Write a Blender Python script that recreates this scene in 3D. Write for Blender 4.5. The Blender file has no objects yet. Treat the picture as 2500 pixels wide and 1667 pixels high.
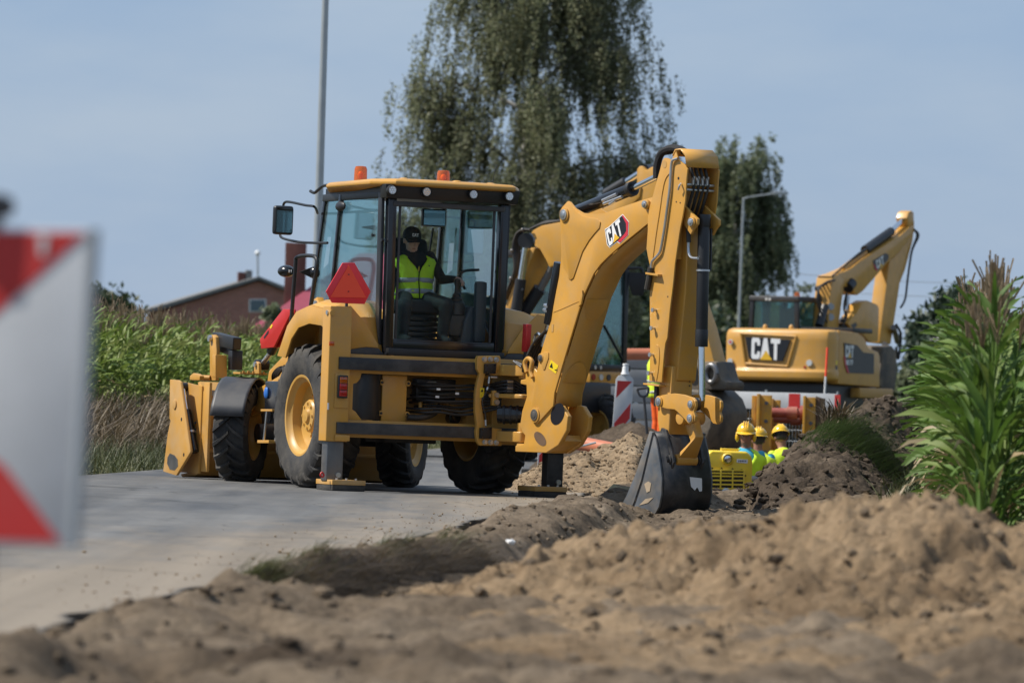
import bpy, bmesh, math, random
import numpy as np
from mathutils import Vector, Matrix, noise
R = math.radians
random.seed(7); np.random.seed(7)
scene = bpy.context.scene
COL = scene.collection

# ------------------------------------------------------------------ camera
LENS, CAM_H, PITCH, ROLL = 200.0, 0.92, 0.01022, 0.026
FPX = 2500 * LENS / 36
cam_data = bpy.data.cameras.new('camera')
cam = bpy.data.objects.new('camera', cam_data); COL.objects.link(cam)
cam.matrix_world = Matrix.Translation((0, 0, CAM_H)) @ Matrix.Rotation(math.pi / 2 + PITCH, 4, 'X') @ Matrix.Rotation(ROLL, 4, 'Z')
cam_data.lens = LENS; cam_data.sensor_width = 36; cam_data.clip_start = 0.5; cam_data.clip_end = 8000
cam_data.dof.use_dof = True; cam_data.dof.focus_distance = 54.8
cam_data.dof.aperture_fstop = 0.2 / 0.045
scene.camera = cam
scene.render.resolution_x, scene.render.resolution_y = 1024, 682

# ------------------------------------------------------------------ sky, sun, exposure
SUN_EL = R(50); SUN_AZ = math.atan2(-1.0, -0.02)          # clockwise from +Y
SUN_DIR = Vector((math.sin(SUN_AZ) * math.cos(SUN_EL), math.cos(SUN_AZ) * math.cos(SUN_EL), math.sin(SUN_EL)))
world = bpy.data.worlds.new('World'); scene.world = world; world.use_nodes = True
wn, wl = world.node_tree.nodes, world.node_tree.links
wn.clear()
w_out = wn.new('ShaderNodeOutputWorld'); w_bg = wn.new('ShaderNodeBackground'); w_sky = wn.new('ShaderNodeTexSky')
w_sky.sky_type = 'NISHITA'; w_sky.sun_disc = False; w_sky.sun_elevation = SUN_EL; w_sky.sun_rotation = SUN_AZ
w_sky.air_density = 1.2; w_sky.dust_density = 0.6; w_sky.ozone_density = 4.0; w_sky.altitude = 100
w_tc = wn.new('ShaderNodeTexCoord'); w_map = wn.new('ShaderNodeMapping'); w_no = wn.new('ShaderNodeTexNoise')
w_map.inputs['Scale'].default_value = (5, 5, 16)
w_no.inputs['Scale'].default_value = 2.2; w_no.inputs['Detail'].default_value = 6; w_no.inputs['Roughness'].default_value = 0.55
w_rmp = wn.new('ShaderNodeMapRange'); w_rmp.inputs[1].default_value = 0.36; w_rmp.inputs[2].default_value = 0.68
w_rmp.inputs[3].default_value = 0.0; w_rmp.inputs[4].default_value = 1.0
w_mix = wn.new('ShaderNodeMix'); w_mix.data_type = 'RGBA'
w_mix.inputs[0].default_value = 0.85
w_veil = wn.new('ShaderNodeMix'); w_veil.data_type = 'RGBA'; w_veil.inputs[6].default_value = (3.45, 4.8, 6.95, 1); w_veil.inputs[7].default_value = (4.45, 5.55, 7.2, 1)   # thin high cloud veil
wl.new(w_tc.outputs['Generated'], w_map.inputs['Vector']); wl.new(w_map.outputs[0], w_no.inputs['Vector'])
wl.new(w_no.outputs['Fac'], w_rmp.inputs[0]); wl.new(w_rmp.outputs[0], w_veil.inputs[0]); wl.new(w_veil.outputs[2], w_mix.inputs[7])
wl.new(w_sky.outputs[0], w_mix.inputs[6]); wl.new(w_mix.outputs[2], w_bg.inputs['Color'])
w_bg.inputs['Strength'].default_value = 0.074
wl.new(w_bg.outputs[0], w_out.inputs['Surface'])
sun_data = bpy.data.lights.new('sun', 'SUN'); sun_data.energy = 4.8; sun_data.angle = R(0.55); sun_data.color = (1.0, 0.94, 0.85)
sun = bpy.data.objects.new('sun', sun_data); COL.objects.link(sun)
sun.rotation_euler = (-SUN_DIR).to_track_quat('-Z', 'Y').to_euler()
scene.view_settings.view_transform = 'Standard'; scene.view_settings.look = 'None'
scene.view_settings.exposure = 0.34; scene.view_settings.gamma = 1.0
scene.render.engine = 'CYCLES'
scene.cycles.use_denoising = True
scene.cycles.max_bounces = 6; scene.cycles.transparent_max_bounces = 24

# ------------------------------------------------------------------ photo pixel -> direction helpers (2500 x 1667 pixels)
CAMP = Vector((0, 0, CAM_H))
CR = dict(c1=(640, 380, 650/2038), c2=(380, 700, 650/1960), c3=(900, 800, 550/1960), c4=(1200, 340, 600/1882), c5=(1200, 800, 600/1882),
          c6=(1700, 480, 600/1882), c7=(1700, 900, 500/2178), c8=(1500, 800, 550/2352), d7=(200, 560, 600/2352), d8=(940, 500, 320/1254),
          e3=(1780, 860, 500/2352), e4=(1440, 780, 360/2016), e5=(1220, 520, 380/1568), e6=(820, 840, 480/2352), d4=(2100, 580, 400/848),
          f3=(1180, 540, 220/1150), f4=(1430, 560, 190/745), P=(0, 0, 1), D=(0, 0, 2500/2352))
def pxy(c, p):
    o = CR[c]; return o[0] + p[0]*o[2], o[1] + p[1]*o[2]
def ray(px, py):
    u, v = px - 1250, 833.5 - py; c, s = math.cos(ROLL), math.sin(ROLL)
    a, b = u*c - v*s, u*s + v*c
    cp, sp = math.cos(PITCH), math.sin(PITCH)
    return Vector((a/FPX, cp - b/FPX*sp, sp + b/FPX*cp))
def atY(px, py, Y):
    d = ray(px, py); return CAMP + d*(Y/d.y)
class Frame:
    """a thing's own axes: x right, y forward, z up"""
    def __init__(s, O, yaw, tilt=0.0):
        s.M = Matrix.Translation(O) @ Matrix.Rotation(yaw, 4, 'Z') @ Matrix.Rotation(tilt, 4, 'Y')
        s.I = s.M.inverted()
    def on(s, c, p, ax, val):
        d = s.I.to_3x3() @ ray(*pxy(c, p)); o = s.I @ CAMP
        return o + d*((val - o[ax])/d[ax])
    def tr(s, c, pts, ax, val): return [s.on(c, p, ax, val) for p in pts]

# ------------------------------------------------------------------ materials
MATS = {}
def mat(name, col, rough=0.5, metal=0.0, spec=0.5, var=0.0, vscale=6.0, bump=0.0, bscale=40.0, coat=0.0, dust=0.0, dustcol=(0.30, 0.24, 0.16), trans=0.0, alpha=1.0, emit=None, estr=0.0, sub=0.0, dscale=3.0):
    m = bpy.data.materials.new(name); m.use_nodes = True; n, l = m.node_tree.nodes, m.node_tree.links
    b = n['Principled BSDF']
    b.inputs['Base Color'].default_value = (*col, 1); b.inputs['Roughness'].default_value = rough; b.inputs['Metallic'].default_value = metal
    b.inputs['Specular IOR Level'].default_value = spec; b.inputs['Coat Weight'].default_value = coat; b.inputs['Coat Roughness'].default_value = 0.12
    b.inputs['Transmission Weight'].default_value = trans; b.inputs['Alpha'].default_value = alpha
    if emit: b.inputs['Emission Color'].default_value = (*emit, 1); b.inputs['Emission Strength'].default_value = estr
    tc = n.new('ShaderNodeTexCoord'); src = None
    if var > 0:
        t = n.new('ShaderNodeTexNoise'); t.inputs['Scale'].default_value = vscale; t.inputs['Detail'].default_value = 5; l.new(tc.outputs['Object'], t.inputs['Vector'])
        r = n.new('ShaderNodeMapRange'); r.inputs[1].default_value = 0.3; r.inputs[2].default_value = 0.7; r.inputs[3].default_value = 1 - var; r.inputs[4].default_value = 1 + var*0.6
        l.new(t.outputs['Fac'], r.inputs[0])
        mx = n.new('ShaderNodeVectorMath'); mx.operation = 'SCALE'; mx.inputs[0].default_value = col; l.new(r.outputs[0], mx.inputs['Scale'])
        src = mx.outputs[0]
    if dust > 0:
        t = n.new('ShaderNodeTexNoise'); t.inputs['Scale'].default_value = dscale; t.inputs['Detail'].default_value = 8; t.inputs['Roughness'].default_value = 0.65; l.new(tc.outputs['Object'], t.inputs['Vector'])
        r = n.new('ShaderNodeMapRange'); r.inputs[1].default_value = 0.42; r.inputs[2].default_value = 0.72; r.inputs[3].default_value = 0; r.inputs[4].default_value = dust; l.new(t.outputs['Fac'], r.inputs[0])
        mx = n.new('ShaderNodeMix'); mx.data_type = 'RGBA'; mx.inputs[7].default_value = (*dustcol, 1); l.new(r.outputs[0], mx.inputs[0])
        if src: l.new(src, mx.inputs[6])
        else: mx.inputs[6].default_value = (*col, 1)
        src = mx.outputs[2]
        ra = n.new('ShaderNodeMath'); ra.operation = 'MULTIPLY_ADD'; ra.inputs[1].default_value = 0.5; ra.inputs[2].default_value = rough; l.new(r.outputs[0], ra.inputs[0]); l.new(ra.outputs[0], b.inputs['Roughness'])
    if src: l.new(src, b.inputs['Base Color'])
    if bump > 0:
        t = n.new('ShaderNodeTexNoise'); t.inputs['Scale'].default_value = bscale; t.inputs['Detail'].default_value = 6; l.new(tc.outputs['Object'], t.inputs['Vector'])
        bp = n.new('ShaderNodeBump'); bp.inputs['Strength'].default_value = bump; bp.inputs['Distance'].default_value = 0.02; l.new(t.outputs['Fac'], bp.inputs['Height']); l.new(bp.outputs[0], b.inputs['Normal'])
    MATS[name] = m; return m
mat('yellow', (0.56, 0.288, 0.050), 0.36, var=0.09, vscale=2.0, coat=0.15, dust=0.36, dustcol=(0.36, 0.25, 0.13), dscale=6)
mat('yellow_worn', (0.52, 0.275, 0.058), 0.45, var=0.12, vscale=2.0, dust=0.55, dustcol=(0.42, 0.33, 0.22), dscale=2.2)
mat('yellow_rim', (0.52, 0.29, 0.058), 0.38, var=0.08, dust=0.25, dscale=4)
mat('black_paint', (0.012, 0.0135, 0.017), 0.42, var=0.2, vscale=4, dust=0.03)
mat('black_gloss', (0.010, 0.011, 0.014), 0.22, coat=0.2)
mat('dark_grey', (0.035, 0.038, 0.045), 0.5, var=0.15, dust=0.12)
mat('scuffed_black', (0.020, 0.021, 0.024), 0.45, var=0.25, vscale=5, dust=0.45, dustcol=(0.14, 0.13, 0.12), dscale=4)
mat('rubber', (0.020, 0.020, 0.021), 0.75, var=0.25, vscale=9, dust=0.75, dustcol=(0.12, 0.108, 0.092), bump=0.3, bscale=60, dscale=4)
mat('hose', (0.012, 0.012, 0.013), 0.55, dust=0.15)
mat('chrome', (0.72, 0.74, 0.76), 0.14, metal=1.0)
mat('zinc', (0.52, 0.54, 0.56), 0.35, metal=0.85, var=0.15)
mat('steel', (0.16, 0.165, 0.175), 0.38, metal=0.7, var=0.3, vscale=5, dust=0.5, dustcol=(0.26, 0.21, 0.15), dscale=3.2)
mat('bucket_black', (0.018, 0.020, 0.024), 0.36, var=0.3, vscale=5, dust=0.42, dustcol=(0.16, 0.14, 0.12), dscale=5)
mat('bucket_side', (0.135, 0.155, 0.18), 0.42, metal=0.35, var=0.4, vscale=3, dust=0.6, dustcol=(0.25, 0.20, 0.14), dscale=4.5)
mat('dirty_bucket', (0.085, 0.075, 0.065), 0.6, metal=0.2, var=0.35, vscale=2, dust=0.85, dustcol=(0.27, 0.21, 0.14), dscale=2.0, bump=0.3, bscale=20)
mat('red_paint', (0.50, 0.022, 0.020), 0.4, var=0.08)
mat('smv_orange', (1.0, 0.105, 0.055), 0.6, spec=0.2)
mat('smv_red', (0.85, 0.035, 0.05), 0.35)
mat('amber_core', (0.95, 0.45, 0.08), 0.3)
mat('lamp_red', (0.36, 0.010, 0.010), 0.2, coat=0.5)
mat('lamp_clear', (0.62, 0.63, 0.62), 0.25, metal=0.3)
mat('white_paint', (0.72, 0.73, 0.73), 0.5, var=0.06)
mat('sign_white', (0.56, 0.58, 0.60), 0.55, var=0.10, vscale=5, dust=0.25, dustcol=(0.40, 0.40, 0.38), dscale=4)
mat('sign_red', (0.50, 0.020, 0.018), 0.5, var=0.10, vscale=4, dust=0.12, dustcol=(0.35, 0.2, 0.18))
mat('sticker_yellow', (0.75, 0.55, 0.02), 0.45)
mat('logo_black', (0.012, 0.013, 0.018), 0.35)
mat('logo_white', (0.75, 0.75, 0.75), 0.4)
mat('logo_red', (0.55, 0.03, 0.05), 0.4)
mat('logo_gold', (0.72, 0.42, 0.03), 0.4)
mat('blue_plastic', (0.02, 0.13, 0.45), 0.4)
mat('mirror_glass', (0.30, 0.34, 0.36), 0.04, metal=1.0)
mat('skin', (0.62, 0.36, 0.27), 0.55, var=0.08, vscale=20)
mat('skin_tan', (0.33, 0.155, 0.105), 0.55, var=0.1, vscale=20)
mat('hivis', (0.60, 0.86, 0.02), 0.65, var=0.06, vscale=14, bump=0.35, bscale=18)
mat('hivis_yellow', (0.62, 0.80, 0.03), 0.65, var=0.06, vscale=14, bump=0.35, bscale=18)
mat('hivis_orange', (0.85, 0.13, 0.012), 0.65, var=0.08, vscale=10, bump=0.4, bscale=14)
mat('reflective', (0.38, 0.38, 0.39), 0.4, var=0.1, vscale=14)
mat('black_cloth', (0.013, 0.013, 0.015), 0.85, var=0.25, vscale=10, bump=0.4, bscale=16)
mat('trousers', (0.017, 0.020, 0.022), 0.85, var=0.25, vscale=10, bump=0.5, bscale=12)
mat('cyan_cloth', (0.05, 0.38, 0.55), 0.8, var=0.1)
mat('red_cloth', (0.45, 0.04, 0.04), 0.8, var=0.1)
mat('hair', (0.05, 0.04, 0.035), 0.8)
mat('helmet', (0.80, 0.46, 0.012), 0.25, coat=0.4)
mat('plant_yellow', (0.82, 0.58, 0.02), 0.35, coat=0.3, dust=0.3, dustcol=(0.5, 0.38, 0.18), dscale=4)
mat('shoring', (0.68, 0.33, 0.020), 0.5, var=0.15, vscale=4, dust=0.75, dustcol=(0.30, 0.20, 0.12), dscale=5)
mat('strut_red', (0.34, 0.08, 0.06), 0.55, var=0.2, dust=0.6, dustcol=(0.30, 0.22, 0.15), dscale=6)
mat('terracotta', (0.46, 0.15, 0.075), 0.45, var=0.08)
mat('galv', (0.40, 0.43, 0.45), 0.45, metal=0.5, var=0.12, vscale=3)
mat('concrete', (0.30, 0.31, 0.32), 0.85, var=0.15, vscale=2)
mat('bark', (0.32, 0.31, 0.29), 0.85, var=0.5, vscale=1.5)
mat('dark_bark', (0.07, 0.055, 0.045), 0.9, var=0.3)
mat('wood_post', (0.12, 0.07, 0.04), 0.8, var=0.3)
mat('wood_pale', (0.30, 0.20, 0.11), 0.8, var=0.3, vscale=3)
mat('seat', (0.014, 0.014, 0.016), 0.7, var=0.2)
mat('dash', (0.045, 0.050, 0.056), 0.55, var=0.1)
mat('brick_plain', (0.125, 0.045, 0.036), 0.8, var=0.2, vscale=3)
mat('roof_grey', (0.17, 0.17, 0.165), 0.8, var=0.1)
mat('roof_red', (0.30, 0.055, 0.085), 0.5, var=0.08)
mat('window_dark', (0.05, 0.09, 0.11), 0.1, spec=0.8)
mat('sand_stuck', (0.36, 0.28, 0.19), 0.9, var=0.2)
def leaf_mat(name, c1, c2, c3, rough=0.5, trans=0.25, scale=0.8):
    """leaf colour wanders in space, between three tones; lets some light through"""
    m = bpy.data.materials.new(name); m.use_nodes = True; n, l = m.node_tree.nodes, m.node_tree.links
    b = n['Principled BSDF']; b.inputs['Roughness'].default_value = rough; b.inputs['Specular IOR Level'].default_value = 0.35
    geo = n.new('ShaderNodeNewGeometry'); ramp = n.new('ShaderNodeValToRGB')
    e = ramp.color_ramp.elements; e[0].position = 0.0; e[0].color = (*c1, 1); e[1].position = 1.0; e[1].color = (*c3, 1)
    k = e.new(0.55); k.color = (*c2, 1)
    l.new(geo.outputs['Random Per Island'], ramp.inputs[0])
    tc = n.new('ShaderNodeTexCoord'); t = n.new('ShaderNodeTexNoise'); t.inputs['Scale'].default_value = scale; l.new(tc.outputs['Object'], t.inputs['Vector'])
    r = n.new('ShaderNodeMapRange'); r.inputs[1].default_value = 0.3; r.inputs[2].default_value = 0.7; r.inputs[3].default_value = 0.72; r.inputs[4].default_value = 1.2; l.new(t.outputs['Fac'], r.inputs[0])
    mx = n.new('ShaderNodeVectorMath'); mx.operation = 'SCALE'; l.new(ramp.outputs[0], mx.inputs[0]); l.new(r.outputs[0], mx.inputs['Scale'])
    l.new(mx.outputs[0], b.inputs['Base Color'])
    tr = n.new('ShaderNodeBsdfTranslucent'); l.new(mx.outputs[0], tr.inputs['Color'])
    ms = n.new('ShaderNodeMixShader'); ms.inputs[0].default_value = trans
    l.new(b.outputs[0], ms.inputs[1]); l.new(tr.outputs[0], ms.inputs[2]); l.new(ms.outputs[0], n['Material Output'].inputs['Surface'])
    MATS[name] = m
leaf_mat('birch_leaf', (0.13, 0.150, 0.080), (0.19, 0.205, 0.115), (0.27, 0.275, 0.165), scale=0.35, trans=0.45)
leaf_mat('birch_leaf_dark', (0.110, 0.140, 0.078), (0.165, 0.195, 0.110), (0.24, 0.26, 0.155), scale=0.35, trans=0.45)
leaf_mat('pine_leaf', (0.028, 0.048, 0.030), (0.042, 0.068, 0.040), (0.065, 0.090, 0.055), trans=0.2)
leaf_mat('bush_leaf', (0.034, 0.052, 0.022), (0.055, 0.078, 0.034), (0.085, 0.105, 0.048), trans=0.3)
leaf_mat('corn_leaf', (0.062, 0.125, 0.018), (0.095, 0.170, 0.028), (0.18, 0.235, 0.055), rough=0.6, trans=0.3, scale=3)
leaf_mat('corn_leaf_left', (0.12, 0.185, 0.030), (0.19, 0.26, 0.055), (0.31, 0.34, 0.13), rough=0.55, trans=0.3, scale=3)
leaf_mat('corn_dry', (0.22, 0.15, 0.075), (0.32, 0.24, 0.13), (0.40, 0.32, 0.19), trans=0.2)
leaf_mat('tassel', (0.30, 0.22, 0.13), (0.40, 0.30, 0.19), (0.50, 0.39, 0.26), trans=0.1)
leaf_mat('dry_grass', (0.085, 0.060, 0.034), (0.13, 0.095, 0.056), (0.19, 0.145, 0.09), trans=0.2)
leaf_mat('green_grass', (0.045, 0.058, 0.018), (0.075, 0.088, 0.032), (0.12, 0.12, 0.055), trans=0.25)
leaf_mat('mound_grass', (0.040, 0.072, 0.020), (0.065, 0.105, 0.032), (0.11, 0.14, 0.05), trans=0.3)
def glass_mat(name, tint, refl=0.10, rough=0.03, fac=0.25, film=(0.18, 0.26, 0.27), rng=0.45):
    """thin tinted cab glass: mostly clear, with a dusty film and mirror reflection"""
    m = bpy.data.materials.new(name); m.use_nodes = True; n, l = m.node_tree.nodes, m.node_tree.links
    n.remove(n['Principled BSDF']); out = n['Material Output']
    t = n.new('ShaderNodeBsdfTransparent'); t.inputs[0].default_value = (*tint, 1)
    g = n.new('ShaderNodeBsdfGlossy'); g.inputs['Roughness'].default_value = rough; g.inputs['Color'].default_value = (0.9, 0.95, 0.95, 1)
    d = n.new('ShaderNodeBsdfDiffuse'); d.inputs['Color'].default_value = (*film, 1)
    lw = n.new('ShaderNodeLayerWeight'); lw.inputs[0].default_value = 0.35
    mr = n.new('ShaderNodeMapRange'); mr.inputs[3].default_value = refl; mr.inputs[4].default_value = refl + rng; l.new(lw.outputs['Fresnel'], mr.inputs[0])
    m1 = n.new('ShaderNodeMixShader'); m1.inputs[0].default_value = fac; l.new(t.outputs[0], m1.inputs[1]); l.new(d.outputs[0], m1.inputs[2])
    m2 = n.new('ShaderNodeMixShader'); l.new(mr.outputs[0], m2.inputs[0]); l.new(m1.outputs[0], m2.inputs[1]); l.new(g.outputs[0], m2.inputs[2])
    l.new(m2.outputs[0], out.inputs['Surface']); MATS[name] = m
glass_mat('glass', (0.96, 0.985, 0.985), 0.0, fac=0.012, rng=0.06)
glass_mat('glass_side', (0.62, 0.80, 0.82), 0.03, fac=0.10)
glass_mat('amber', (0.95, 0.42, 0.10), 0.05, fac=0.30, film=(0.85, 0.22, 0.02))
glass_mat('glass_dark', (0.62, 0.80, 0.80), 0.03, fac=0.06)

# ------------------------------------------------------------------ mesh builder
class G:
    def __init__(s): s.bm = bmesh.new()
    def face(s, pts):
        vs = [s.bm.verts.new(p) for p in pts]; return s.bm.faces.new(vs)
    def prism(s, pts, off):
        """closed loop of 3D points, pushed along off"""
        off = Vector(off); a = [s.bm.verts.new(Vector(p)) for p in pts]; b = [s.bm.verts.new(Vector(p) + off) for p in pts]; n = len(a)
        s.bm.faces.new(a); s.bm.faces.new(b[::-1])
        for i in range(n): s.bm.faces.new((a[i], b[i], b[(i+1) % n], a[(i+1) % n]))
        return s
    def loft(s, rings, closed=True, caps=True):
        vr = [[s.bm.verts.new(Vector(p)) for p in r] for r in rings]; n = len(vr[0])
        for i in range(len(vr)-1):
            for j in range(n if closed else n-1):
                k = (j+1) % n
                s.bm.faces.new((vr[i][j], vr[i][k], vr[i+1][k], vr[i+1][j]))
        if caps and closed:
            s.bm.faces.new(vr[0][::-1]); s.bm.faces.new(vr[-1])
        return s
    def box(s, x0, x1, y0, y1, z0, z1):
        return s.prism([(x0, y0, z0), (x1, y0, z0), (x1, y1, z0), (x0, y1, z0)], (0, 0, z1-z0))
    def bar(s, p0, p1, w, h, up=(0, 0, 1)):
        p0, p1 = Vector(p0), Vector(p1); d = (p1-p0).normalized(); sd = d.cross(Vector(up))
        if sd.length < 1e-4: sd = d.cross(Vector((1, 0, 0)))
        sd.normalize(); u = sd.cross(d)
        return s.prism([p0 + sd*w/2 + u*h/2, p0 - sd*w/2 + u*h/2, p0 - sd*w/2 - u*h/2, p0 + sd*w/2 - u*h/2], p1-p0)
    def cyl(s, p0, p1, r0, r1=None, n=20, caps=True):
        p0, p1 = Vector(p0), Vector(p1); r1 = r0 if r1 is None else r1; d = (p1-p0).normalized()
        a = d.orthogonal().normalized(); b = d.cross(a)
        ring = lambda p, r: [p + (a*math.cos(t) + b*math.sin(t))*r for t in (2*math.pi*i/n for i in range(n))]
        return s.loft([ring(p0, r0), ring(p1, r1)], True, caps)
    def lathe(s, prof, org, axis, n=32):
        """prof: (radius, height along axis) ; open surface of revolution"""
        org, d = Vector(org), Vector(axis).normalized(); a = d.orthogonal().normalized(); b = d.cross(a)
        rings = [[org + d*h + (a*math.cos(2*math.pi*i/n) + b*math.sin(2*math.pi*i/n))*max(r, 1e-4) for i in range(n)] for r, h in prof]
        return s.loft(rings, True, False)
    def tube(s, pts, r, n=8, smooth=True):
        pts = [Vector(p) for p in pts]
        if smooth and len(pts) > 2: pts = catmull(pts, 5)
        rs = r if isinstance(r, (list, tuple)) else [r]*len(pts)
        if len(rs) != len(pts): rs = [rs[0] + (rs[-1]-rs[0])*i/(len(pts)-1) for i in range(len(pts))]
        rings = []; prev = None
        for i, p in enumerate(pts):
            d = (pts[min(i+1, len(pts)-1)] - pts[max(i-1, 0)]).normalized()
            a = (prev - d*prev.dot(d)) if prev is not None else d.orthogonal()
            a.normalize(); prev = a; b = d.cross(a)
            rings.append([p + (a*math.cos(2*math.pi*k/n) + b*math.sin(2*math.pi*k/n))*rs[i] for k in range(n)])
        return s.loft(rings, True, True)
    def ball(s, c, r, n=16, m=10, M=None):
        rx, ry, rz = r if isinstance(r, (tuple, list)) else (r, r, r); c = Vector(c); M = M or Matrix.Identity(3)
        top = s.bm.verts.new(c + M @ Vector((0, 0, rz))); bot = s.bm.verts.new(c - M @ Vector((0, 0, rz)))
        rows = []
        for i in range(1, m):
            t = math.pi*i/m
            rows.append([s.bm.verts.new(c + M @ Vector((rx*math.sin(t)*math.cos(2*math.pi*j/n), ry*math.sin(t)*math.sin(2*math.pi*j/n), rz*math.cos(t)))) for j in range(n)])
        for j in range(n):
            k = (j+1) % n
            s.bm.faces.new((top, rows[0][j], rows[0][k])); s.bm.faces.new((bot, rows[-1][k], rows[-1][j]))
            for i in range(len(rows)-1): s.bm.faces.new((rows[i][j], rows[i+1][j], rows[i+1][k], rows[i][k]))
        return s
    def out(s, name, m, parent=None, bev=0.0, seg=2, frame=None, ang=35, solid=0.0):
        bm = s.bm
        bmesh.ops.recalc_face_normals(bm, faces=bm.faces)
        if bev > 0:
            es = [e for e in bm.edges if len(e.link_faces) == 2 and e.calc_face_angle(0) > R(28)]
            if es: bmesh.ops.bevel(bm, geom=es, offset=bev, segments=seg, affect='EDGES', profile=0.6, clamp_overlap=True)
        if frame is not None: bm.transform(frame)
        me = bpy.data.meshes.new(name); bm.to_mesh(me); bm.free()
        me.polygons.foreach_set('use_smooth', [True]*len(me.polygons)); me.set_sharp_from_angle(angle=R(ang))
        me.materials.append(MATS[m] if isinstance(m, str) else m)
        o = bpy.data.objects.new(name, me); COL.objects.link(o)
        if parent is not None: o.parent = parent
        if solid > 0:
            md = o.modifiers.new('thick', 'SOLIDIFY'); md.thickness = solid; md.offset = 0
        return o
def catmull(p, k):
    out = []
    for i in range(len(p)-1):
        a, b, c, d = p[max(i-1, 0)], p[i], p[i+1], p[min(i+2, len(p)-1)]
        for j in range(k):
            t = j/k
            out.append(0.5*((2*b) + (c-a)*t + (2*a-5*b+4*c-d)*t*t + (3*b-a-3*c+d)*t*t*t))
    out.append(p[-1]); return out
def tag(o, label, cat, group=None, kind=None):
    if label: o['label'] = label
    if cat: o['category'] = cat
    if group: o['group'] = group
    if kind: o['kind'] = kind
    return o
def thing(name, label, cat, M=None, group=None):
    o = bpy.data.objects.new(name, None); COL.objects.link(o); o.empty_display_size = 0.3
    if M is not None: o.matrix_world = M
    return tag(o, label, cat, group)
def text_part(txt, size, m, parent, M, name='lettering', depth=0.002, bold=0.0, sx=1.0):
    cu = bpy.data.curves.new(name, 'FONT'); cu.body = txt; cu.size = size; cu.extrude = depth; cu.align_x = 'CENTER'; cu.align_y = 'CENTER'; cu.offset = bold; cu.resolution_u = 3
    t = bpy.data.objects.new(name + '_tmp', cu); COL.objects.link(t)
    bpy.context.view_layer.update()
    me = bpy.data.meshes.new_from_object(t.evaluated_get(bpy.context.evaluated_depsgraph_get()))
    bpy.data.objects.remove(t); bpy.data.curves.remove(cu)
    me.transform(Matrix.Diagonal((sx, 1, 1, 1))); me.materials.clear(); me.materials.append(MATS[m])
    me.transform(M); me.name = name
    o = bpy.data.objects.new(name, me); COL.objects.link(o); o.parent = parent
    return o
def mesh_obj(name, verts, faces, m, parent=None, smooth=False, mats=None, midx=None):
    me = bpy.data.meshes.new(name); me.from_pydata(verts, [], faces)
    for mm in (mats or [m]): me.materials.append(MATS[mm] if isinstance(mm, str) else mm)
    if midx is not None: me.polygons.foreach_set('material_index', midx)
    if smooth: me.polygons.foreach_set('use_smooth', [True]*len(me.polygons))
    o = bpy.data.objects.new(name, me); COL.objects.link(o)
    if parent is not None: o.parent = parent
    return o
# block letters of the maker's mark, in a unit box
LET = {'C': [[(0.10, 0), (0.72, 0), (0.86, 0.12), (0.86, 0.36), (0.58, 0.36), (0.58, 0.22), (0.30, 0.22), (0.30, 0.78), (0.58, 0.78), (0.58, 0.64), (0.86, 0.64), (0.86, 0.88), (0.72, 1), (0.10, 1), (0, 0.88), (0, 0.12)]],
       'A': [[(-0.12, 0), (0.16, 0), (0.42, 0.42), (0.68, 0), (0.96, 0), (0.62, 1), (0.24, 1)]],
       'T': [[(0.36, 0), (0.66, 0), (0.66, 0.78), (0.96, 0.78), (0.96, 1), (0.02, 1), (0.02, 0.78), (0.36, 0.78)]]}
def cat_mark(parent, M, w, h, th=0.004, gold=True):
    """the three white letters and the gold triangle, on the xy plane of M, lower-left at 0,0"""
    g = G(); x = 0.0
    for ch, wid in (('C', 0.33), ('A', 0.30), ('T', 0.33)):
        for pl in LET[ch]:
            g.prism([M @ Vector(((x + px*wid/0.96)*w, py*h, 0)) for px, py in pl], M.to_3x3() @ Vector((0, 0, th)))
        x += wid + 0.015
    g.out('letters', 'logo_white', parent)
    if gold:
        G().prism([M @ Vector((px*w, py*h, 0)) for px, py in ((0.30, -0.02), (0.73, -0.02), (0.515, 0.42))], M.to_3x3() @ Vector((0, 0, th*1.6))).out('triangle', 'logo_gold', parent)
# ------------------------------------------------------------------ terrain
def vnoise(x, y, seed=0):
    xi, yi = np.floor(x).astype(np.int64), np.floor(y).astype(np.int64); xf, yf = x-xi, y-yi
    def h(a, b):
        n = (a*374761393 + b*668265263 + seed*1442695041) & 0x7fffffff
        n = ((n ^ (n >> 13))*1274126177) & 0x7fffffff
        return ((n ^ (n >> 16)) & 0xffff)/65535.0
    u, v = xf*xf*(3-2*xf), yf*yf*(3-2*yf)
    return (h(xi, yi)*(1-u) + h(xi+1, yi)*u)*(1-v) + (h(xi, yi+1)*(1-u) + h(xi+1, yi+1)*u)*v
def fbm(x, y, sc, octv=4, seed=0, gain=0.5):
    t = 0; a = 1; s = 0
    for i in range(octv):
        t = t + a*(vnoise(x/sc*2**i + 17.3*i, y/sc*2**i - 9.1*i, seed+i) - 0.5); s += a; a *= gain
    return t/s*2
def clods(x, y, sc, seed):
    """rounded lumps: 0 in the gaps, 1 on top"""
    n = vnoise(x/sc, y/sc, seed); return np.abs(n-0.5)*2
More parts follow.
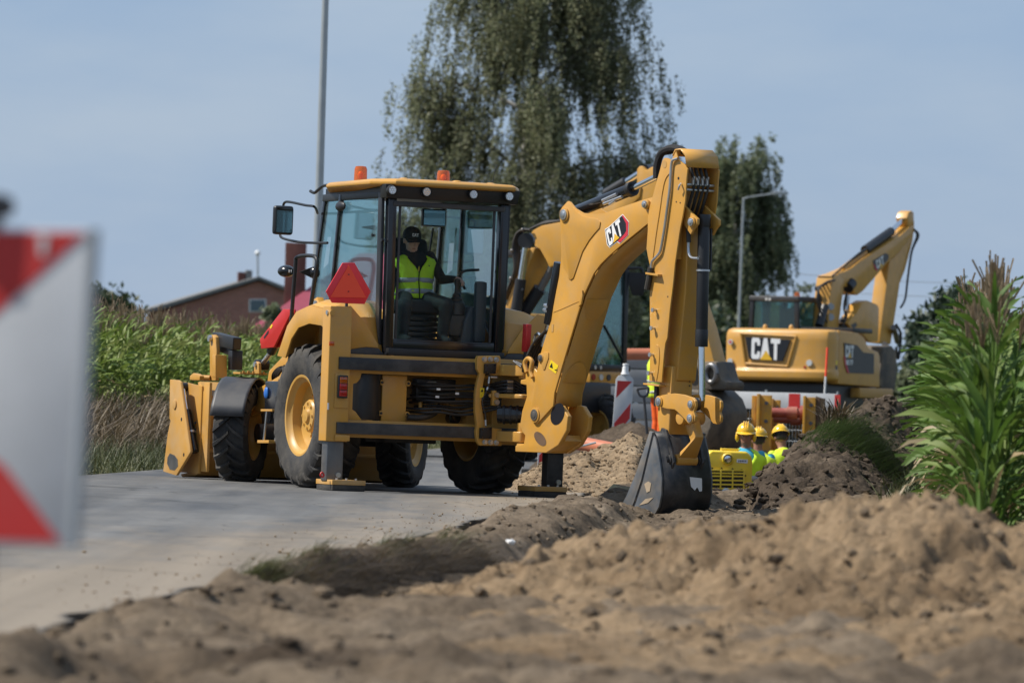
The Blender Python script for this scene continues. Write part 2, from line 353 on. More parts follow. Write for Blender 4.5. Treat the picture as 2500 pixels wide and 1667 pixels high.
def worley(x, y, sc, seed):
    """rounded separate lumps, 0 between them and 1 on top"""
    x, y = x/sc, y/sc; xi, yi = np.floor(x).astype(np.int64), np.floor(y).astype(np.int64); best = np.full(np.shape(x), 9.0)
    def h(a, b, s):
        n = (a*374761393 + b*668265263 + s*1442695041) & 0x7fffffff; n = ((n ^ (n >> 13))*1274126177) & 0x7fffffff
        return ((n ^ (n >> 16)) & 0xffff)/65535.0
    for dx in (-1, 0, 1):
        for dy in (-1, 0, 1):
            a, b = xi+dx, yi+dy; sz = 0.55 + 0.9*h(a, b, seed+2)
            d = np.hypot(a + h(a, b, seed) - x, b + h(a, b, seed+1) - y)/sz; best = np.minimum(best, d)
    return np.clip(1-best*best, 0, 1)**0.7
def sstep(a, b, x):
    t = np.clip((x-a)/(b-a), 0, 1); return t*t*(3-2*t)
EDGE = lambda Y: -0.31 + 0.0755*(Y-43.0)             # right edge of the road
ROADW = 5.2
def road_z(u): return -0.0176 - 0.013*(u + 1.29)
def ground_z(X, Y, rough=True):
    X = np.asarray(X, float); Y = np.asarray(Y, float)
    u = X - EDGE(Y)
    z = road_z(np.clip(u, -ROADW-0.5, 0.3)) - 0.07
    right = sstep(-0.02, 0.30, u)
    ub = np.clip(0.25 + 0.07*(Y-27.5), 0.2, 0.75)
    dig = -0.03 - 0.075*sstep(30, 27, Y) - 0.15*sstep(26.8, 28, Y)*(1-sstep(50, 54, Y))*sstep(ub-0.05, ub+0.18, u)
    dig = dig - 0.13*sstep(50.5, 53.2, Y)*(1-sstep(55.5, 58, Y))*(1-sstep(1.0, 1.9, np.abs(u-0.75)))
    tr = (sstep(59, 64, Y)*(1-sstep(100, 106, Y)))*(1-sstep(0.55, 0.85, np.abs(u-1.15)))
    soil = dig + 0.045*fbm(X, Y, 1.6, 3, 3)*sstep(0.2, 0.8, u)
    far = 1-sstep(95, 115, Y)
    soil = soil*far - 0.02
    if rough:
        k = 0.6 + 0.4*sstep(35, 20, Y)
        soil = soil + far*right*(0.14*k*fbm(X, Y, 0.34, 4, 11, 0.6) + 0.10*k*worley(X, Y, 0.17, 5)*sstep(0.3, 0.62, vnoise(X/0.7, Y/0.7, 23)) + 0.030*worley(X, Y, 0.075, 8))
    spill = (1-sstep(0.05, 0.60, np.abs(u-0.32) - 0.22*fbm(X, Y, 1.3, 3, 19)))*(sstep(29.5, 26, Y) + 0.75*sstep(40, 44, Y)*(1-sstep(56, 60, Y)))
    z = z*(1-right) + soil*right - 1.15*tr
    if rough: z = z + spill*(0.030 + 0.05*fbm(X, Y, 0.30, 4, 15, 0.6) + 0.04*worley(X, Y, 0.13, 6))*(Y > 5)
    left = sstep(-ROADW-0.02, -ROADW-0.35, u)
    z = z*(1-left) + left*(0.035 + 0.10*sstep(-ROADW-0.5, -ROADW-2.6, u) + 0.03*fbm(X, Y, 0.9, 3, 31))
    return z
def soil_material(name, cols, scale=1.2, bump=0.8, wet=None):
    m = bpy.data.materials.new(name); m.use_nodes = True; n, l = m.node_tree.nodes, m.node_tree.links
    b = n['Principled BSDF']; b.inputs['Roughness'].default_value = 0.95; b.inputs['Specular IOR Level'].default_value = 0.15
    tc = n.new('ShaderNodeTexCoord')
    t = n.new('ShaderNodeTexNoise'); t.inputs['Scale'].default_value = scale; t.inputs['Detail'].default_value = 9; t.inputs['Roughness'].default_value = 0.68; l.new(tc.outputs['Object'], t.inputs['Vector'])
    rp = n.new('ShaderNodeValToRGB'); e = rp.color_ramp.elements; e[0].position = 0.32; e[0].color = (*cols[0], 1); e[1].position = 0.72; e[1].color = (*cols[-1], 1)
    for i, c in enumerate(cols[1:-1]): k = e.new(0.32 + 0.4*(i+1)/(len(cols)-1)); k.color = (*c, 1)
    l.new(t.outputs['Fac'], rp.inputs[0])
    t2 = n.new('ShaderNodeTexNoise'); t2.inputs['Scale'].default_value = 22; t2.inputs['Detail'].default_value = 6; l.new(tc.outputs['Object'], t2.inputs['Vector'])
    r2 = n.new('ShaderNodeMapRange'); r2.inputs[1].default_value = 0.3; r2.inputs[2].default_value = 0.7; r2.inputs[3].default_value = 0.72; r2.inputs[4].default_value = 1.18; l.new(t2.outputs['Fac'], r2.inputs[0])
    mx = n.new('ShaderNodeVectorMath'); mx.operation = 'SCALE'; l.new(rp.outputs[0], mx.inputs[0]); l.new(r2.outputs[0], mx.inputs['Scale']); l.new(mx.outputs[0], b.inputs['Base Color'])
    bp = n.new('ShaderNodeBump'); bp.inputs['Strength'].default_value = bump; bp.inputs['Distance'].default_value = 0.045
    t3 = n.new('ShaderNodeTexNoise'); t3.inputs['Scale'].default_value = 30; t3.inputs['Detail'].default_value = 8; t3.inputs['Roughness'].default_value = 0.7; l.new(tc.outputs['Object'], t3.inputs['Vector'])
    l.new(t3.outputs['Fac'], bp.inputs['Height']); l.new(bp.outputs[0], b.inputs['Normal'])
    MATS[name] = m; return m
soil_material('soil', [(0.078, 0.058, 0.041), (0.175, 0.133, 0.092), (0.29, 0.228, 0.162)], 0.9)
soil_material('sand', [(0.22, 0.155, 0.095), (0.31, 0.228, 0.145), (0.38, 0.290, 0.195)], 1.2)
soil_material('dark_soil', [(0.045, 0.034, 0.026), (0.095, 0.072, 0.052), (0.175, 0.135, 0.098)], 1.1)
soil_material('mound_soil', [(0.15, 0.100, 0.058), (0.275, 0.195, 0.118), (0.36, 0.265, 0.168)], 0.7)
soil_material('field_soil', [(0.10, 0.085, 0.045), (0.13, 0.12, 0.06), (0.17, 0.15, 0.08)], 0.4)
# ground material: soil on the right, turf on the left and far away (by place)
def ground_material():
    m = MATS['soil'].copy(); m.name = 'ground'; n, l = m.node_tree.nodes, m.node_tree.links
    b = n['Principled BSDF']; src = b.inputs['Base Color'].links[0].from_socket
    at = n.new('ShaderNodeAttribute'); at.attribute_name = 'turf'
    rgb = n.new('ShaderNodeTexNoise'); rgb.inputs['Scale'].default_value = 6; tc = n.new('ShaderNodeTexCoord'); l.new(tc.outputs['Object'], rgb.inputs['Vector'])
    rp = n.new('ShaderNodeValToRGB'); rp.color_ramp.elements[0].color = (0.055, 0.065, 0.022, 1); rp.color_ramp.elements[1].color = (0.13, 0.12, 0.055, 1); l.new(rgb.outputs['Fac'], rp.inputs[0])
    mx = n.new('ShaderNodeMix'); mx.data_type = 'RGBA'; l.new(at.outputs['Fac'], mx.inputs[0]); l.new(src, mx.inputs[6]); l.new(rp.outputs[0], mx.inputs[7]); l.new(mx.outputs[2], b.inputs['Base Color'])
    MATS['ground'] = m
ground_material()
def grid_mesh(name, X, Y, Z, m):
    ny, nx = X.shape
    me = bpy.data.meshes.new(name); V = np.stack([X, Y, Z], -1).reshape(-1, 3)
    idx = np.arange(ny*nx).reshape(ny, nx)
    F = np.stack([idx[:-1, :-1], idx[:-1, 1:], idx[1:, 1:], idx[1:, :-1]], -1).reshape(-1, 4)
    me.vertices.add(len(V)); me.vertices.foreach_set('co', V.astype(np.float32).ravel())
    me.loops.add(F.size); me.loops.foreach_set('vertex_index', F.astype(np.int32).ravel())
    me.polygons.add(len(F)); me.polygons.foreach_set('loop_start', np.arange(0, F.size, 4, dtype=np.int32)); me.polygons.foreach_set('loop_total', np.full(len(F), 4, np.int32))
    me.polygons.foreach_set('use_smooth', np.ones(len(F), bool)); me.update(); me.validate()
    me.materials.append(MATS[m] if isinstance(m, str) else m)
    o = bpy.data.objects.new(name, me); COL.objects.link(o); return o
def spread(a, b, n, p): return a + (b-a)*np.linspace(0, 1, n)[1:]**p
ys = np.concatenate([[-300, -100, -30, 0, 8, 13], np.arange(16, 36, 0.055), np.arange(36, 58, 0.07), np.arange(58, 112, 0.16), spread(112, 5000, 40, 3.2)])
us = np.concatenate([-spread(8.0, 3000, 26, 3.5)[::-1], np.arange(-8.0, -1.2, 0.35), np.arange(-1.2, 5.2, 0.042), spread(5.2, 9.0, 12, 1.2), spread(9.0, 3000, 26, 3.5)])
UU, YY = np.meshgrid(us, ys); XX = UU + EDGE(np.clip(YY, -50, 400))
ZZ = ground_z(XX, YY)
gnd = grid_mesh('ground', XX, YY, ZZ, 'ground'); tag(gnd, None, None, kind='structure')
uu = XX - EDGE(np.clip(YY, -50, 400))
turf = np.clip(np.where(uu < -ROADW, 1.0, 0.0) + sstep(3.4, 4.2, uu)*0.85*sstep(33, 37, YY) + sstep(95, 120, YY)*(uu > 0), 0, 1)
at = gnd.data.attributes.new('turf', 'FLOAT', 'POINT'); at.data.foreach_set('value', turf.astype(np.float32).ravel())

# ---- road: grey worn asphalt dusted with sand, ragged right edge
def road_material():
    m = bpy.data.materials.new('asphalt'); m.use_nodes = True; n, l = m.node_tree.nodes, m.node_tree.links
    b = n['Principled BSDF']; b.inputs['Roughness'].default_value = 0.8; b.inputs['Specular IOR Level'].default_value = 0.3
    tc = n.new('ShaderNodeTexCoord'); mp = n.new('ShaderNodeMapping'); mp.inputs['Rotation'].default_value = (0, 0, R(-40)); mp.inputs['Scale'].default_value = (1.0, 0.22, 1); l.new(tc.outputs['Object'], mp.inputs['Vector'])
    t = n.new('ShaderNodeTexNoise'); t.inputs['Scale'].default_value = 0.9; t.inputs['Detail'].default_value = 8; t.inputs['Roughness'].default_value = 0.62; l.new(mp.outputs[0], t.inputs['Vector'])
    sp = n.new('ShaderNodeTexNoise'); sp.inputs['Scale'].default_value = 90; sp.inputs['Detail'].default_value = 3; l.new(tc.outputs['Object'], sp.inputs['Vector'])
    base = n.new('ShaderNodeValToRGB'); e = base.color_ramp.elements; e[0].position = 0.35; e[0].color = (0.072, 0.076, 0.082, 1); e[1].position = 0.66; e[1].color = (0.150, 0.147, 0.140, 1); l.new(t.outputs['Fac'], base.inputs[0])
    at = n.new('ShaderNodeAttribute'); at.attribute_name = 'dusty'
    t2 = n.new('ShaderNodeTexNoise'); t2.inputs['Scale'].default_value = 1.7; t2.inputs['Detail'].default_value = 9; t2.inputs['Roughness'].default_value = 0.7; l.new(mp.outputs[0], t2.inputs['Vector'])
    ad = n.new('ShaderNodeMath'); ad.operation = 'ADD'; l.new(t2.outputs['Fac'], ad.inputs[0]); l.new(at.outputs['Fac'], ad.inputs[1])
    r = n.new('ShaderNodeMapRange'); r.inputs[1].default_value = 0.60; r.inputs[2].default_value = 1.05; l.new(ad.outputs[0], r.inputs[0])
    mx = n.new('ShaderNodeMix'); mx.data_type = 'RGBA'; mx.inputs[7].default_value = (0.215, 0.180, 0.138, 1); l.new(r.outputs[0], mx.inputs[0]); l.new(base.outputs[0], mx.inputs[6])
    vo = n.new('ShaderNodeTexVoronoi'); vo.feature = 'DISTANCE_TO_EDGE'; vo.inputs['Scale'].default_value = 0.42
    wn_ = n.new('ShaderNodeTexNoise'); wn_.inputs['Scale'].default_value = 1.6; wn_.inputs['Detail'].default_value = 6; l.new(tc.outputs['Object'], wn_.inputs['Vector'])
    av = n.new('ShaderNodeVectorMath'); av.operation = 'MULTIPLY_ADD'; av.inputs[1].default_value = (1.1, 1.1, 0); l.new(wn_.outputs['Color'], av.inputs[0]); l.new(tc.outputs['Object'], av.inputs[2]); l.new(av.outputs[0], vo.inputs['Vector'])
    rc = n.new('ShaderNodeMapRange'); rc.inputs[1].default_value = 0.0; rc.inputs[2].default_value = 0.012; rc.inputs[3].default_value = 0.55; rc.inputs[4].default_value = 1.0; l.new(vo.outputs['Distance'], rc.inputs[0])
    mp2 = n.new('ShaderNodeMapping'); mp2.inputs['Rotation'].default_value = (0, 0, R(4.3)); mp2.inputs['Scale'].default_value = (2.6, 0.05, 1); l.new(tc.outputs['Object'], mp2.inputs['Vector'])
    tk_ = n.new('ShaderNodeTexNoise'); tk_.inputs['Scale'].default_value = 1.0; tk_.inputs['Detail'].default_value = 5; l.new(mp2.outputs[0], tk_.inputs['Vector'])
    rt = n.new('ShaderNodeMapRange'); rt.inputs[1].default_value = 0.3; rt.inputs[2].default_value = 0.7; rt.inputs[3].default_value = 0.80; rt.inputs[4].default_value = 1.18; l.new(tk_.outputs['Fac'], rt.inputs[0])
    cm_ = n.new('ShaderNodeMath'); cm_.operation = 'MULTIPLY'; l.new(rc.outputs[0], cm_.inputs[0]); l.new(rt.outputs[0], cm_.inputs[1])
    r3a = n.new('ShaderNodeMapRange'); r3a.inputs[3].default_value = 0.8; r3a.inputs[4].default_value = 1.2; l.new(sp.outputs['Fac'], r3a.inputs[0])
    r3 = n.new('ShaderNodeMath'); r3.operation = 'MULTIPLY'; l.new(r3a.outputs[0], r3.inputs[0]); l.new(cm_.outputs[0], r3.inputs[1])
    sc = n.new('ShaderNodeVectorMath'); sc.operation = 'SCALE'; l.new(mx.outputs[2], sc.inputs[0]); l.new(r3.outputs[0], sc.inputs['Scale']); l.new(sc.outputs[0], b.inputs['Base Color'])
    bp = n.new('ShaderNodeBump'); bp.inputs['Strength'].default_value = 0.35; bp.inputs['Distance'].default_value = 0.01; l.new(sp.outputs['Fac'], bp.inputs['Height']); l.new(bp.outputs[0], b.inputs['Normal'])
    MATS['asphalt'] = m
road_material()
ry = np.concatenate([[-60, -20, 0, 10], np.arange(16, 75, 0.12), spread(75, 420, 60, 1.6)])
ru = np.concatenate([np.linspace(-ROADW, -0.3, 48), np.linspace(-0.25, 0, 6)])
RU, RY = np.meshgrid(ru, ry)
wob = 0.16*fbm(RY, RY*0+3, 2.2, 4, 77) + 0.05*fbm(RY, RY*0+1, 0.3, 2, 41)
RX = EDGE(np.clip(RY, -50, 400)) + RU + wob*sstep(-1.2, 0, RU)
lump = 0.010*fbm(RX, RY, 1.5, 3, 55)*sstep(-ROADW, -ROADW+0.6, RU)
RZ = road_z(RU) + lump
# close the slab: add a skirt on both edges
RX = np.concatenate([RX[:, :1], RX, RX[:, -1:] - 0.03], 1); RYs = np.concatenate([RY[:, :1], RY, RY[:, -1:]], 1); RZ = np.concatenate([RZ[:, :1]-0.3, RZ, RZ[:, -1:]-0.3], 1)
road = grid_mesh('road', RX, RYs, RZ, 'asphalt'); road.data.materials.append(MATS['dark_soil'])
mi_ = np.zeros((RX.shape[0]-1, RX.shape[1]-1), np.int32); mi_[:, -1] = 1; road.data.polygons.foreach_set('material_index', mi_.ravel()); tag(road, None, None, kind='structure')
du = np.concatenate([RU[:, :1], RU, RU[:, -1:]], 1)
dusty = 0.42*sstep(-2.2, -0.1, du) + 0.30*sstep(44, 26, RYs)*sstep(-4.5, -1, du) + 0.15*sstep(-4.6, -5.2, du)
dusty = dusty + 0.25*np.exp(-((du+0.4)/0.9)**2)*np.exp(-((RYs-58)/7)**2)
at = road.data.attributes.new('dusty', 'FLOAT', 'POINT'); at.data.foreach_set('value', dusty.astype(np.float32).ravel())

# ---- heaps: their own closed-at-the-ground meshes with noise relief
def heap(name, fn, x0, x1, y0, y1, st, m, label, cat='soil heap'):
    xs, yy = np.arange(x0, x1+st, st), np.arange(y0, y1+st, st); X, Y = np.meshgrid(xs, yy)
    edge = sstep(0, 0.35, np.minimum(np.minimum(X-x0, x1-X), np.minimum(Y-y0, y1-Y)))
    H = fn(X, Y)
    Z = np.where(H > 0.001, ground_z(X, Y, False) + H, ground_z(X, Y, False) - 0.25)*edge + (1-edge)*(ground_z(X, Y, False) - 0.4)
    o = grid_mesh(name, X, Y, Z, m); tag(o, label, cat); return o
def bumpy(X, Y, a, sc, seed): return a*fbm(X, Y, sc, 6, seed, 0.76) + a*0.5*(0.5-np.abs(fbm(X, Y, sc*0.5, 4, seed+21, 0.65))) + a*0.22*worley(X, Y, sc*0.5, seed+3)*sstep(0.35, 0.6, vnoise(X/sc/1.6, Y/sc/1.6, seed+9)) + a*0.20*worley(X, Y, sc*0.2, seed+5)
def fore(X, Y):
    u = X
    ridge = np.interp(X, [-1.6, -0.9, -0.58, 0.07, 0.4, 0.9, 1.3, 1.6, 1.92, 2.5, 4.6], [-0.06, 0.0, 0.07, 0.21, 0.29, 0.40, 0.51, 0.53, 0.50, 0.38, 0.26])
    yc = 27.5 - 0.45*(X-1.5) + 0.5*fbm(X, Y*0, 0.9, 2, 64)
    prof = np.where(Y < yc, 0.62*np.exp(-((Y-yc)/1.5)**2) + 0.38*np.exp(-((Y-yc)/5.0)**2), np.exp(-((Y-yc)/1.9)**2))
    h = ridge*prof*1.04 + 0.07*np.exp(-((Y-21.3-0.3*X)/0.9)**2)*sstep(-1.2, 0.2, X)
    return h + (0.06*fbm(X, Y, 1.1, 3, 62) - 0.05 + 0.05*worley(X, Y, 0.42, 66)*sstep(0.4, 0.6, vnoise(X/0.9, Y/0.9, 67)) + bumpy(X, Y, 0.25, 0.42, 61))*np.clip(h*5, 0, 1) - 0.015
heap('soil_heap', fore, -2.2, 5.2, 18.0, 34.0, 0.026, 'mound_soil', 'wide blurred sandy soil heap across the bottom right foreground')
def sand(X, Y):
    def cone(cx, cy, rx, ry, h): return h*np.clip(1-np.sqrt(((X-cx)/rx)**2 + ((Y-cy)/ry)**2), 0, 1)
    h = np.maximum.reduce([cone(1.30, 62.4, 1.25, 2.8, 0.62), cone(0.80, 61.6, 1.0, 2.2, 0.42), cone(1.75, 61.5, 0.8, 2.2, 0.5), cone(0.35, 60.3, 0.8, 1.6, 0.17)])
    return h + bumpy(X, Y, 0.12, 0.45, 83)*np.clip(h*6, 0, 1) - 0.01
heap('sand_heap', sand, -0.9, 2.8, 58.2, 66.0, 0.03, 'sand', 'bright sand heap behind the right stabiliser leg and the black bucket', 'sand heap')
def darkheap(X, Y):
    def cone(cx, cy, rx, ry, h): return h*np.clip(1-np.sqrt(((X-cx)/rx)**2 + ((Y-cy)/ry)**2), 0, 1)**0.9
    h = np.maximum.reduce([cone(1.7, 77.5, 1.5, 3, 0.72), cone(2.3, 76.6, 1.2, 3, 0.62), cone(1.0, 78.2, 0.8, 2, 0.40)])
    return h + bumpy(X, Y, 0.14, 0.5, 93)*np.clip(h*6, 0, 1) - 0.01
heap('soil_heap', darkheap, -0.2, 3.6, 73.5, 81.5, 0.05, 'dark_soil', 'dark brown soil heap under the shovel behind the sand')
def spoil(X, Y):
    u = X - EDGE(Y)
    top = np.interp(Y, [53.5, 55.5, 58, 60.5, 63, 66, 69, 72, 76, 84, 92, 98], [0, 0.10, 0.28, 0.46, 0.70, 0.72, 0.80, 0.98, 0.95, 0.75, 0.6, 0])
    uc = np.interp(Y, [53, 58, 63, 72, 98], [2.15, 2.2, 2.40, 2.82, 2.9])
    d = (u-uc)
    prof = np.where(d < 0, np.clip(1+d/0.95, 0, 1), np.clip(1-d/1.15, 0, 1))
    prof = prof*prof*(3-2*prof)
    h = top*prof
    return h + bumpy(X, Y, 0.24, 0.5, 71)*np.clip(h*6, 0, 1) - 0.015
heap('spoil_heap', spoil, 2.2, 8.2, 53.0, 99.0, 0.045, 'dark_soil', 'long dark spoil heap with a grassy sod beside the trench')
def turf_lip(X, Y):
    u = X - EDGE(Y); top = 0.060*sstep(27.0, 27.8, Y)*(1-sstep(33.8, 35.4, Y))*(0.55 + 0.9*vnoise(Y/0.8, Y*0, 3))
    h = top*np.clip(1-np.abs(u - np.clip(0.25 + 0.07*(Y-27.5), 0.2, 0.75) - 0.10*fbm(Y, Y*0, 0.9, 3, 5))/0.20, 0, 1)**0.5
    return np.where(h > 0.008, h + 0.05 + 0.05*fbm(X, Y, 0.12, 3, 9) + 0.03*worley(X, Y, 0.09, 4), 0)
heap('turf_bank', turf_lip, -1.7, 0.3, 26.7, 36.2, 0.025, 'dark_soil', 'crumbling bank of turf along the broken right edge of the road', 'turf bank')
# loose clods and crumbs, too many to count
def clod_scatter(name, n, area, m, smin, smax, pw=2.2, seed=1, heapfn=None):
    rng = np.random.default_rng(seed); V = []; Fc = []; base = []
    ico = bmesh.new(); bmesh.ops.create_icosphere(ico, subdivisions=1, radius=1); iv = np.array([v.co[:] for v in ico.verts]); ifc = np.array([[v.index for v in f.verts] for f in ico.faces]); ico.free()
    P = area(rng, n)
    s = smin + (smax-smin)*rng.random(n)**pw
    j = 1 + 0.45*(rng.random((n, len(iv)))-0.5)
    sc = np.stack([s*(0.7+0.6*rng.random(n)), s*(0.7+0.6*rng.random(n)), s*(0.5+0.4*rng.random(n))], 1)
    V = (P[:, None, :] + iv[None]*j[..., None]*sc[:, None, :]).reshape(-1, 3)
    Fc = (np.arange(n)[:, None, None]*len(iv) + ifc[None]).reshape(-1, 3)
    o = mesh_obj(name, V.tolist(), Fc.tolist(), m, smooth=False); return o
def area_soil(fn, x0, x1, y0, y1, u0, u1, h=None):
    def f(rng, n):
        Y = y0 + (y1-y0)*rng.random(n); X = EDGE(Y) + u0 + (u1-u0)*rng.random(n)
        Z = ground_z(X, Y, True)
        if h is not None:
            H = h(X, Y); Z = np.where(H > 0, ground_z(X, Y, False)+H, Z)
        return np.stack([X, Y, Z], 1)
    return f
tag(clod_scatter('soil_clods', 9000, area_soil(None, 0, 0, 16, 57, 0.25, 4.0, fore), 'soil', 0.005, 0.045, 4.0, 5), 'loose brown soil clods strewn over the dug ground', 'soil clods', kind='stuff')
tag(clod_scatter('heap_clods', 7000, lambda r, n: (lambda X, Y: np.stack([X, Y, ground_z(X, Y, False) + np.maximum(fore(X, Y), -0.05)], 1))(-1.4+5.0*r.random(n), 19.5+12*r.random(n)), 'sand', 0.004, 0.026, 3.5, 17), 'crumbled clods covering the sandy foreground heap', 'soil clods', kind='stuff')
tag(clod_scatter('sand_clods', 3500, lambda r, n: (lambda X, Y: np.stack([X, Y, ground_z(X, Y, False) + np.maximum(sand(X, Y), -0.05)], 1))(-0.3+2.6*r.random(n), 59+5*r.random(n)), 'sand', 0.006, 0.04, 3.2, 19), 'small lumps on the bright sand heap', 'sand lumps', kind='stuff')
tag(clod_scatter('soil_crumbs', 700, lambda r, n: (lambda Y, U: np.stack([EDGE(Y)+U, Y, road_z(U)+0.004], 1))(24+42*r.random(n), -np.abs(r.normal(0, 0.42, n))), 'sand', 0.003, 0.014, 4, 9), 'small sand crumbs scattered on the road edge', 'soil crumbs', kind='stuff')
tag(clod_scatter('spoil_clods', 4500, area_soil(None, 0, 0, 54, 80, 1.2, 3.6, spoil), 'dark_soil', 0.010, 0.07, 3, 13), 'loose dark clods lying on the spoil heap', 'soil clods', kind='stuff')
# ------------------------------------------------------------------ backhoe loader
BK = Frame(atY(1080, 1205, 55.7), R(24), 0.012)
BM = Frame(BK.M @ Vector((0.66, -0.40, 0)), R(215))
bh = thing('backhoe_loader', 'large yellow backhoe loader on stabiliser legs with its digging arm lowered', 'backhoe loader', BK.M)
FB = BK.I @ BM.M
def wheel(parent, c, r, w, rr, lugs, steer=0.0, side=1, lug_h=0.045):
    """rim mesh with tyre and hub below it; axle along local x; side +1: outer face towards +x"""
    S = Matrix.Translation(c) @ Matrix.Rotation(steer, 4, 'Z') @ Matrix.Diagonal((side, 1, 1, 1))
    V = lambda x, a, q: Vector((x, q*math.cos(a), q*math.sin(a)))
    g = G(); hw = w/2
    g.lathe([(rr+0.03, hw*0.80), (rr+0.018, hw*0.86), (rr-0.005, hw*0.84), (rr-0.02, hw*0.70), (rr-0.05, hw*0.62), (rr-0.06, hw*0.25), (rr*0.62, hw*0.12), (rr*0.50, hw*0.15), (rr*0.30, hw*0.18), (0.001, hw*0.18)], (0, 0, 0), (1, 0, 0), 48)
    g.lathe([(rr+0.03, -hw*0.80), (rr-0.005, -hw*0.84), (rr-0.03, -hw*0.65), (rr-0.06, -hw*0.30), (rr-0.06, hw*0.10), (0.05, hw*0.04)], (0, 0, 0), (1, 0, 0), 48)
    rim = g.out('wheel', 'yellow_rim', parent, frame=S)
    g = G()
    prof = [(rr+0.005, -0.80*hw), (rr+0.04, -0.93*hw), (rr+(r-rr)*0.5, -1.0*hw), (r-0.085, -0.96*hw), (r-0.055, -0.86*hw), (r-0.042, -0.5*hw), (r-0.038, 0), (r-0.042, 0.5*hw), (r-0.055, 0.86*hw), (r-0.085, 0.96*hw), (rr+(r-rr)*0.5, 1.0*hw), (rr+0.04, 0.93*hw), (rr+0.005, 0.80*hw)]
    g.lathe(prof, (0, 0, 0), (1, 0, 0), 72)
    for sd in (1, -1):
        for i in range(lugs):
            a0 = 2*math.pi*(i + (0.5 if sd < 0 else 0))/lugs
            sweep = 0.95*2*math.pi/lugs; lw = 0.30*2*math.pi/lugs
            rings = []
            for t in (0, 0.3, 0.65, 0.92, 1.0):
                x = sd*hw*(-0.06 + 1.04*t); a = a0 + sweep*(t**0.85)*(1 if True else 0)
                top = r - (0.012*t*t) - (0.075 if t == 1.0 else (0.022 if t == 0.92 else 0)); bot = r-0.07 if t < 0.9 else r - 0.115
                k = lw*(0.72 + 0.25*t)
                rings.append([V(x, a-k*0.62, bot), V(x, a-k*0.42, top), V(x, a+k*0.42, top), V(x, a+k*0.62, bot)])
            g.loft(rings)
    g.out('tyre', 'rubber', rim, frame=S, ang=40)
    g = G(); g.lathe([(rr*0.42, hw*0.15), (rr*0.42, hw*0.42), (rr*0.38, hw*0.50), (rr*0.20, hw*0.52), (rr*0.16, hw*0.62), (0.001, hw*0.64)], (0, 0, 0), (1, 0, 0), 32)
    for i in range(8):
        a = 2*math.pi*i/8; g.cyl(V(hw*0.47, a, rr*0.31), V(hw*0.56, a, rr*0.31), rr*0.035, n=8)
    for i in range(10):
        a = 2*math.pi*i/10; g.cyl(V(hw*0.12, a, rr*0.55), V(hw*0.24, a, rr*0.55), rr*0.03, n=6)
    g.out('hub', 'yellow_rim', rim, frame=S)
    return rim
wheel(bh, (-0.90, 1.08, 0.715), 0.715, 0.46, 0.385, 23, 0, -1)
wheel(bh, (0.90, 1.08, 0.715), 0.715, 0.46, 0.385, 23, 0, 1)
wheel(bh, (-0.93, 3.10, 0.520), 0.520, 0.36, 0.27, 20, R(-37), -1)
wheel(bh, (0.86, 3.10, 0.520), 0.520, 0.36, 0.27, 20, R(-37), 1)
# axles, chassis
g = G(); g.cyl((-0.8, 1.08, 0.715), (0.8, 1.08, 0.715), 0.13); g.box(-0.28, 0.28, 0.85, 1.35, 0.48, 1.0); g.cyl((-0.75, 3.1, 0.52), (0.7, 3.1, 0.52), 0.10); g.box(-0.2, 0.2, 2.95, 3.3, 0.42, 0.75)
g.out('axle', 'dark_grey', bh, 0.01)
g = G(); g.box(-0.44, -0.34, 0.25, 4.0, 0.62, 1.0); g.box(0.34, 0.44, 0.25, 4.0, 0.62, 1.0); g.box(-0.33, 0.33, 0.40, 3.8, 0.60, 0.86); g.out('chassis', 'yellow_worn', bh, 0.01)
G().prism([(-0.46, y, z) for y, z in [(1.95, 1.0), (1.95, 1.68), (2.4, 1.60), (3.3, 1.30), (3.6, 1.18), (3.65, 1.0)]], (0.92, 0, 0)).out('engine_hood', 'yellow', bh, 0.05, 3)
G().box(-0.6, 0.6, 1.86, 1.94, 1.38, 1.72).out('scuttle', 'black_paint', bh, 0.02)
# rear frame: two sliding bars, plates between
G().box(-1.185, 1.16, -0.11, -0.01, 1.175, 1.296).out('slide_bar', 'scuffed_black', bh, 0.006)
G().box(-1.185, 1.16, -0.11, -0.01, 0.553, 0.664).out('slide_bar', 'scuffed_black', bh, 0.006)
g = G(); g.box(-1.19, 1.15, 0.0, 0.05, 1.145, 1.330); g.box(-1.19, 1.15, 0.0, 0.05, 0.520, 0.690)
g.out('rear_frame', 'yellow', bh, 0.006)
for sx in (-1, 1):
    pl = [(-1.185, 1.15), (-0.90, 1.15), (-0.915, 1.09), (-0.95, 1.05), (-0.985, 1.04), (-0.985, 0.79), (-0.95, 0.77), (-0.88, 0.69), (-1.185, 0.69)]
    G().prism([(x*-sx, 0.002, z) for x, z in pl], (0, 0.035, 0)).out('corner_plate', 'yellow', bh, 0.004)
G().cyl((-0.80, 0.22, 0.68), (-0.80, 0.22, 1.15), 0.19, n=28).out('hydraulic_tank', 'black_paint', bh, 0.02)
G().box(-0.63, 1.05, 0.42, 0.47, 0.62, 1.16).out('back_plate', 'yellow_worn', bh)
vc = G().box(-0.635, -0.375, 0.10, 0.20, 0.665, 1.14).out('valve_cover', 'yellow', bh, 0.012)
for x in (-0.645, -0.365):
    for z in (1.065, 0.765):
        g = G(); g.cyl((x, 0.092, z), (x, 0.115, z), 0.026, n=14); g.out('ear', 'yellow', vc); G().cyl((x, 0.080, z), (x, 0.0915, z), 0.013, n=8).out('bolt', 'black_paint', vc)
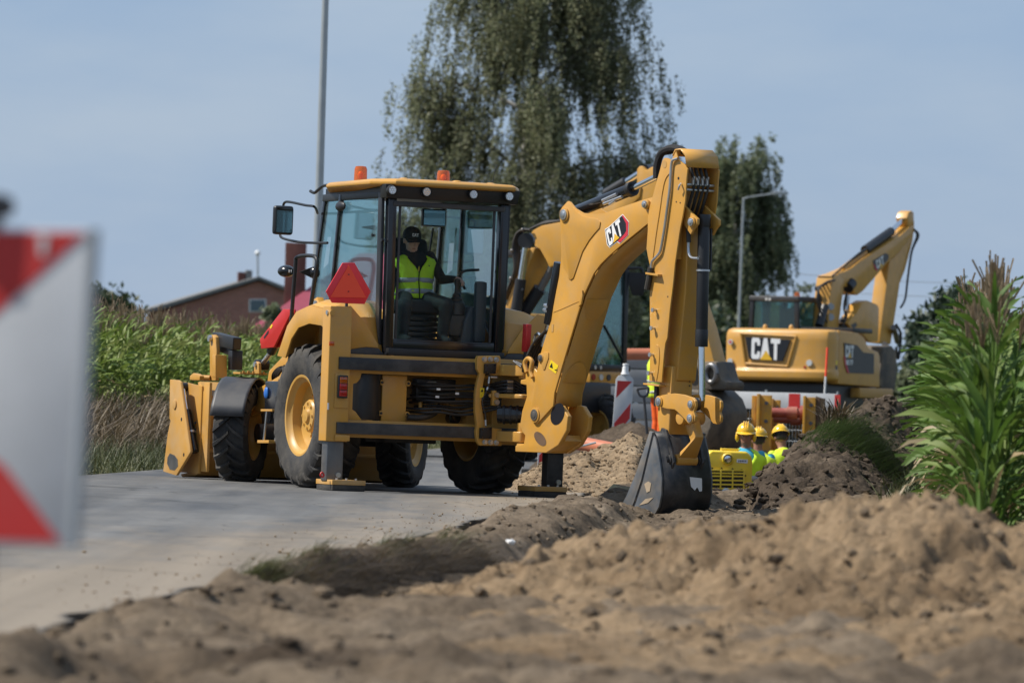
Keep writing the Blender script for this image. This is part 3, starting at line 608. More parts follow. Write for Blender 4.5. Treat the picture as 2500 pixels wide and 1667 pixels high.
# hose bundle between the bars
rng = random.Random(3)
for i in range(11):
    z0 = 1.075 - 0.031*i*0.92 + rng.uniform(-0.01, 0.01); y0 = -0.02 + rng.uniform(0, 0.07)
    x0 = -0.33 + rng.uniform(0, 0.14)
    pts = [(x0, 0.30, z0 + rng.uniform(-0.05, 0.02)), (x0 + 0.06, y0+0.05, z0), (-0.06, y0, z0 + rng.uniform(-0.012, 0.012)), (0.14, y0, z0 + rng.uniform(-0.012, 0.012)), (0.34, y0-0.02, z0 + 0.012 + rng.uniform(-0.01, 0.01)), (0.52, -0.16, z0*0.55 + 0.43)]
    G().tube(pts, 0.0125, 8).out('hose', 'hose', bh)
for x, z in ((-0.10, 1.02), (0.10, 0.985), (-0.11, 0.945)): G().box(x-0.018, x+0.018, -0.045, -0.033, z-0.010, z+0.010).out('hose_label', 'white_paint', bh)
G().tube([(-0.38, 0.05, 0.735), (-0.25, 0.04, 0.735), (-0.12, 0.06, 0.77), (-0.03, 0.10, 0.83), (0.0, 0.2, 0.86)], 0.03, 10).out('hose', 'hose', bh)
for i in range(7): G().cyl((-0.20+0.055*i, 0.16, 0.835), (-0.20+0.055*i, 0.16, 0.90), 0.019, n=10).out('fitting', 'yellow_worn', bh, 0.003)
G().box(-0.24, 0.18, 0.18, 0.30, 0.90, 1.12).out('valve_block', 'black_paint', bh, 0.01)
for x, z, w in ((-0.16, 1.085, 0.09), (-0.02, 1.075, 0.05), (-0.02, 0.893, 0.10), (0.10, 0.897, 0.05)): G().cyl((x, 0.10, z), (x+w, 0.10, z), 0.011, n=8).out('fitting', 'zinc', bh)
G().cyl((0.235, 0.30, 0.745), (0.235, 0.42, 0.745), 0.062).out('plug', 'black_gloss', bh, 0.006)
# tail lamps
for sx, nm in ((-1, 0), (1, 1)):
    px0 = -1.198 if sx < 0 else 1.085
    br = G().box(px0-0.02, px0+0.125, -0.101, -0.0915, 0.80, 1.135).out('lamp_bracket', 'yellow', bh, 0.02)
    hs = G().box(px0, px0+0.105, -0.134, -0.102, 0.895, 1.118).out('tail_lamp', 'black_paint', bh, 0.012)
    for z, m in ((1.07, 'amber'), (1.006, 'lamp_red'), (0.942, 'lamp_red')): G().box(px0+0.016, px0+0.092, -0.145, -0.135, z-0.029, z+0.029).out('lens', m, hs, 0.008)
# stabilisers
for sx in (-1, 1):
    xa, xb = sorted((sx*1.29, sx*1.06))
    if sx < 0:
        t = G().box(xa, xb, -0.09, 0.10, 0.475, 1.785).out('stabiliser_tube', 'yellow', bh, 0.012, 3)
        for zz in (1.72,): G().cyl((xa-0.012, -0.02, zz), (xb+0.012, -0.02, zz), 0.024, n=14).out('pin', 'zinc', t)
        G().cyl((xa+0.02, -0.105, 1.72), (xa+0.02, -0.091, 1.72), 0.03, n=14).out('boss', 'yellow', t)
        G().box(xa-0.004, xa+0.05, -0.098, -0.091, 1.40, 1.44).out('side_marker', 'amber', t, 0.003)
        G().box(xa+0.004, xa+0.02, -0.0945, -0.091, 0.78, 0.845).out('sticker', 'white_paint', t)
        G().box(xa+0.09, xb+0.012, -0.115, -0.0905, 0.482, 0.540).out('clamp_block', 'yellow', t, 0.005)
    else:
        t = G().box(xa, xb, -0.09, 0.10, 0.435, 1.40).out('stabiliser_tube', 'yellow', bh, 0.012, 3)
        G().box(xa+0.02, xb-0.03, -0.094, -0.0905, 0.56, 1.2).out('dark_panel', 'dark_grey', t)
    leg = G().box(xa+0.028, xb-0.028, -0.065, 0.075, 0.09, 0.48).out('stabiliser_leg', 'scuffed_black', bh, 0.012, 3)
    if sx < 0: leg.data.materials[0] = MATS['steel']
    G().cyl((xa+0.15, -0.085, 0.15), (xa+0.15, -0.064, 0.15), 0.026, n=16).out('pin', 'zinc', leg)
    ex = -sx*0.10
    pad = G().box(xa-0.06+ex, xb+0.06+ex+(-sx*0.0), -0.20, 0.22, 0.058, 0.105).out('stabiliser_pad', 'yellow_worn', bh, 0.004)
    G().prism([(xa-0.055+ex, -0.195, 0.002), (xb+0.055+ex, -0.195, 0.002), (xb+0.055+ex, 0.215, 0.002), (xa-0.055+ex, 0.215, 0.002)], (0, 0, 0.055)).out('rubber_foot', 'rubber', pad, 0.006)
    for dx in (-0.10, 0.0, 0.10): G().cyl((xa+0.115+ex+dx, -0.13, 0.1055), (xa+0.115+ex+dx, -0.13, 0.122), 0.014, n=8).out('bolt', 'zinc', pad)
G().tube(BK.tr('c2', [(1225, 1400), (1213, 1385), (1225, 1365), (1238, 1385), (1228, 1402)], 1, -0.12), 0.009).out('red_loop', 'red_paint', bh)
# slow vehicle triangle
hexo = BK.tr('c1', [(617, 820), (708, 820), (832, 1040), (785, 1136), (535, 1126), (489, 1040)], 1, -0.06)
smv = G().prism(hexo, (0, 0.012, 0)).out('warning_triangle', 'smv_red', bh, 0.003)
tri = BK.tr('c1', [(663, 838), (797, 1088), (525, 1082)], 1, -0.072)
G().prism(tri, (0, 0.009, 0)).out('centre', 'smv_orange', smv)
for p in ((664, 910), (662, 1040)): c = BK.on('c1', p, 1, -0.078); G().cyl(c, c + Vector((0, 0.006, 0)), 0.008, n=8).out('rivet', 'lamp_red', smv)
G().bar((-1.10, -0.03, 1.75), (-1.10, -0.03, 1.95), 0.03, 0.02).out('sign_stalk', 'black_paint', bh)
# rear fenders: outer arch at x 1.12, body between cab and arch
for sx in (-1, 1):
    X = lambda x: x*sx*-1
    outer = [(0.14, 1.44), (0.22, 1.62), (0.40, 1.76), (0.80, 1.80), (1.15, 1.74), (1.38, 1.60), (1.62, 1.30)]
    inn = [(0.28, 1.44), (0.34, 1.54), (0.48, 1.60), (0.80, 1.62), (1.08, 1.58), (1.26, 1.47), (1.40, 1.28)]
    g = G()
    g.prism([(X(-1.13), y, z) for y, z in outer + inn[::-1]], (X(-0.02), 0, 0)); g.out('fender_flare', 'yellow', bh, 0.004)
    rings = []
    for x, dz, sy in ((-1.125, 0, 0), (-0.98, 0.055, 0.0), (-0.80, 0.075, 0.02), (-0.64, 0.07, 0.03)):
        rings.append([(X(x), y + (sy if y < 0.5 else 0), z + (dz if z > 1.5 else 0)) for y, z in [(0.11, 1.36)] + outer])
    G().loft(rings, False).out('fender', 'yellow', bh, 0, ang=30, solid=0.012)
    q = [(-1.09, 1.78), (-1.00, 1.80), (-0.84, 1.64), (-0.70, 1.44), (-0.69, 1.40), (-0.82, 1.405), (-1.09, 1.36)]
    G().prism([(X(x), 0.105, z) for x, z in q], (0, 0.02, 0)).out('fender_panel', 'yellow', bh, 0.004)
    q = [(-1.05, 1.332), (-1.05, 1.362), (-0.82, 1.402), (-0.69, 1.395), (-0.63, 1.332)]
    G().prism([(X(x), 0.098, z) for x, z in q], (0, 0.03, 0)).out('lower_fairing', 'dark_grey', bh, 0.004)
# ---- cab
cab = thing('cab', None, None); cab.parent = bh
def post(name, p0, p1, w, d, m='black_gloss'): return G().bar(p0, p1, w, d, (0, 1, 0)).out(name, m, cab, 0.012, 2)
for sx in (-1, 1):
    post('rear_post', (sx*0.585, 0.14, 1.36), (sx*0.60, 0.14, 2.95), 0.085, 0.10)
    post('rear_post_trim', (sx*0.655, 0.21, 1.40), (sx*0.675, 0.21, 2.93), 0.035, 0.10, 'black_paint')
    post('door_post', (sx*0.69, 1.38, 1.80), (sx*0.66, 1.27, 2.93), 0.045, 0.055)
    post('front_post', (sx*0.68, 1.98, 1.55), (sx*0.64, 1.72, 2.93), 0.05, 0.06)
    s = 'glass_side'
    G().prism([(sx*0.665, 0.26, 1.44), (sx*0.668, 0.26, 2.88), (sx*0.660, 1.24, 2.88), (sx*0.682, 1.35, 1.86), (sx*0.682, 0.95, 1.86), (sx*0.675, 0.62, 1.72)], (sx*0.006, 0, 0)).out('side_glass', s, cab)
    G().prism([(sx*0.664, 1.30, 2.88), (sx*0.644, 1.69, 2.88), (sx*0.682, 1.93, 1.66), (sx*0.684, 1.42, 1.84)], (sx*0.006, 0, 0)).out('door_glass', s, cab)
    g = G(); g.bar((sx*0.66, 0.2, 2.90), (sx*0.65, 1.75, 2.90), 0.05, 0.07); g.out('side_rail', 'black_paint', cab, 0.008)
    g = G(); g.tube([(sx*0.665, 0.24, 1.42), (sx*0.67, 0.62, 1.68), (sx*0.685, 0.95, 1.83), (sx*0.69, 1.4, 1.83), (sx*0.69, 1.95, 1.63)], 0.022, 8); g.out('window_seal', 'black_paint', cab)
G().prism([(-0.62, 1.90, 1.60), (0.62, 1.90, 1.60), (0.60, 1.70, 2.88), (-0.60, 1.70, 2.88)], (0, 0.006, 0)).out('front_glass', 'glass', cab)
G().box(-0.53, 0.53, 0.145, 0.151, 1.50, 2.83).out('rear_glass', 'glass', cab)
g = G(); g.box(-0.54, 0.54, 0.10, 0.16, 1.40, 1.495); g.box(-0.50, 0.50, 0.095, 0.13, 1.478, 1.488); g.out('window_sill', 'black_gloss', cab, 0.006)
G().box(-0.62, 0.62, 0.02, 0.14, 1.332, 1.402).out('cab_floor_beam', 'black_paint', cab, 0.008)
for sx in (-1, 1): G().box(sx*0.505-0.012, sx*0.505+0.012, 0.125, 0.143, 1.50, 2.83).out('window_frame', 'dark_grey', cab, 0.004)
G().box(-0.60, 0.60, 0.08, 0.16, 2.79, 2.84).out('window_header', 'dark_grey', cab, 0.01)
G().prism([(-0.70, 0.02, 2.865), (0.70, 0.02, 2.865), (0.72, 0.0, 3.0), (-0.72, 0.0, 3.0)], (0, 0.16, 0)).out('roof_header', 'black_paint', cab, 0.01)
G().box(-0.66, 0.66, 0.18, 1.70, 2.90, 2.99).out('roof_liner', 'black_paint', cab)
rf = G(); n = []
outl = [(-0.80, 0.22), (-0.64, -0.06), (0.64, -0.06), (0.80, 0.22), (0.78, 1.40), (0.55, 1.82), (-0.55, 1.82), (-0.78, 1.40)]
rings = []
for k, (s, z) in enumerate(((0.97, 2.985), (1.0, 3.0), (1.0, 3.03), (0.96, 3.052), (0.6, 3.075))):
    rings.append([(x*s, 0.88 + (y-0.88)*s, z - 0.075*max(0, (y-1.2)/0.6)**2) for x, y in outl])
roof = rf.loft(rings).out('roof', 'yellow', cab, 0.015, 2)
for sx, sy in ((-0.45, 0.2), (0.1, 0.16), (0.5, 0.25), (-0.1, 0.9)): G().ball((sx, sy, 3.062), (0.05, 0.05, 0.016), 12, 6).out('roof_bulge', 'yellow', roof)
for c, r, h in (((-0.50, 1.19, 3.05), 0.066, 0.165), ((0.10, 0.50, 3.06), 0.065, 0.125)):
    b = G().lathe([(r*1.02, 0), (r*1.02, 0.02), (r, 0.03), (r*0.96, h*0.80), (r*0.8, h*0.97), (r*0.3, h), (0.001, h)], c, (0, 0, 1), 24).out('beacon', 'amber', cab)
    G().ball((c[0], c[1], c[2]+h*0.45), (r*0.45, r*0.45, h*0.25), 12, 8).out('beacon_reflector', 'amber_core', b)
for x in (-0.665, -0.30, 0.20, 0.585):
    w = G().lathe([(0.001, 0.05), (0.046, 0.05), (0.05, 0.03), (0.05, -0.004), (0.044, -0.010)], (x, -0.035, 2.94), (0, 1, 0), 20).out('work_lamp', 'black_paint', cab)
    G().cyl((x, -0.040, 2.94), (x, -0.034, 2.94), 0.040, n=18).out('lamp_lens', 'lamp_clear', w)
    gg = G()
    for k in range(7):
        a = k*math.pi/3; q = 0 if k == 6 else 0.024
        gg.cyl((x+q*math.cos(a), -0.0435, 2.94+q*math.sin(a)), (x+q*math.cos(a), -0.0405, 2.94+q*math.sin(a)), 0.0085, n=8)
    gg.out('lamp_emitters', 'chrome', w)
# mirrors, rails, lamps outside the cab
def mirror(c, arms, name='mirror'):
    m = G().box(c[0]-0.105, c[0]+0.105, c[1]-0.03, c[1]+0.04, c[2]-0.145, c[2]+0.145).out(name, 'black_paint', cab, 0.035, 3)
    G().box(c[0]-0.085, c[0]+0.085, c[1]-0.034, c[1]-0.0305, c[2]-0.122, c[2]+0.122).out('mirror_glass', 'mirror_glass', m)
    for a in arms: G().tube(a, 0.013, 8).out('mirror_arm', 'black_paint', m)
mc = BK.on('c1', (160, 495), 0, -1.12)
mirror(mc, [BK.tr('c1', [(160, 390), (172, 360), (210, 355), (330, 380), (400, 392)], 0, -1.0) + [Vector((-0.68, 1.85, 2.75))],
            BK.tr('c1', [(138, 595), (142, 620), (180, 640), (290, 662), (400, 668), (500, 668)], 0, -1.0)])
mirror(Vector((1.0, 1.75, 2.55)), [[(1.0, 1.75, 2.70), (0.98, 1.76, 2.76), (0.68, 1.76, 2.78)], [(1.0, 1.75, 2.40), (0.98, 1.75, 2.34), (0.68, 1.80, 2.32)]])
G().tube(BK.tr('c1', [(213, 1400), (235, 1100), (255, 830), (262, 785), (300, 768), (360, 765), (405, 775), (420, 815), (415, 880), (390, 1040), (372, 1150)], 0, -0.98), 0.020, 10).out('hand_rail', 'black_paint', cab)
c = BK.on('c1', (185, 885), 0, -1.0)
wl_ = G().ball(c, (0.085, 0.11, 0.062), 16, 10).out('work_lamp', 'black_gloss', cab)
G().bar(c + Vector((-0.012, -0.108, 0.014)), c + Vector((-0.012, -0.108, -0.014)), 0.005, 0.012, (0, 1, 0)).out('lamp_badge', 'white_paint', wl_)
G().bar(c + Vector((0.008, -0.112, 0.014)), c + Vector((0.008, -0.112, -0.014)), 0.005, 0.012, (0, 1, 0)).out('lamp_badge', 'white_paint', wl_)
c = BK.on('c1', (400, 895), 0, -0.90)
w2 = G().ball(c, (0.055, 0.07, 0.062), 16, 10).out('work_lamp', 'black_gloss', cab)
G().prism([c + Vector((-0.15, 0.02, 0.0)), c + Vector((-0.02, 0, 0.055)), c + Vector((-0.02, 0, -0.055))], (0, 0.02, 0)).out('lamp_strap', 'black_cloth', w2)
c = BK.on('c1', (600, 388), 0, -0.70)
G().ball(c, (0.03, 0.12, 0.05), 14, 8).out('side_lamp', 'black_paint', cab)
G().cyl(BK.on('c1', (770, 548), 0, -0.60), BK.on('c1', (860, 552), 0, -0.60), 0.008, 0.026, 10).out('nozzle', 'black_paint', cab)
G().cyl(BK.on('c1', (1800, 610), 1, 0.3), BK.on('c1', (1885, 612), 1, 0.3), 0.022, 0.010, 10).out('hinge_knob', 'black_paint', cab)
G().tube(BK.tr('c1', [(1765, 225), (1775, 150), (1803, 70)], 1, 0.9), 0.003, 6).out('aerial', 'black_paint', cab)
G().tube(BK.tr('c1', [(370, 272), (400, 285), (430, 262), (470, 232), (520, 228)], 0, -0.6), 0.016, 8).out('roof_hook', 'black_paint', cab)
for p in ((860, 610), (932, 648)): q = BK.on('c1', p, 0, -0.66); G().cyl(q, q + Vector((-0.03, 0, 0)), 0.016, n=12).out('knob', 'black_paint', cab)
# inside the cab
G().box(-0.60, 0.60, 0.20, 1.9, 1.33, 1.38).out('cab_floor', 'dash', cab)
st = thing('operator_seat', None, None); st.parent = bh
G().box(-0.28, 0.30, 0.52, 1.02, 1.76, 1.90).out('seat_cushion', 'seat', st, 0.05, 3)
G().prism([(-0.26, 1.00, 1.86), (0.28, 1.00, 1.86), (0.22, 1.12, 2.52), (-0.20, 1.12, 2.52)], (0, 0.12, 0)).out('backrest', 'seat', st, 0.05, 3)
g = G(); g.box(-0.20, 0.22, 0.56, 0.98, 1.39, 1.48)
for k in range(5): g.box(-0.17, 0.19, 0.60, 0.94, 1.485+0.052*k, 1.525+0.052*k)
g.out('suspension', 'black_paint', st, 0.01)
for x in (-0.02, 0.06): G().cyl((x, 0.55, 1.70), (x+0.05, 0.55, 1.70), 0.008, n=8).out('lever', 'chrome', st)
pod = G().prism([(0.26, 0.30, 1.39), (0.50, 0.30, 1.39), (0.52, 0.30, 1.80), (0.36, 0.30, 1.86), (0.30, 0.30, 1.70)], (0, 0.35, 0)).out('side_console', 'dash', cab, 0.03, 3)
js = BK.on('d8', (690, 760), 1, 0.42)
jo = G().lathe([(0.085, -0.20), (0.085, -0.09), (0.06, -0.06), (0.065, -0.045), (0.042, -0.02), (0.045, -0.005), (0.025, 0.015), (0.02, 0.08), (0.03, 0.10), (0.03, 0.15), (0.001, 0.16)], js - Vector((0, 0, 0.10)), (0, 0, 1), 16).out('joystick', 'black_paint', cab)
G().box(js.x-0.10, js.x+0.09, 0.34, 0.62, js.z-0.52, js.z-0.30).out('joystick_tower', 'black_paint', cab, 0.03, 3)
sw = BK.on('d8', (850, 850), 1, 1.45)
t_ = [sw + Vector((0.19*math.cos(a), 0.09*math.sin(a), 0.17*math.sin(a))) for a in [2*math.pi*i/20 for i in range(21)]]
whl = G().tube(t_, 0.015, 8, False).out('steering_wheel', 'black_paint', cab)
g = G(); g.bar(t_[0], t_[10], 0.03, 0.012); g.bar(t_[5], sw, 0.03, 0.012); g.out('wheel_spokes', 'dash', whl)
G().prism([(0.10, 1.55, 1.42), (0.52, 1.55, 1.42), (0.52, 1.55, 2.02), (0.14, 1.55, 1.98)], (0, 0.25, 0)).out('dashboard', 'dash', cab, 0.04, 3)
G().box(0.38, 0.50, 0.22, 0.30, 1.50, 2.10).out('side_panel', 'dash', cab, 0.03)
G().tube([(0.42, 0.60, 2.03), (0.34, 0.55, 2.14), (0.36, 0.5, 2.20), (0.52, 0.5, 2.22)], 0.014, 8).out('lever', 'black_paint', cab)
im = BK.on('d8', (465, 125), 1, 1.45); mm = G().box(im.x-0.13, im.x+0.13, im.y-0.02, im.y+0.03, im.z-0.09, im.z+0.09).out('inside_mirror', 'black_paint', cab, 0.02)
G().box(im.x-0.115, im.x+0.115, im.y-0.024, im.y-0.0205, im.z-0.075, im.z+0.075).out('mirror_glass', 'mirror_glass', mm)
G().bar(BK.on('d8', (460, 220), 1, 1.7), BK.on('d8', (425, 450), 1, 1.75), 0.018, 0.012).out('wiper', 'black_paint', cab)
G().bar(BK.on('d8', (100, 0), 1, 0.13), BK.on('d8', (225, 8), 1, 0.13), 0.02, 0.02).out('window_latch', 'black_paint', cab)
# ---- carriage, king post, swing cylinder
cg = BK.tr('e6', [(1690, 175), (1705, 140), (1960, 138), (1972, 165), (1972, 240), (1925, 345), (1790, 350), (1765, 470), (1740, 700), (1770, 900), (1800, 985), (1880, 1000), (1985, 1010), (1985, 1215), (1720, 1212), (1690, 1160), (1676, 1040), (1690, 980), (1668, 800), (1672, 600), (1690, 470), (1722, 355), (1690, 300)], 1, -0.16)
carr = G().prism(cg, (0, 0.055, 0)).out('carriage_plate', 'yellow', bh, 0.008, 3)
for p in ((1775, 182), (1847, 182), (1918, 186), (1780, 1170), (1848, 1172), (1916, 1176)):
    c = BK.on('e6', p, 1, -0.16); g = G(); g.cyl(c, c + Vector((0, -0.010, 0)), 0.027, n=16); g.cyl(c + Vector((0, -0.010, 0)), c + Vector((0, -0.034, 0)), 0.019, n=6); g.out('bolt', 'zinc', carr)
for q in ([(1790, 235), (1925, 232), (1915, 355), (1785, 352)], [(1735, 1000), (1870, 992), (1868, 1130), (1730, 1128)]):
    blk = G().prism(BK.tr('e6', q, 1, -0.205), (0, 0.044, 0)).out('clamp_valve', 'black_paint', carr, 0.006)
    for x, y in q:
        c = BK.on('e6', (x*0.72 + sum(a for a, _ in q)/4*0.28, y*0.72 + sum(b for _, b in q)/4*0.28), 1, -0.205); G().cyl(c, c + Vector((0, -0.008, 0)), 0.009, n=8).out('screw', 'black_gloss', blk)
G().tube(BK.tr('e6', [(1838, 360), (1832, 430), (1822, 520), (1790, 590), (1755, 660), (1760, 740), (1790, 850), (1792, 990)], 1, -0.20), 0.0075, 8).out('hose', 'hose', bh)
for a, b in (((1836, 390), (1828, 470)), ((1818, 515), (1806, 548)), ((1792, 905), (1793, 975)), ((1850, 395), (1925, 400))):
    G().cyl(BK.on('e6', a, 1, -0.20), BK.on('e6', b, 1, -0.20), 0.0115, n=8).out('fitting', 'zinc', bh)
st_ = G().prism(BK.tr('e6', [(1725, 522), (1775, 525), (1772, 640), (1722, 638)], 1, -0.1625), (0, 0.002, 0)).out('warning_sticker', 'sticker_yellow', carr)
G().prism(BK.tr('e6', [(1750, 535), (1768, 570), (1732, 570)], 1, -0.1645), (0, 0.0012, 0)).out('mark', 'logo_black', st_)
G().box(0.50, 1.02, -0.005, 0.04, 0.50, 1.34).out('carriage_back', 'yellow_worn', bh, 0.01)
# upper and lower lugs reaching back to the swing axis at (0.66,-0.40)
def lug(px, z0, z1, name='swing_lug', m='yellow'):
    return G().prism([(x, y, z0) for x, y in px], (0, 0, z1-z0)).out(name, m, bh, 0.015, 3)
foot = [(0.40, -0.11), (0.48, -0.15), (0.56, -0.42), (0.60, -0.48), (0.68, -0.50), (0.76, -0.46), (0.80, -0.36), (0.86, -0.14), (0.92, -0.11)]
lug(foot, 1.175, 1.285); lug(foot, 0.955, 1.0); lug(foot, 0.53, 0.635)
G().cyl((0.66, -0.40, 1.15), (0.66, -0.40, 1.30), 0.062, n=24).out('swing_pin', 'yellow', bh, 0.006); G().cyl((0.66, -0.40, 0.50), (0.66, -0.40, 0.72), 0.062, n=24).out('swing_pin', 'yellow', bh, 0.006)
for z in (0.915, 0.985):
    G().cyl((0.475, -0.175, z-0.0), (0.475, -0.145, z), 0.026, n=12).out('bolt', 'zinc', bh)
G().box(0.43, 0.52, -0.15, -0.10, 0.88, 1.03).out('lug_foot', 'yellow', bh, 0.01)
# swing cylinder and hoses inside the carriage
cyl_a, cyl_b = Vector((0.47, -0.20, 0.795)), Vector((0.70, -0.33, 0.80))
cy_ = G().cyl(cyl_a, cyl_b, 0.085, n=24).out('swing_cylinder', 'black_gloss', bh, 0.01)
g = G(); g.cyl(cyl_b, cyl_b + Vector((0.10, -0.10, 0.005)), 0.030, n=16); g.out('rod', 'chrome', cy_)
G().cyl(cyl_b + Vector((0.085, -0.10, -0.045)), cyl_b + Vector((0.085, -0.10, 0.055)), 0.040, n=12).out('rod_eye', 'black_paint', cy_)
g = G()
for k in (0.25, 0.5, 0.75): g.cyl(cyl_a.lerp(cyl_b, k-0.04), cyl_a.lerp(cyl_b, k+0.04), 0.094, n=24)
g.out('bands', 'black_paint', cy_)
G().box(0.595, 0.63, -0.24, -0.21, 1.0, 1.14).out('hose_rack', 'steel', bh, 0.003)
for i in range(8):
    z = 1.015 + 0.033*(i % 4) + (0.008 if i > 3 else 0); y = -0.20 - 0.06*(i//4)
    G().tube([(0.45, -0.05, z*0.7+0.3), (0.52, y+0.03, z), (0.62, y, z), (0.70, y-0.03, z-0.008*i), (0.74, y-0.10, z-0.05), (0.745, y-0.15, z-0.10)], 0.0125, 8).out('hose', 'hose', bh)
    G().cyl((0.535, y+0.005, z), (0.595, y, z), 0.016, n=8).out('fitting', 'zinc' if i % 2 else 'steel', bh)
# king post casting (swings with the arm), boom frame coordinates: x width, y reach, z up
lk = [(0.24, 1.20), (0.36, 1.28), (0.47, 1.20), (0.52, 1.05), (0.56, 0.98), (0.66, 0.92), (0.86, 0.90), (0.97, 0.80), (0.95, 0.66), (0.82, 0.52), (0.62, 0.44), (0.10, 0.44), (0.10, 0.50), (0.24, 0.52), (0.26, 0.60), (0.20, 0.64), (0.17, 0.70), (0.20, 0.84), (0.27, 0.98), (0.26, 1.09), (0.16, 1.10), (0.16, 1.14), (0.24, 1.15)]
king = G().prism([(0.150, y, z) for y, z in lk], (-0.05, 0, 0)).out('king_post', 'yellow', bh, 0.012, 3, FB)
G().prism([(-0.10, y, z) for y, z in lk], (-0.05, 0, 0)).out('king_post_cheek', 'yellow', king, 0.012, 3, FB)
G().box(-0.10, 0.10, 0.20, 0.36, 1.02, 1.16).out('king_post_web', 'yellow', king, 0.01, 2, FB)
g = G(); g.box(-0.10, 0.10, 0.05, 0.62, 0.44, 0.52); g.prism([(-0.1, 0.60, 0.445), (-0.1, 0.87, 0.56), (-0.1, 0.84, 0.62), (-0.1, 0.58, 0.50)], (0.2, 0, 0)); g.out('king_post_web', 'yellow', king, 0.01, 2, FB)
g = G(); g.lathe([(0.001, 0), (1.0, 0)], (0, 0, 0), (1, 0, 0), 28); g.out('painted_opening', 'wood_post', king, frame=FB @ Matrix.Translation((0.1525, 0.52, 0.575)) @ Matrix.Rotation(R(-25), 4, 'X') @ Matrix.Diagonal((1, 0.11, 0.055, 1)))  # flat brown disc on the cheek; a hole's shade put into colour
cav = BM.on('c5', (505, 660), 0, 0.1525); g = G(); g.lathe([(0.001, 0), (1.0, 0)], (0, 0, 0), (1, 0, 0), 28); g.out('painted_opening', 'logo_black', king, frame=FB @ Matrix.Translation(cav) @ Matrix.Rotation(R(35), 4, 'X') @ Matrix.Diagonal((1, 0.125, 0.095, 1)))  # black disc painted for the shaded cavity, nothing is cut out
G().cyl((0.17, 0.45, 0.83), (-0.17, 0.45, 0.83), 0.055, n=20).out('pivot_pin', 'steel', king, 0.004, 2, FB)
# hose clutter at the king post
for i in range(5):
    G().tube([(0.08-0.035*i, 0.10, 1.22), (0.09-0.035*i, 0.16, 1.34), (0.06-0.03*i, 0.24, 1.50), (0.05-0.03*i, 0.42, 1.62)], 0.014, 8).out('hose', 'hose', bh, frame=FB)
hk = G().tube(BM.tr('c5', [(325, 130), (330, 70), (355, 45), (375, 60)], 0, 0.05), 0.014, 8).out('pipe', 'chrome', bh, frame=FB)
G().tube(BM.tr('c5', [(270, 340), (255, 270), (280, 235), (310, 260), (300, 330), (315, 380)], 0, 0.16), 0.022, 10).out('lock_hook', 'yellow', bh, frame=FB)
for p, q in (((170, 255), (230, 300)), ((190, 262), (235, 285))): G().cyl(BM.on('c5', p, 0, 0.15), BM.on('c5', q, 0, 0.15), 0.012, n=8).out('fitting', 'steel', bh, frame=FB)
G().bar(BM.on('c5', (275, -28), 0, 0.02), BM.on('c5', (262, 185), 0, 0.02), 0.07, 0.06, (1, 0, 0)).out('red_cover', 'red_paint', bh, 0.008, 2, FB)
G().cyl(BM.on('c5', (268, 180), 0, 0.02), BM.on('c5', (262, 235), 0, 0.02), 0.028).out('red_cover_base', 'black_paint', bh, frame=FB)
# ---- boom
top = [(1386, 491), (1391, 493), (1404, 509), (1423, 520), (1449, 523), (1471, 522), (1519, 505), (1566, 489), (1592, 482), (1604, 500), (1598, 530), (1581, 546)]
low = [(1551, 570), (1519, 596), (1487, 624), (1465, 646), (1449, 668), (1437, 694), (1423, 724), (1394, 820), (1370, 900), (1353, 959), (1350, 991), (1311, 1034)]
lft = [(1298, 1028), (1291, 1010), (1296, 985), (1304, 940), (1313, 896), (1319, 866), (1327, 838), (1336, 811), (1346, 782), (1351, 748), (1358, 710), (1365, 675), (1370, 625), (1369, 560), (1366, 524), (1372, 506)]
bo_out = BM.tr('P', top + low + lft, 0, 0.17)
bm_pts = [(p.y, p.z) for p in bo_out]
boom = G().prism([(0.17, y, z) for y, z in bm_pts], (-0.022, 0, 0)).out('boom', 'yellow', bh, 0.004, 2, FB)
G().prism([(-0.148, y, z) for y, z in bm_pts], (-0.022, 0, 0)).out('boom_plate', 'yellow', boom, 0.004, 2, FB)
lowp = [(p.y, p.z) for p in BM.tr('P', [(1581, 546)] + low[:-1], 0, 0.17)]
g = G(); g.loft([[(0.147, y+0.012, z-0.004) for y, z in lowp], [(-0.147, y+0.012, z-0.004) for y, z in lowp]], False); g.out('boom_belly', 'yellow', boom, 0, 2, FB, solid=0.012)
topp = [(p.y, p.z) for p in BM.tr('P', [(1423, 522), (1449, 525), (1471, 524), (1519, 507), (1566, 491)], 0, 0.17)]
g = G(); g.loft([[(0.147, y, z-0.03) for y, z in topp], [(-0.147, y, z-0.03) for y, z in topp]], False); g.out('boom_top', 'yellow', boom, 0, 2, FB, solid=0.012)
lfp = [(p.y, p.z) for p in BM.tr('P', [(1319, 866), (1327, 838), (1346, 782), (1351, 748), (1365, 675), (1370, 625)], 0, 0.17)]
g = G(); g.loft([[(0.147, y+0.04, z) for y, z in lfp], [(-0.147, y+0.04, z) for y, z in lfp]], False); g.out('boom_back', 'yellow', boom, 0, 2, FB, solid=0.012)
gus = BM.tr('c4', [(592, 488), (610, 500), (650, 548), (700, 585), (760, 603), (815, 609), (838, 635), (830, 680), (790, 725), (750, 775), (700, 860), (660, 975), (630, 1062), (610, 1078), (592, 1066), (590, 1040), (560, 990), (543, 900), (542, 640), (540, 560), (560, 508)], 0, 0.17)
G().prism(gus, (0.010, 0, 0)).out('boom_gusset', 'yellow', boom, 0.005, 2, FB)
circ = [(p.y, p.z) for p in BM.tr('P', [(1423, 724), (1394, 820)], 0, 0.17)]
a, b = Vector((0, *circ[0])), Vector((0, *circ[1])); dv = (b-a).normalized(); nv = Vector((0, dv.z*-1, dv.y))
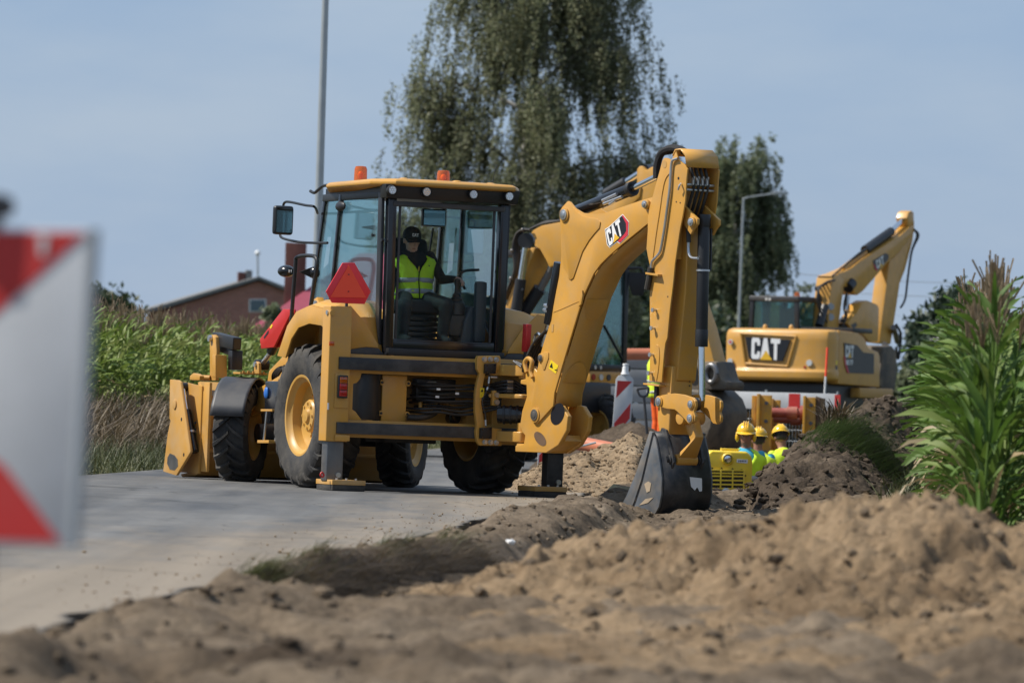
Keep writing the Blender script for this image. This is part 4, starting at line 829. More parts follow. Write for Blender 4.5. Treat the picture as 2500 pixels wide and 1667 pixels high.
for base, rad in ((a.lerp(b, 0.15), 0.125),):
    pts = [Vector((rad*math.cos(t), 0, 0)) + dv*(rad*1.4*math.sin(t)) for t in [math.pi*i/12 for i in range(13)]]
    nn = Vector((0, -dv.z, dv.y)); nn = nn if nn.y > 0 else -nn
    G().prism([base + p + nn*0.019 for p in pts] + [base + Vector((-0.125, 0, 0)) - dv*0.05 + nn*0.019, base + Vector((0.125, 0, 0)) - dv*0.05 + nn*0.019], nn*0.006).out('boom_patch', 'yellow', boom, 0.002, 2, FB)
e_lo = a.lerp(b, 1.9)
pts = [Vector((0.13*math.cos(t), 0, 0)) - dv*(0.22*math.sin(t)) for t in [math.pi*i/12 for i in range(13)]]
G().prism([Vector((0, *[(p.y, p.z) for p in BM.tr('P', [(1362, 925)], 0, 0.17)][0])) + p + nn*0.030 + dv*0.02 for p in pts], nn*0.006).out('boom_patch', 'yellow', boom, 0.002, 2, FB)
def pinhead(fr, c, p, x, r, parent, dx=0.02, F=None, col='zinc'):
    q = fr.on(c, p, 0, x); g = G(); g.cyl(q, q + Vector((dx, 0, 0)), r*1.35, n=24); o = g.out('boss', 'yellow', parent, 0.003, 2, F)
    g = G(); g.cyl(q + Vector((dx, 0, 0)), q + Vector((dx*1.7, 0, 0)), r, n=20); g.cyl(q + Vector((dx*1.7, 0, 0)), q + Vector((dx*2.1, 0, 0)), r*0.62, n=6); g.out('pin', col, parent, 0.002, 2, F)
pinhead(BM, 'c4', (562, 578), 0.18, 0.052, boom, 0.016, FB); pinhead(BM, 'c4', (1198, 500), 0.17, 0.034, boom, 0.03, FB)
pinhead(BM, 'c5', (335, 667), 0.17, 0.055, boom, 0.012, FB, 'steel'); pinhead(BM, 'c5', (382, 232), 0.17, 0.034, boom, 0.012, FB, 'steel')
G().prism(BM.tr('c5', [(382, 200), (410, 185), (440, 190), (440, 230), (410, 320), (398, 322), (385, 265)], 0, 0.17), (0.008, 0, 0)).out('pin_plate', 'yellow', boom, 0.003, 2, FB)
for q in ([(540, 1000), (640, 960), (740, 915), (810, 885)],): G().tube(BM.tr('e5', q, 0, 0.171), 0.0035, 6).out('weld_seam', 'yellow', boom, frame=FB)
G().prism(BM.tr('e5', [(525, 1120), (545, 1120), (540, 1200), (522, 1200)], 0, 0.1705), (0.003, 0, 0)).out('tie_slot', 'yellow_worn', boom, 0.001, 1, FB)
G().prism(BM.tr('e5', [(845, 780), (850, 830), (835, 920), (808, 945), (812, 900)], 0, 0.1705), (0.02, 0, 0)).out('hose_tab', 'yellow', boom, 0.003, 2, FB)
ws = G().prism(BM.tr('c5', [(455, 247), (512, 290), (493, 352), (438, 310)], 0, 0.171), (0.002, 0, 0)).out('warning_sticker', 'sticker_yellow', boom, 0, 2, FB)
G().prism(BM.tr('c5', [(463, 268), (470, 312), (444, 300)], 0, 0.1735), (0.001, 0, 0)).out('mark', 'logo_black', ws, 0, 2, FB); G().prism(BM.tr('c5', [(484, 318), (498, 322), (500, 305), (503, 330), (484, 326)], 0, 0.1735), (0.001, 0, 0)).out('mark', 'logo_black', ws, 0, 2, FB)
# maker's badge on the boom
lb = G().prism(BM.tr('e5', [(1060, 165), (1100, 140), (1240, 12), (1303, 90), (1298, 225), (1212, 310), (1185, 292), (1108, 350), (1082, 320)], 0, 0.1705), (0.002, 0, 0)).out('badge', 'logo_white', boom, 0, 2, FB)
G().prism(BM.tr('e5', [(1065, 170), (1104, 146), (1240, 20), (1298, 93), (1293, 222), (1211, 303), (1185, 284), (1108, 343), (1087, 317)], 0, 0.173), (0.001, 0, 0)).out('badge_field', 'logo_black', lb, 0, 2, FB)
G().prism(BM.tr('e5', [(1232, 28), (1240, 22), (1296, 94), (1291, 221), (1211, 300), (1190, 282), (1210, 262), (1255, 215), (1276, 180), (1272, 105)], 0, 0.1745), (0.001, 0, 0)).out('badge_band', 'logo_red', lb, 0, 2, FB)
p0, px_, py_ = BM.on('e5', (1104, 338), 0, 0.1745), BM.on('e5', (1242, 214), 0, 0.1745), BM.on('e5', (1070, 180), 0, 0.1745)
ex, ey = (px_-p0), (py_-p0)
MM = Matrix(((0, 0, 1, p0.x), (ex.y, ey.y, 0, p0.y), (ex.z, ey.z, 0, p0.z), (0, 0, 0, 1)))
cat_mark(lb, FB @ MM, 1.0, 1.0, 0.0016)
# boom cylinder (left of the boom, partly hidden)
bc = G().cyl(BM.on('e5', (500, 1120), 0, 0.0), BM.on('e5', (605, 500), 0, 0.0), 0.058, n=20).out('boom_cylinder', 'black_gloss', bh, 0.006, 2, FB)
G().cyl(BM.on('e5', (440, 1340), 0, 0.0), BM.on('e5', (500, 1120), 0, 0.0), 0.034, n=16).out('rod', 'chrome', bc, frame=FB)
for p in ((508, 940), (500, 985)): c = BM.on('e5', p, 0, 0.0); d = (BM.on('e5', (605, 500), 0, 0.0)-c).normalized(); G().cyl(c-d*0.008, c+d*0.008, 0.068, n=20).out('clamp', 'zinc', bc, frame=FB)
# stick cylinder on top
sa, sb, sc_ = BM.on('c4', (640, 560), 0, 0.0), BM.on('c4', (1085, 378), 0, 0.0), BM.on('c4', (1330, 255), 0, 0.0)
sc = G().cyl(sa, sb, 0.060, n=22).out('stick_cylinder', 'black_gloss', bh, 0.004, 2, FB); d = (sb-sa).normalized()
G().cyl(sb - d*0.06, sb, 0.072, n=22).out('gland', 'black_paint', sc, 0.004, 2, FB); G().cyl(sb, sc_, 0.030, n=16).out('rod', 'chrome', sc, frame=FB)
for (p, q) in (((850, 470), (960, 420)), ((860, 495), (1000, 440)), ((905, 500), (950, 470))): G().cyl(BM.on('c4', p, 0, 0.085), BM.on('c4', q, 0, 0.085), 0.016, n=8).out('fitting', 'zinc', sc, frame=FB)
# hoses over the elbow in a black sleeve
for k, x in enumerate((0.09, 0.03, -0.05, -0.11)):
    G().tube([BM.on('c4', p, 0, x) for p in ((1265, 300), (1268, 200), (1300, 110), (1370, 70+6*k), (1440, 78), (1500, 110))], 0.036, 8).out('hose_sleeve', 'black_cloth', bh, frame=FB)
# ---- outer stick
sL = [(1308, 165), (1322, 143), (1345, 145), (1375, 160), (1395, 128), (1412, 92), (1432, 160), (1480, 196), (1500, 228), (1492, 300), (1482, 470), (1462, 590), (1440, 700), (1404, 950), (1390, 1100), (1365, 1300), (1345, 1520)]
sL2 = [(1330, 1560), (1320, 1640), (1302, 1860)]
sR = [(1207, 1850), (1214, 1640), (1213, 1400), (1211, 1200), (1211, 960), (1197, 900), (1186, 835), (1196, 700), (1196, 600), (1212, 510), (1236, 430), (1262, 330), (1285, 250)]
so = BM.tr('c4', sL + sL2 + sR, 0, 0.192)
yz = [(p.y, p.z) for p in so]
stick = G().prism([(0.192, y, z) for y, z in yz], (-0.016, 0, 0)).out('stick', 'yellow', bh, 0.003, 2, FB)
G().prism([(-0.176, y, z) for y, z in yz], (-0.016, 0, 0)).out('stick_plate', 'yellow', stick, 0.003, 2, FB)
# curved cap over the head and ribs
cap = [(p.y, p.z) for p in BM.tr('c4', [(1400, 110), (1412, 90), (1470, 86), (1500, 96)], 0, 0.192)]
cap = [(2.60, 3.27), (2.64, 3.325), (2.72, 3.33), (2.80, 3.27), (2.83, 3.16)]
G().loft([[(0.188, y, z) for y, z in cap], [(-0.188, y, z) for y, z in cap]], False).out('stick_cap', 'yellow', stick, 0, 2, FB, solid=0.014)
G().box(-0.175, 0.175, 2.60, 2.64, 2.3, 3.2).out('stick_web', 'yellow', stick, 0.004, 2, FB)
g = G()
for z in (3.0, 2.95): g.cyl((0.17, 2.78, z), (-0.17, 2.78, z), 0.012, n=10)
g.out('cross_pipe', 'zinc', stick, frame=FB)
for i in range(4):
    x = 0.08-0.055*i; G().tube([(x, 2.70, 3.25), (x+0.02, 2.78, 3.14), (x-0.01, 2.79, 3.0), (x+0.01, 2.75, 2.82), (x, 2.68, 2.70)], 0.015, 8).out('hose', 'hose', stick, frame=FB)
    G().cyl((x, 2.785, 3.0), (x, 2.79, 3.08), 0.019, n=8).out('fitting', 'zinc', stick, frame=FB)
# bracket cheeks for the bucket cylinder
for x in (0.11, -0.11-0.03):
    pts = BM.tr('c4', [(1480, 500), (1560, 580), (1592, 610), (1590, 650), (1560, 690), (1540, 730), (1480, 640)], 0, 0.13)
    G().prism([(x, p.y-0.02, p.z) for p in pts], (0.03, 0, 0)).out('cylinder_lug', 'yellow', stick, 0.004, 2, FB)
pinhead(BM, 'c4', (1540, 635), 0.142, 0.038, stick, 0.018, FB)
# main box of the stick seen from behind, then the inner telescopic stick
bx = [(2.46, 2.9), (2.70, 2.74), (2.62, 1.16), (2.36, 1.16), (2.30, 1.6)]
G().prism([(-0.15, y, z) for y, z in [(2.40, 2.70), (2.73, 2.70), (2.71, 2.0), (2.61, 1.16), (2.40, 1.16)]], (0.23, 0, 0)).out('stick_box', 'yellow', stick, 0.02, 3, FB)
inner = G().prism([(-0.125, y, z) for y, z in [(2.42, 1.3), (2.60, 1.3), (2.57, 0.62), (2.50, 0.565), (2.43, 0.60), (2.38, 0.80), (2.38, 1.0)]], (0.25, 0, 0)).out('inner_stick', 'yellow', bh, 0.018, 3, FB)
for z in (1.16, 1.12): c = Vector((-0.02-0.06, 2.601, z)); G().cyl(c, c + Vector((0, 0.004, 0)), 0.008, n=8).out('hole', 'logo_black', inner, frame=FB)
G().prism([(0.115, y, z) for y, z in [(2.25, 1.135), (2.50, 1.12), (2.50, 1.105), (2.25, 1.12)]], (0.09, 0, 0)).out('end_lip', 'yellow', stick, 0.002, 2, FB)
G().prism([(0.125, y, z) for y, z in [(2.36, 1.11), (2.40, 1.11), (2.40, 0.92), (2.36, 0.92)]], (0.03, 0, 0)).out('wear_strip', 'black_paint', inner, 0, 2, FB)
# bolts and pipes on the outer stick
for p in ((1262, 1308), (1250, 1447), (1240, 1650), (1228, 1790)):
    q = BM.on('c4', p, 0, 0.192); g = G(); g.cyl(q, q + Vector((0.035, 0, 0)), 0.012, n=8); g.cyl(q + Vector((0.035, 0, 0)), q + Vector((0.05, 0, 0)), 0.022, n=6); g.out('bolt', 'zinc', stick, frame=FB)
for p in ((1432, 300), (1415, 480), (1445, 487), (1350, 1205)): q = BM.on('c4', p, 0, 0.1922); G().cyl(q, q + Vector((0.0015, 0, 0)), 0.014 if p[1] == 300 else 0.008, n=12).out('hole', 'logo_black', stick, frame=FB)
q = BM.on('c4', (1325, 192), 0, 0.1922); G().cyl(q, q + Vector((0.002, 0, 0)), 0.036, n=20).out('pin_hole', 'yellow_worn', stick, frame=FB)
G().tube([p + Vector((0.02, 0, 0)) for p in BM.tr('c4', [(1440, 150), (1400, 165), (1388, 220), (1378, 380), (1360, 520), (1335, 700), (1310, 840), (1290, 885), (1245, 935), (1235, 985)], 0, 0.192)], 0.013, 8).out('steel_pipe', 'zinc', stick, frame=FB)
G().tube([p + Vector((0.02, 0, 0)) for p in BM.tr('c4', [(1232, 985), (1225, 1040), (1205, 1150)], 0, 0.192)], 0.030, 10).out('hose_guard', 'hose', stick, frame=FB)
G().prism(BM.tr('c4', [(1210, 1020), (1305, 1035), (1305, 1050), (1210, 1035)], 0, 0.193), (0.05, 0, 0)).out('hose_bracket', 'yellow', stick, 0.002, 2, FB)
for pts in ([(1265, 260), (1340, 300), (1310, 450), (1290, 600), (1250, 800), (1235, 910)], ):
    G().tube([p for p in BM.tr('c4', [(1380, 245), (1335, 300), (1310, 400), (1290, 540), (1262, 720), (1236, 910)], 0, 0.194)], 0.006, 6).out('weld_bead', 'yellow', stick, frame=FB)
G().tube(BM.tr('c5', [(1265, 130), (1280, 150), (1285, 220), (1275, 330), (1262, 405)], 0, 0.194), 0.006, 6).out('weld_bead', 'yellow', stick, frame=FB)
for p in ((1450, 340),): q = BM.on('c4', p, 0, 0.20); G().tube([q, q + Vector((0.03, 0.02, -0.02)), q + Vector((0.03, 0, -0.06))], 0.009, 8).out('lynch_pin', 'zinc', stick, frame=FB)
# hose beside the bucket cylinder
G().tube(BM.tr('c4', [(1490, 620), (1505, 690), (1510, 790)], 0, 0.10), 0.022, 8).out('hose', 'hose', stick, frame=FB)
G().tube(BM.tr('c4', [(1508, 770), (1508, 860), (1530, 905), (1580, 912)], 0, 0.10), 0.013, 8).out('pipe', 'zinc', stick, frame=FB)
# bucket cylinder
ca, cb, cc = BM.on('c4', (1628, 600), 0, -0.01), BM.on('c5', (1607, 145), 0, -0.01), BM.on('c5', (1612, 560), 0, -0.01)
bcy = G().cyl(ca, cb, 0.057, n=24).out('bucket_cylinder', 'black_paint', bh, 0.006, 2, FB)
d = (cb-ca).normalized()
G().cyl(ca - d*0.03, ca + d*0.09, 0.062, n=22).out('cylinder_eye', 'black_paint', bcy, 0.01, 2, FB)
G().cyl(cb - d*0.16, cb, 0.061, n=24).out('gland', 'black_paint', bcy, 0.003, 2, FB); G().cyl(cb, cc, 0.031, n=18).out('rod', 'chrome', bcy, frame=FB)
c = ca.lerp(cb, 0.41); G().cyl(c - d*0.009, c + d*0.009, 0.065, n=22).out('clamp', 'zinc', bcy, frame=FB)
G().tube([ca + Vector((-0.07, 0.02, -0.1)), ca + Vector((-0.075, 0.02, -0.4)), c + Vector((-0.07, 0.02, 0))], 0.012, 8).out('pipe', 'black_paint', bcy, frame=FB)
# linkage
lkp = BM.tr('c5', [(1268, 560), (1272, 535), (1295, 518), (1340, 508), (1400, 502), (1470, 512), (1540, 535), (1560, 560), (1562, 600), (1548, 640), (1560, 680), (1555, 715), (1530, 735), (1500, 728), (1470, 690), (1420, 640), (1400, 625), (1340, 620), (1290, 605)], 0, 0.165)
link = G().prism(lkp, (-0.03, 0, 0)).out('bucket_link', 'yellow', bh, 0.006, 3, FB)
G().prism([Vector((-0.135, p.y, p.z)) for p in lkp], (-0.03, 0, 0)).out('link_plate', 'yellow', link, 0.006, 3, FB)
for p, r in (((1285, 565), 0.040), ((1530, 585), 0.036), ((1525, 692), 0.038)): pinhead(BM, 'c5', p, 0.165, r, link, 0.012, FB)
q = BM.on('c5', (1525, 692), 0, 0.0); g = G(); g.cyl((0.13, q.y, q.z), (-0.13, q.y, q.z), 0.062, n=24); g.out('link_tube', 'yellow', link, 0.006, 2, FB)
q = BM.on('c5', (1530, 585), 0, 0.0); q2 = BM.on('c5', (1622, 585), 0, -0.0); g = G(); g.cyl((0.075, q.y, q.z), (-0.075, q.y, q.z), 0.062, n=24); g.out('rod_eye', 'black_paint', link, 0.006, 2, FB)
tl = BM.on('c5', (1525, 692), 0, 0.0); bl = BM.on('c5', (1440, 1005), 0, 0.12); 
tip = Vector((0, 2.66, 0.42))
g = G(); g.loft([[(sx*w, tl.y + a, tl.z + b) for sx, a, b in ((1, -0.045, -0.02), (1, 0.045, 0.02), (-1, 0.045, 0.02), (-1, -0.045, -0.02))] for w in (0.06,)] + [[(sx*0.05, 2.85 + a, 0.62 + b) for sx, a, b in ((1, -0.04, -0.02), (1, 0.04, 0.02), (-1, 0.04, 0.02), (-1, -0.04, -0.02))], [(sx*0.11, tip.y + a, tip.z + b) for sx, a, b in ((1, -0.05, 0.0), (1, 0.05, 0.02), (-1, 0.05, 0.02), (-1, -0.05, 0.0))]])
lever = g.out('bucket_lever', 'yellow', bh, 0.012, 2, FB)
G().cyl((0.12, tip.y, tip.z), (-0.12, tip.y, tip.z), 0.055, n=20).out('lever_tube', 'yellow', lever, 0.004, 2, FB); G().cyl((0.22, tip.y, tip.z), (-0.22, tip.y, tip.z), 0.035, n=14).out('pin', 'black_paint', lever, 0.003, 2, FB)
# ---- digging bucket: side profile swept across its width
side = BM.tr('c5', [(1228, 795), (1252, 840), (1272, 930), (1292, 1060), (1303, 1150), (1300, 1270), (1280, 1370), (1245, 1435), (1200, 1488), (1100, 1478), (1025, 1462), (1085, 1330), (1140, 1160), (1190, 960)], 0, 0.30)
sp = [(p.y, p.z) for p in side]
bkt = G().prism([(0.30, y, z) for y, z in sp], (-0.025, 0, 0)).out('digging_bucket', 'bucket_side', bh, 0.006, 2, FB)
G().prism([(-0.275, y, z) for y, z in sp], (-0.025, 0, 0)).out('bucket_side', 'bucket_side', bkt, 0.006, 2, FB)
shp = sp[0:11]
cy0, cz0 = sum(p[0] for p in sp)/len(sp), sum(p[1] for p in sp)/len(sp)
g = G(); g.loft([[(x, y, z) for y, z in shp] for x in (0.274, -0.274)], False); g.out('bucket_shell', 'bucket_black', bkt, 0, 2, FB, solid=0.02, ang=50)
lip = BM.tr('c5', [(1210, 790), (1232, 800), (1192, 965), (1145, 1165), (1090, 1330), (1030, 1468), (950, 1440), (1030, 1290), (1105, 1110), (1165, 930)], 0, 0.315)
G().prism(lip, (-0.03, 0, 0)).out('side_cutter', 'bucket_side', bkt, 0.004, 2, FB)
G().prism([Vector((-0.285, p.y, p.z)) for p in lip], (-0.03, 0, 0)).out('side_cutter', 'bucket_side', bkt, 0.004, 2, FB)
for i in range(5):
    x = 0.26-0.13*i; b0 = sp[10]
    G().prism([(x-0.03, b0[0]+0.04, b0[1]-0.015), (x-0.03, b0[0]-0.13, b0[1]-0.0), (x-0.03, b0[0]-0.02, b0[1]+0.04)], (0.06, 0, 0)).out('tooth', 'steel', bkt, 0.004, 2, FB)
for x in (0.17, -0.17):
    ear = [(2.47, 0.62), (2.53, 0.72), (2.60, 0.70), (2.70, 0.52), (2.735, 0.40), (2.70, 0.34), (2.66, 0.20), (2.60, 0.30)]
    G().prism([(x-0.014, y, z) for y, z in ear], (0.028, 0, 0)).out('hinge_plate', 'bucket_black', bkt, 0.006, 2, FB)
    G().cyl((x-0.03, 2.66, 0.42), (x+0.03, 2.66, 0.42), 0.05, n=18).out('hinge_boss', 'bucket_black', bkt, 0.004, 2, FB)
G().cyl((0.20, 2.50, 0.625), (-0.20, 2.50, 0.625), 0.04, n=16).out('bucket_pin', 'steel', bkt, 0.004, 2, FB)
for q in ([(1172, 1195), (1200, 1175), (1224, 1190), (1215, 1250), (1190, 1262)], [(1150, 1110), (1165, 1100), (1150, 1180), (1125, 1215)], [(1090, 1300), (1112, 1290), (1104, 1330)], [(1180, 1310), (1240, 1300), (1200, 1340), (1130, 1360)]): G().prism(BM.tr('c5', q, 0, 0.301), (0.004, 0, 0)).out('stuck_sand', 'sand_stuck', bkt, 0.001, 1, FB)
G().prism(BM.tr('c5', [(1040, 1430), (1030, 1466), (952, 1440), (975, 1400)], 0, 0.3165), (0.003, 0, 0)).out('stuck_sand', 'sand_stuck', bkt, 0, 2, FB)
tp = [(-0.10, 0.165), (-0.24, 0.155), (-0.245, 0.035), (-0.215, 0.03), (-0.20, 0.055), (-0.185, 0.07), (-0.16, 0.04), (-0.115, 0.075)]
yb = lambda z: float(np.interp(z, [p[1] for p in shp[::-1]], [p[0] for p in shp[::-1]]))
G().prism([(x+0.08, yb(z+0.10)+0.013, z+0.10) for x, z in tp], (0, 0.002, 0)).out('torn_sticker', 'logo_white', bkt, 0, 2, FB)
# ---- loader end
wear = G(); sidep = BK.tr('c2', [(104, 682), (160, 686), (182, 700), (250, 1175), (255, 1215), (150, 1388), (54, 1358), (88, 1080), (108, 985), (100, 970)], 0, -1.22)
lbk = G().prism(sidep, (0.03, 0, 0)).out('loader_bucket', 'yellow_worn', bh, 0.008, 2)
G().prism([(-p.x, p.y, p.z) for p in sidep], (-0.03, 0, 0)).out('bucket_side', 'yellow_worn', lbk, 0.008, 2)
wp = BK.tr('c2', [(105, 1225), (140, 1240), (162, 1270), (165, 1320), (140, 1350), (105, 1345), (85, 1300), (88, 1255)], 0, -1.2205)
G().prism(wp, (-0.0015, 0, 0)).out('worn_patch', 'steel', lbk)
q = BK.on('c2', (143, 865), 0, -1.22); G().cyl(q, q + Vector((-0.012, 0, 0)), 0.05, n=18).out('boss', 'yellow_worn', lbk, 0.003)
for p in ((190, 975), (207, 1235)): q = BK.on('c2', p, 0, -1.2203); G().cyl(q, q + Vector((-0.001, 0, 0)), 0.02, n=12).out('hole', 'logo_black', lbk)
g = G(); g.prism([(-1.06, y, z) for y, z in [(3.86, 0.30), (3.98, 0.06), (4.40, 0.03), (4.45, 0.06), (4.05, 0.10), (3.93, 0.34), (3.93, 0.88), (4.05, 1.02), (3.98, 1.03), (3.86, 0.92)]], (2.26, 0, 0)); g.out('bucket_back', 'yellow_worn', lbk, 0.006)
g = G(); g.box(-1.05, 1.10, 3.80, 3.858, 0.80, 0.84); g.box(-1.05, 1.10, 3.80, 3.858, 0.30, 0.335); g.box(-1.06, -1.03, 3.70, 3.86, 0.10, 1.02); g.out('back_rib', 'yellow_worn', lbk, 0.004)
G().prism([(-1.075, 3.88, 0.08), (-1.075, 3.88, 0.98), (-1.075, 4.42, 1.02), (-1.075, 4.50, 0.08)], (0.02, 0, 0)).out('end_wall', 'yellow_worn', lbk)
a, b = BK.on('c2', (200, 735), 0, -1.12), BK.on('c2', (288, 1215), 0, -1.12); mdl = a.lerp(b, 0.37)
lc = G().cyl(mdl, b, 0.042, n=18).out('clam_cylinder', 'black_gloss', bh, 0.006); G().cyl(a, mdl, 0.024, n=14).out('rod', 'chrome', lc); G().cyl(a + Vector((-0.05, 0, 0)), a + Vector((0.05, 0, 0)), 0.045, n=14).out('eye', 'black_paint', lc, 0.004)
c = mdl.lerp(b, 0.55); d = (b-a).normalized(); G().cyl(c-d*0.012, c+d*0.012, 0.055, n=16).out('clamp', 'zinc', lc)
for dz in (0, 0.07): G().tube([c + Vector((0.03, 0, 0.10-dz)), c + Vector((0.15, -0.05, 0.20-dz)), c + Vector((0.45, -0.10, 0.25-dz))], 0.011, 8).out('hose', 'hose', bh)
G().box(-0.98, -0.75, 3.852, 3.858, 0.885, 0.945).out('data_plate', 'galv', lbk)
for x in (-0.83, -0.72): G().cyl((x, 3.855, 0.64), (x, 3.84, 0.64), 0.022, n=10).out('bolt', 'yellow_worn', lbk)
# pin bracket and tube on top of the bucket
G().cyl(BK.on('c2', (270, 668), 0, -0.9), BK.on('c2', (400, 672), 0, -0.75), 0.03, n=14).out('hinge_tube', 'yellow', lbk)
G().prism(BK.tr('c2', [(250, 685), (252, 655), (275, 635), (300, 640), (325, 655), (322, 688)], 0, -0.92), (0.05, 0, 0)).out('hinge_lug', 'yellow', lbk, 0.006)
cr = G().prism(BK.tr('c2', [(398, 690), (398, 380), (410, 355), (425, 352), (440, 370), (448, 470), (440, 690)], 0, -0.74), (0.04, 0, 0)).out('tool_carrier', 'yellow', bh, 0.006)
G().prism(BK.tr('c2', [(440, 500), (525, 505), (527, 672), (440, 668)], 1, 4.15), (0, 0.10, 0)).out('carrier_block', 'yellow', cr, 0.01)
q = BK.on('c2', (408, 380), 0, -0.745); G().cyl(q, q + Vector((-0.03, 0, 0)), 0.035, n=14).out('pin', 'zinc', cr)
t0, t1 = BK.on('c2', (445, 380), 0, -0.66), BK.on('c2', (600, 420), 0, -0.64)
fk = G().bar(t0, t1 , 0.10, 0.13).out('fork_tube', 'black_paint', bh, 0.012)
dd = (t1-t0).normalized(); G().bar(t1, t1 + dd*0.003, 0.075, 0.10).out('tube_mouth', 'logo_black', fk)
G().bar(BK.on('c2', (450, 440), 0, -0.63), BK.on('c2', (575, 485), 0, -0.62), 0.07, 0.07).out('fork_brace', 'black_paint', fk, 0.008); G().bar(BK.on('c2', (588, 470), 0, -0.62), BK.on('c2', (585, 612), 0, -0.62), 0.12, 0.12, (0, 1, 0)).out('fork_heel', 'black_paint', fk, 0.01)
# loader arms, lift cylinder, red safety strut
for sx in (-1, 1):
    arm = [(1.40, 1.60), (1.40, 1.84), (1.46, 1.90), (1.54, 1.88), (1.60, 1.62), (1.80, 1.48), (2.35, 1.12), (3.2, 0.92), (3.95, 0.60), (3.95, 0.45), (3.1, 0.70), (2.2, 0.92), (1.75, 1.20)]
    la = G().prism([(sx*0.74, y, z) for y, z in arm], (sx*0.07, 0, 0)).out('loader_arm', 'yellow', bh, 0.008)
    G().cyl((sx*0.70, 1.47, 1.83), (sx*0.83, 1.47, 1.83), 0.035, n=16).out('pin', 'zinc', la)
G().box(-0.80, -0.70, 1.40, 1.55, 1.0, 1.62).out('loader_tower', 'yellow', bh, 0.01); G().box(0.70, 0.80, 1.40, 1.55, 1.0, 1.62).out('loader_tower', 'yellow', bh, 0.01)
rs = BK.tr('c2', [(766, 385), (938, 163), (985, 165), (990, 200), (868, 445), (775, 455)], 0, -0.83)
G().prism(rs, (0.025, 0, 0)).out('safety_strut', 'red_paint', bh, 0.006)
G().prism([p + Vector((0.05, 0, 0)) for p in rs], (0.02, 0, 0)).out('safety_strut_side', 'red_paint', bh, 0.006)
G().prism(BK.tr('c2', [(855, 275), (862, 285), (848, 310), (840, 300)], 0, -0.832), (-0.001, 0, 0)).out('sticker', 'sticker_yellow', bh); G().prism(BK.tr('c2', [(795, 372), (830, 318), (832, 338), (800, 382)], 0, -0.832), (-0.001, 0, 0)).out('slot', 'logo_black', bh)
a, b, c = BK.on('c2', (985, 200), 0, -0.76), BK.on('c2', (850, 480), 0, -0.76), BK.on('c2', (780, 575), 0, -0.76)
lf = G().cyl(a, b, 0.05, n=18).out('lift_cylinder', 'black_paint', bh, 0.006); G().cyl(b, c, 0.026, n=14).out('rod', 'zinc', lf); G().cyl(c + Vector((-0.07, 0, 0)), c + Vector((0.07, 0, 0)), 0.055, n=16).out('eye', 'black_paint', lf, 0.006)
G().prism(BK.tr('c2', [(722, 640), (725, 570), (740, 548), (757, 560), (760, 640)], 0, -0.85), (0.03, 0, 0)).out('pin_lug', 'yellow', bh, 0.006)
q = BK.on('c2', (738, 572), 0, -0.852); G().cyl(q, q + Vector((-0.02, 0, 0)), 0.026, n=14).out('pin', 'zinc', bh)
for k in range(4): G().tube([(-0.62, 3.0-0.05*k, 1.0), (-0.68, 2.9-0.05*k, 1.12), (-0.66, 2.7-0.05*k, 1.2), (-0.6, 2.3, 1.15)], 0.014, 8).out('hose', 'hose', bh)
# front mudguards
for sx in (-1, 1):
    pr = []
    for i in range(11):
        a = R(168 - 13.6*i) if True else 0
        pr.append((3.10 - 0.585*math.cos(a), 0.52 + 0.585*math.sin(a)))
    S = Matrix.Translation((sx*0.93, 3.10, 0)) @ Matrix.Rotation(R(-37), 4, 'Z') @ Matrix.Translation((-sx*0.93, -3.10, 0))
    g = G(); g.loft([[(sx*0.93 + dx, y, z) for y, z in [(3.10 - 0.575*math.cos(R(t)), 0.505 + 0.575*math.sin(R(t))) for t in (18, 30, 45, 60, 75, 90, 105, 120, 135, 148)]] for dx in (-0.18, -0.15, 0.15, 0.18)], False)
    mg = g.out('mudguard', 'dark_grey', bh, 0, frame=S, solid=0.012, ang=45)
    if sx < 0:
        g = G(); g.box(-1.0, -0.70, 3.0, 3.2, 1.115, 1.135); 
        for k in range(5): g.box(-0.98+0.055*k, -0.955+0.055*k, 2.985, 3.0, 1.12, 1.15)
        g.out('mudguard_bracket', 'yellow', bh, 0.004)
# tank and steps
tk = G().box(-0.98, -0.50, 1.80, 2.35, 0.62, 1.05).out('fuel_tank', 'black_gloss', bh, 0.015)
for x in (-0.94, -0.90): G().box(x-0.014, x+0.014, 1.7945, 1.7985, 0.82, 0.96).out('sticker', 'white_paint', tk)
q = BK.on('c2', (775, 775), 1, 2.34); G().ball((-0.99, 2.28, 0.93), (0.02, 0.05, 0.06), 10, 8).out('filler_cap', 'blue_plastic', tk)
sp_ = BK.tr('c2', [(820, 910), (905, 910), (795, 1140), (880, 1140)], 0, -1.02)
stp = G().bar(sp_[0], sp_[1], 0.14, 0.022).out('upper_step', 'yellow_worn', bh, 0.004); G().bar(sp_[2], sp_[3], 0.14, 0.03).out('lower_step', 'yellow_worn', bh, 0.004)
for k in (0, 1): G().bar(sp_[k], sp_[k+2], 0.012, 0.03).out('step_hanger', 'zinc', bh)
G().tube([(-0.92, 1.95, 0.60), (-0.95, 1.92, 0.40), (-0.93, 1.84, 0.32), (-0.90, 1.80, 0.42)], 0.018, 8).out('hose', 'hose', bh)
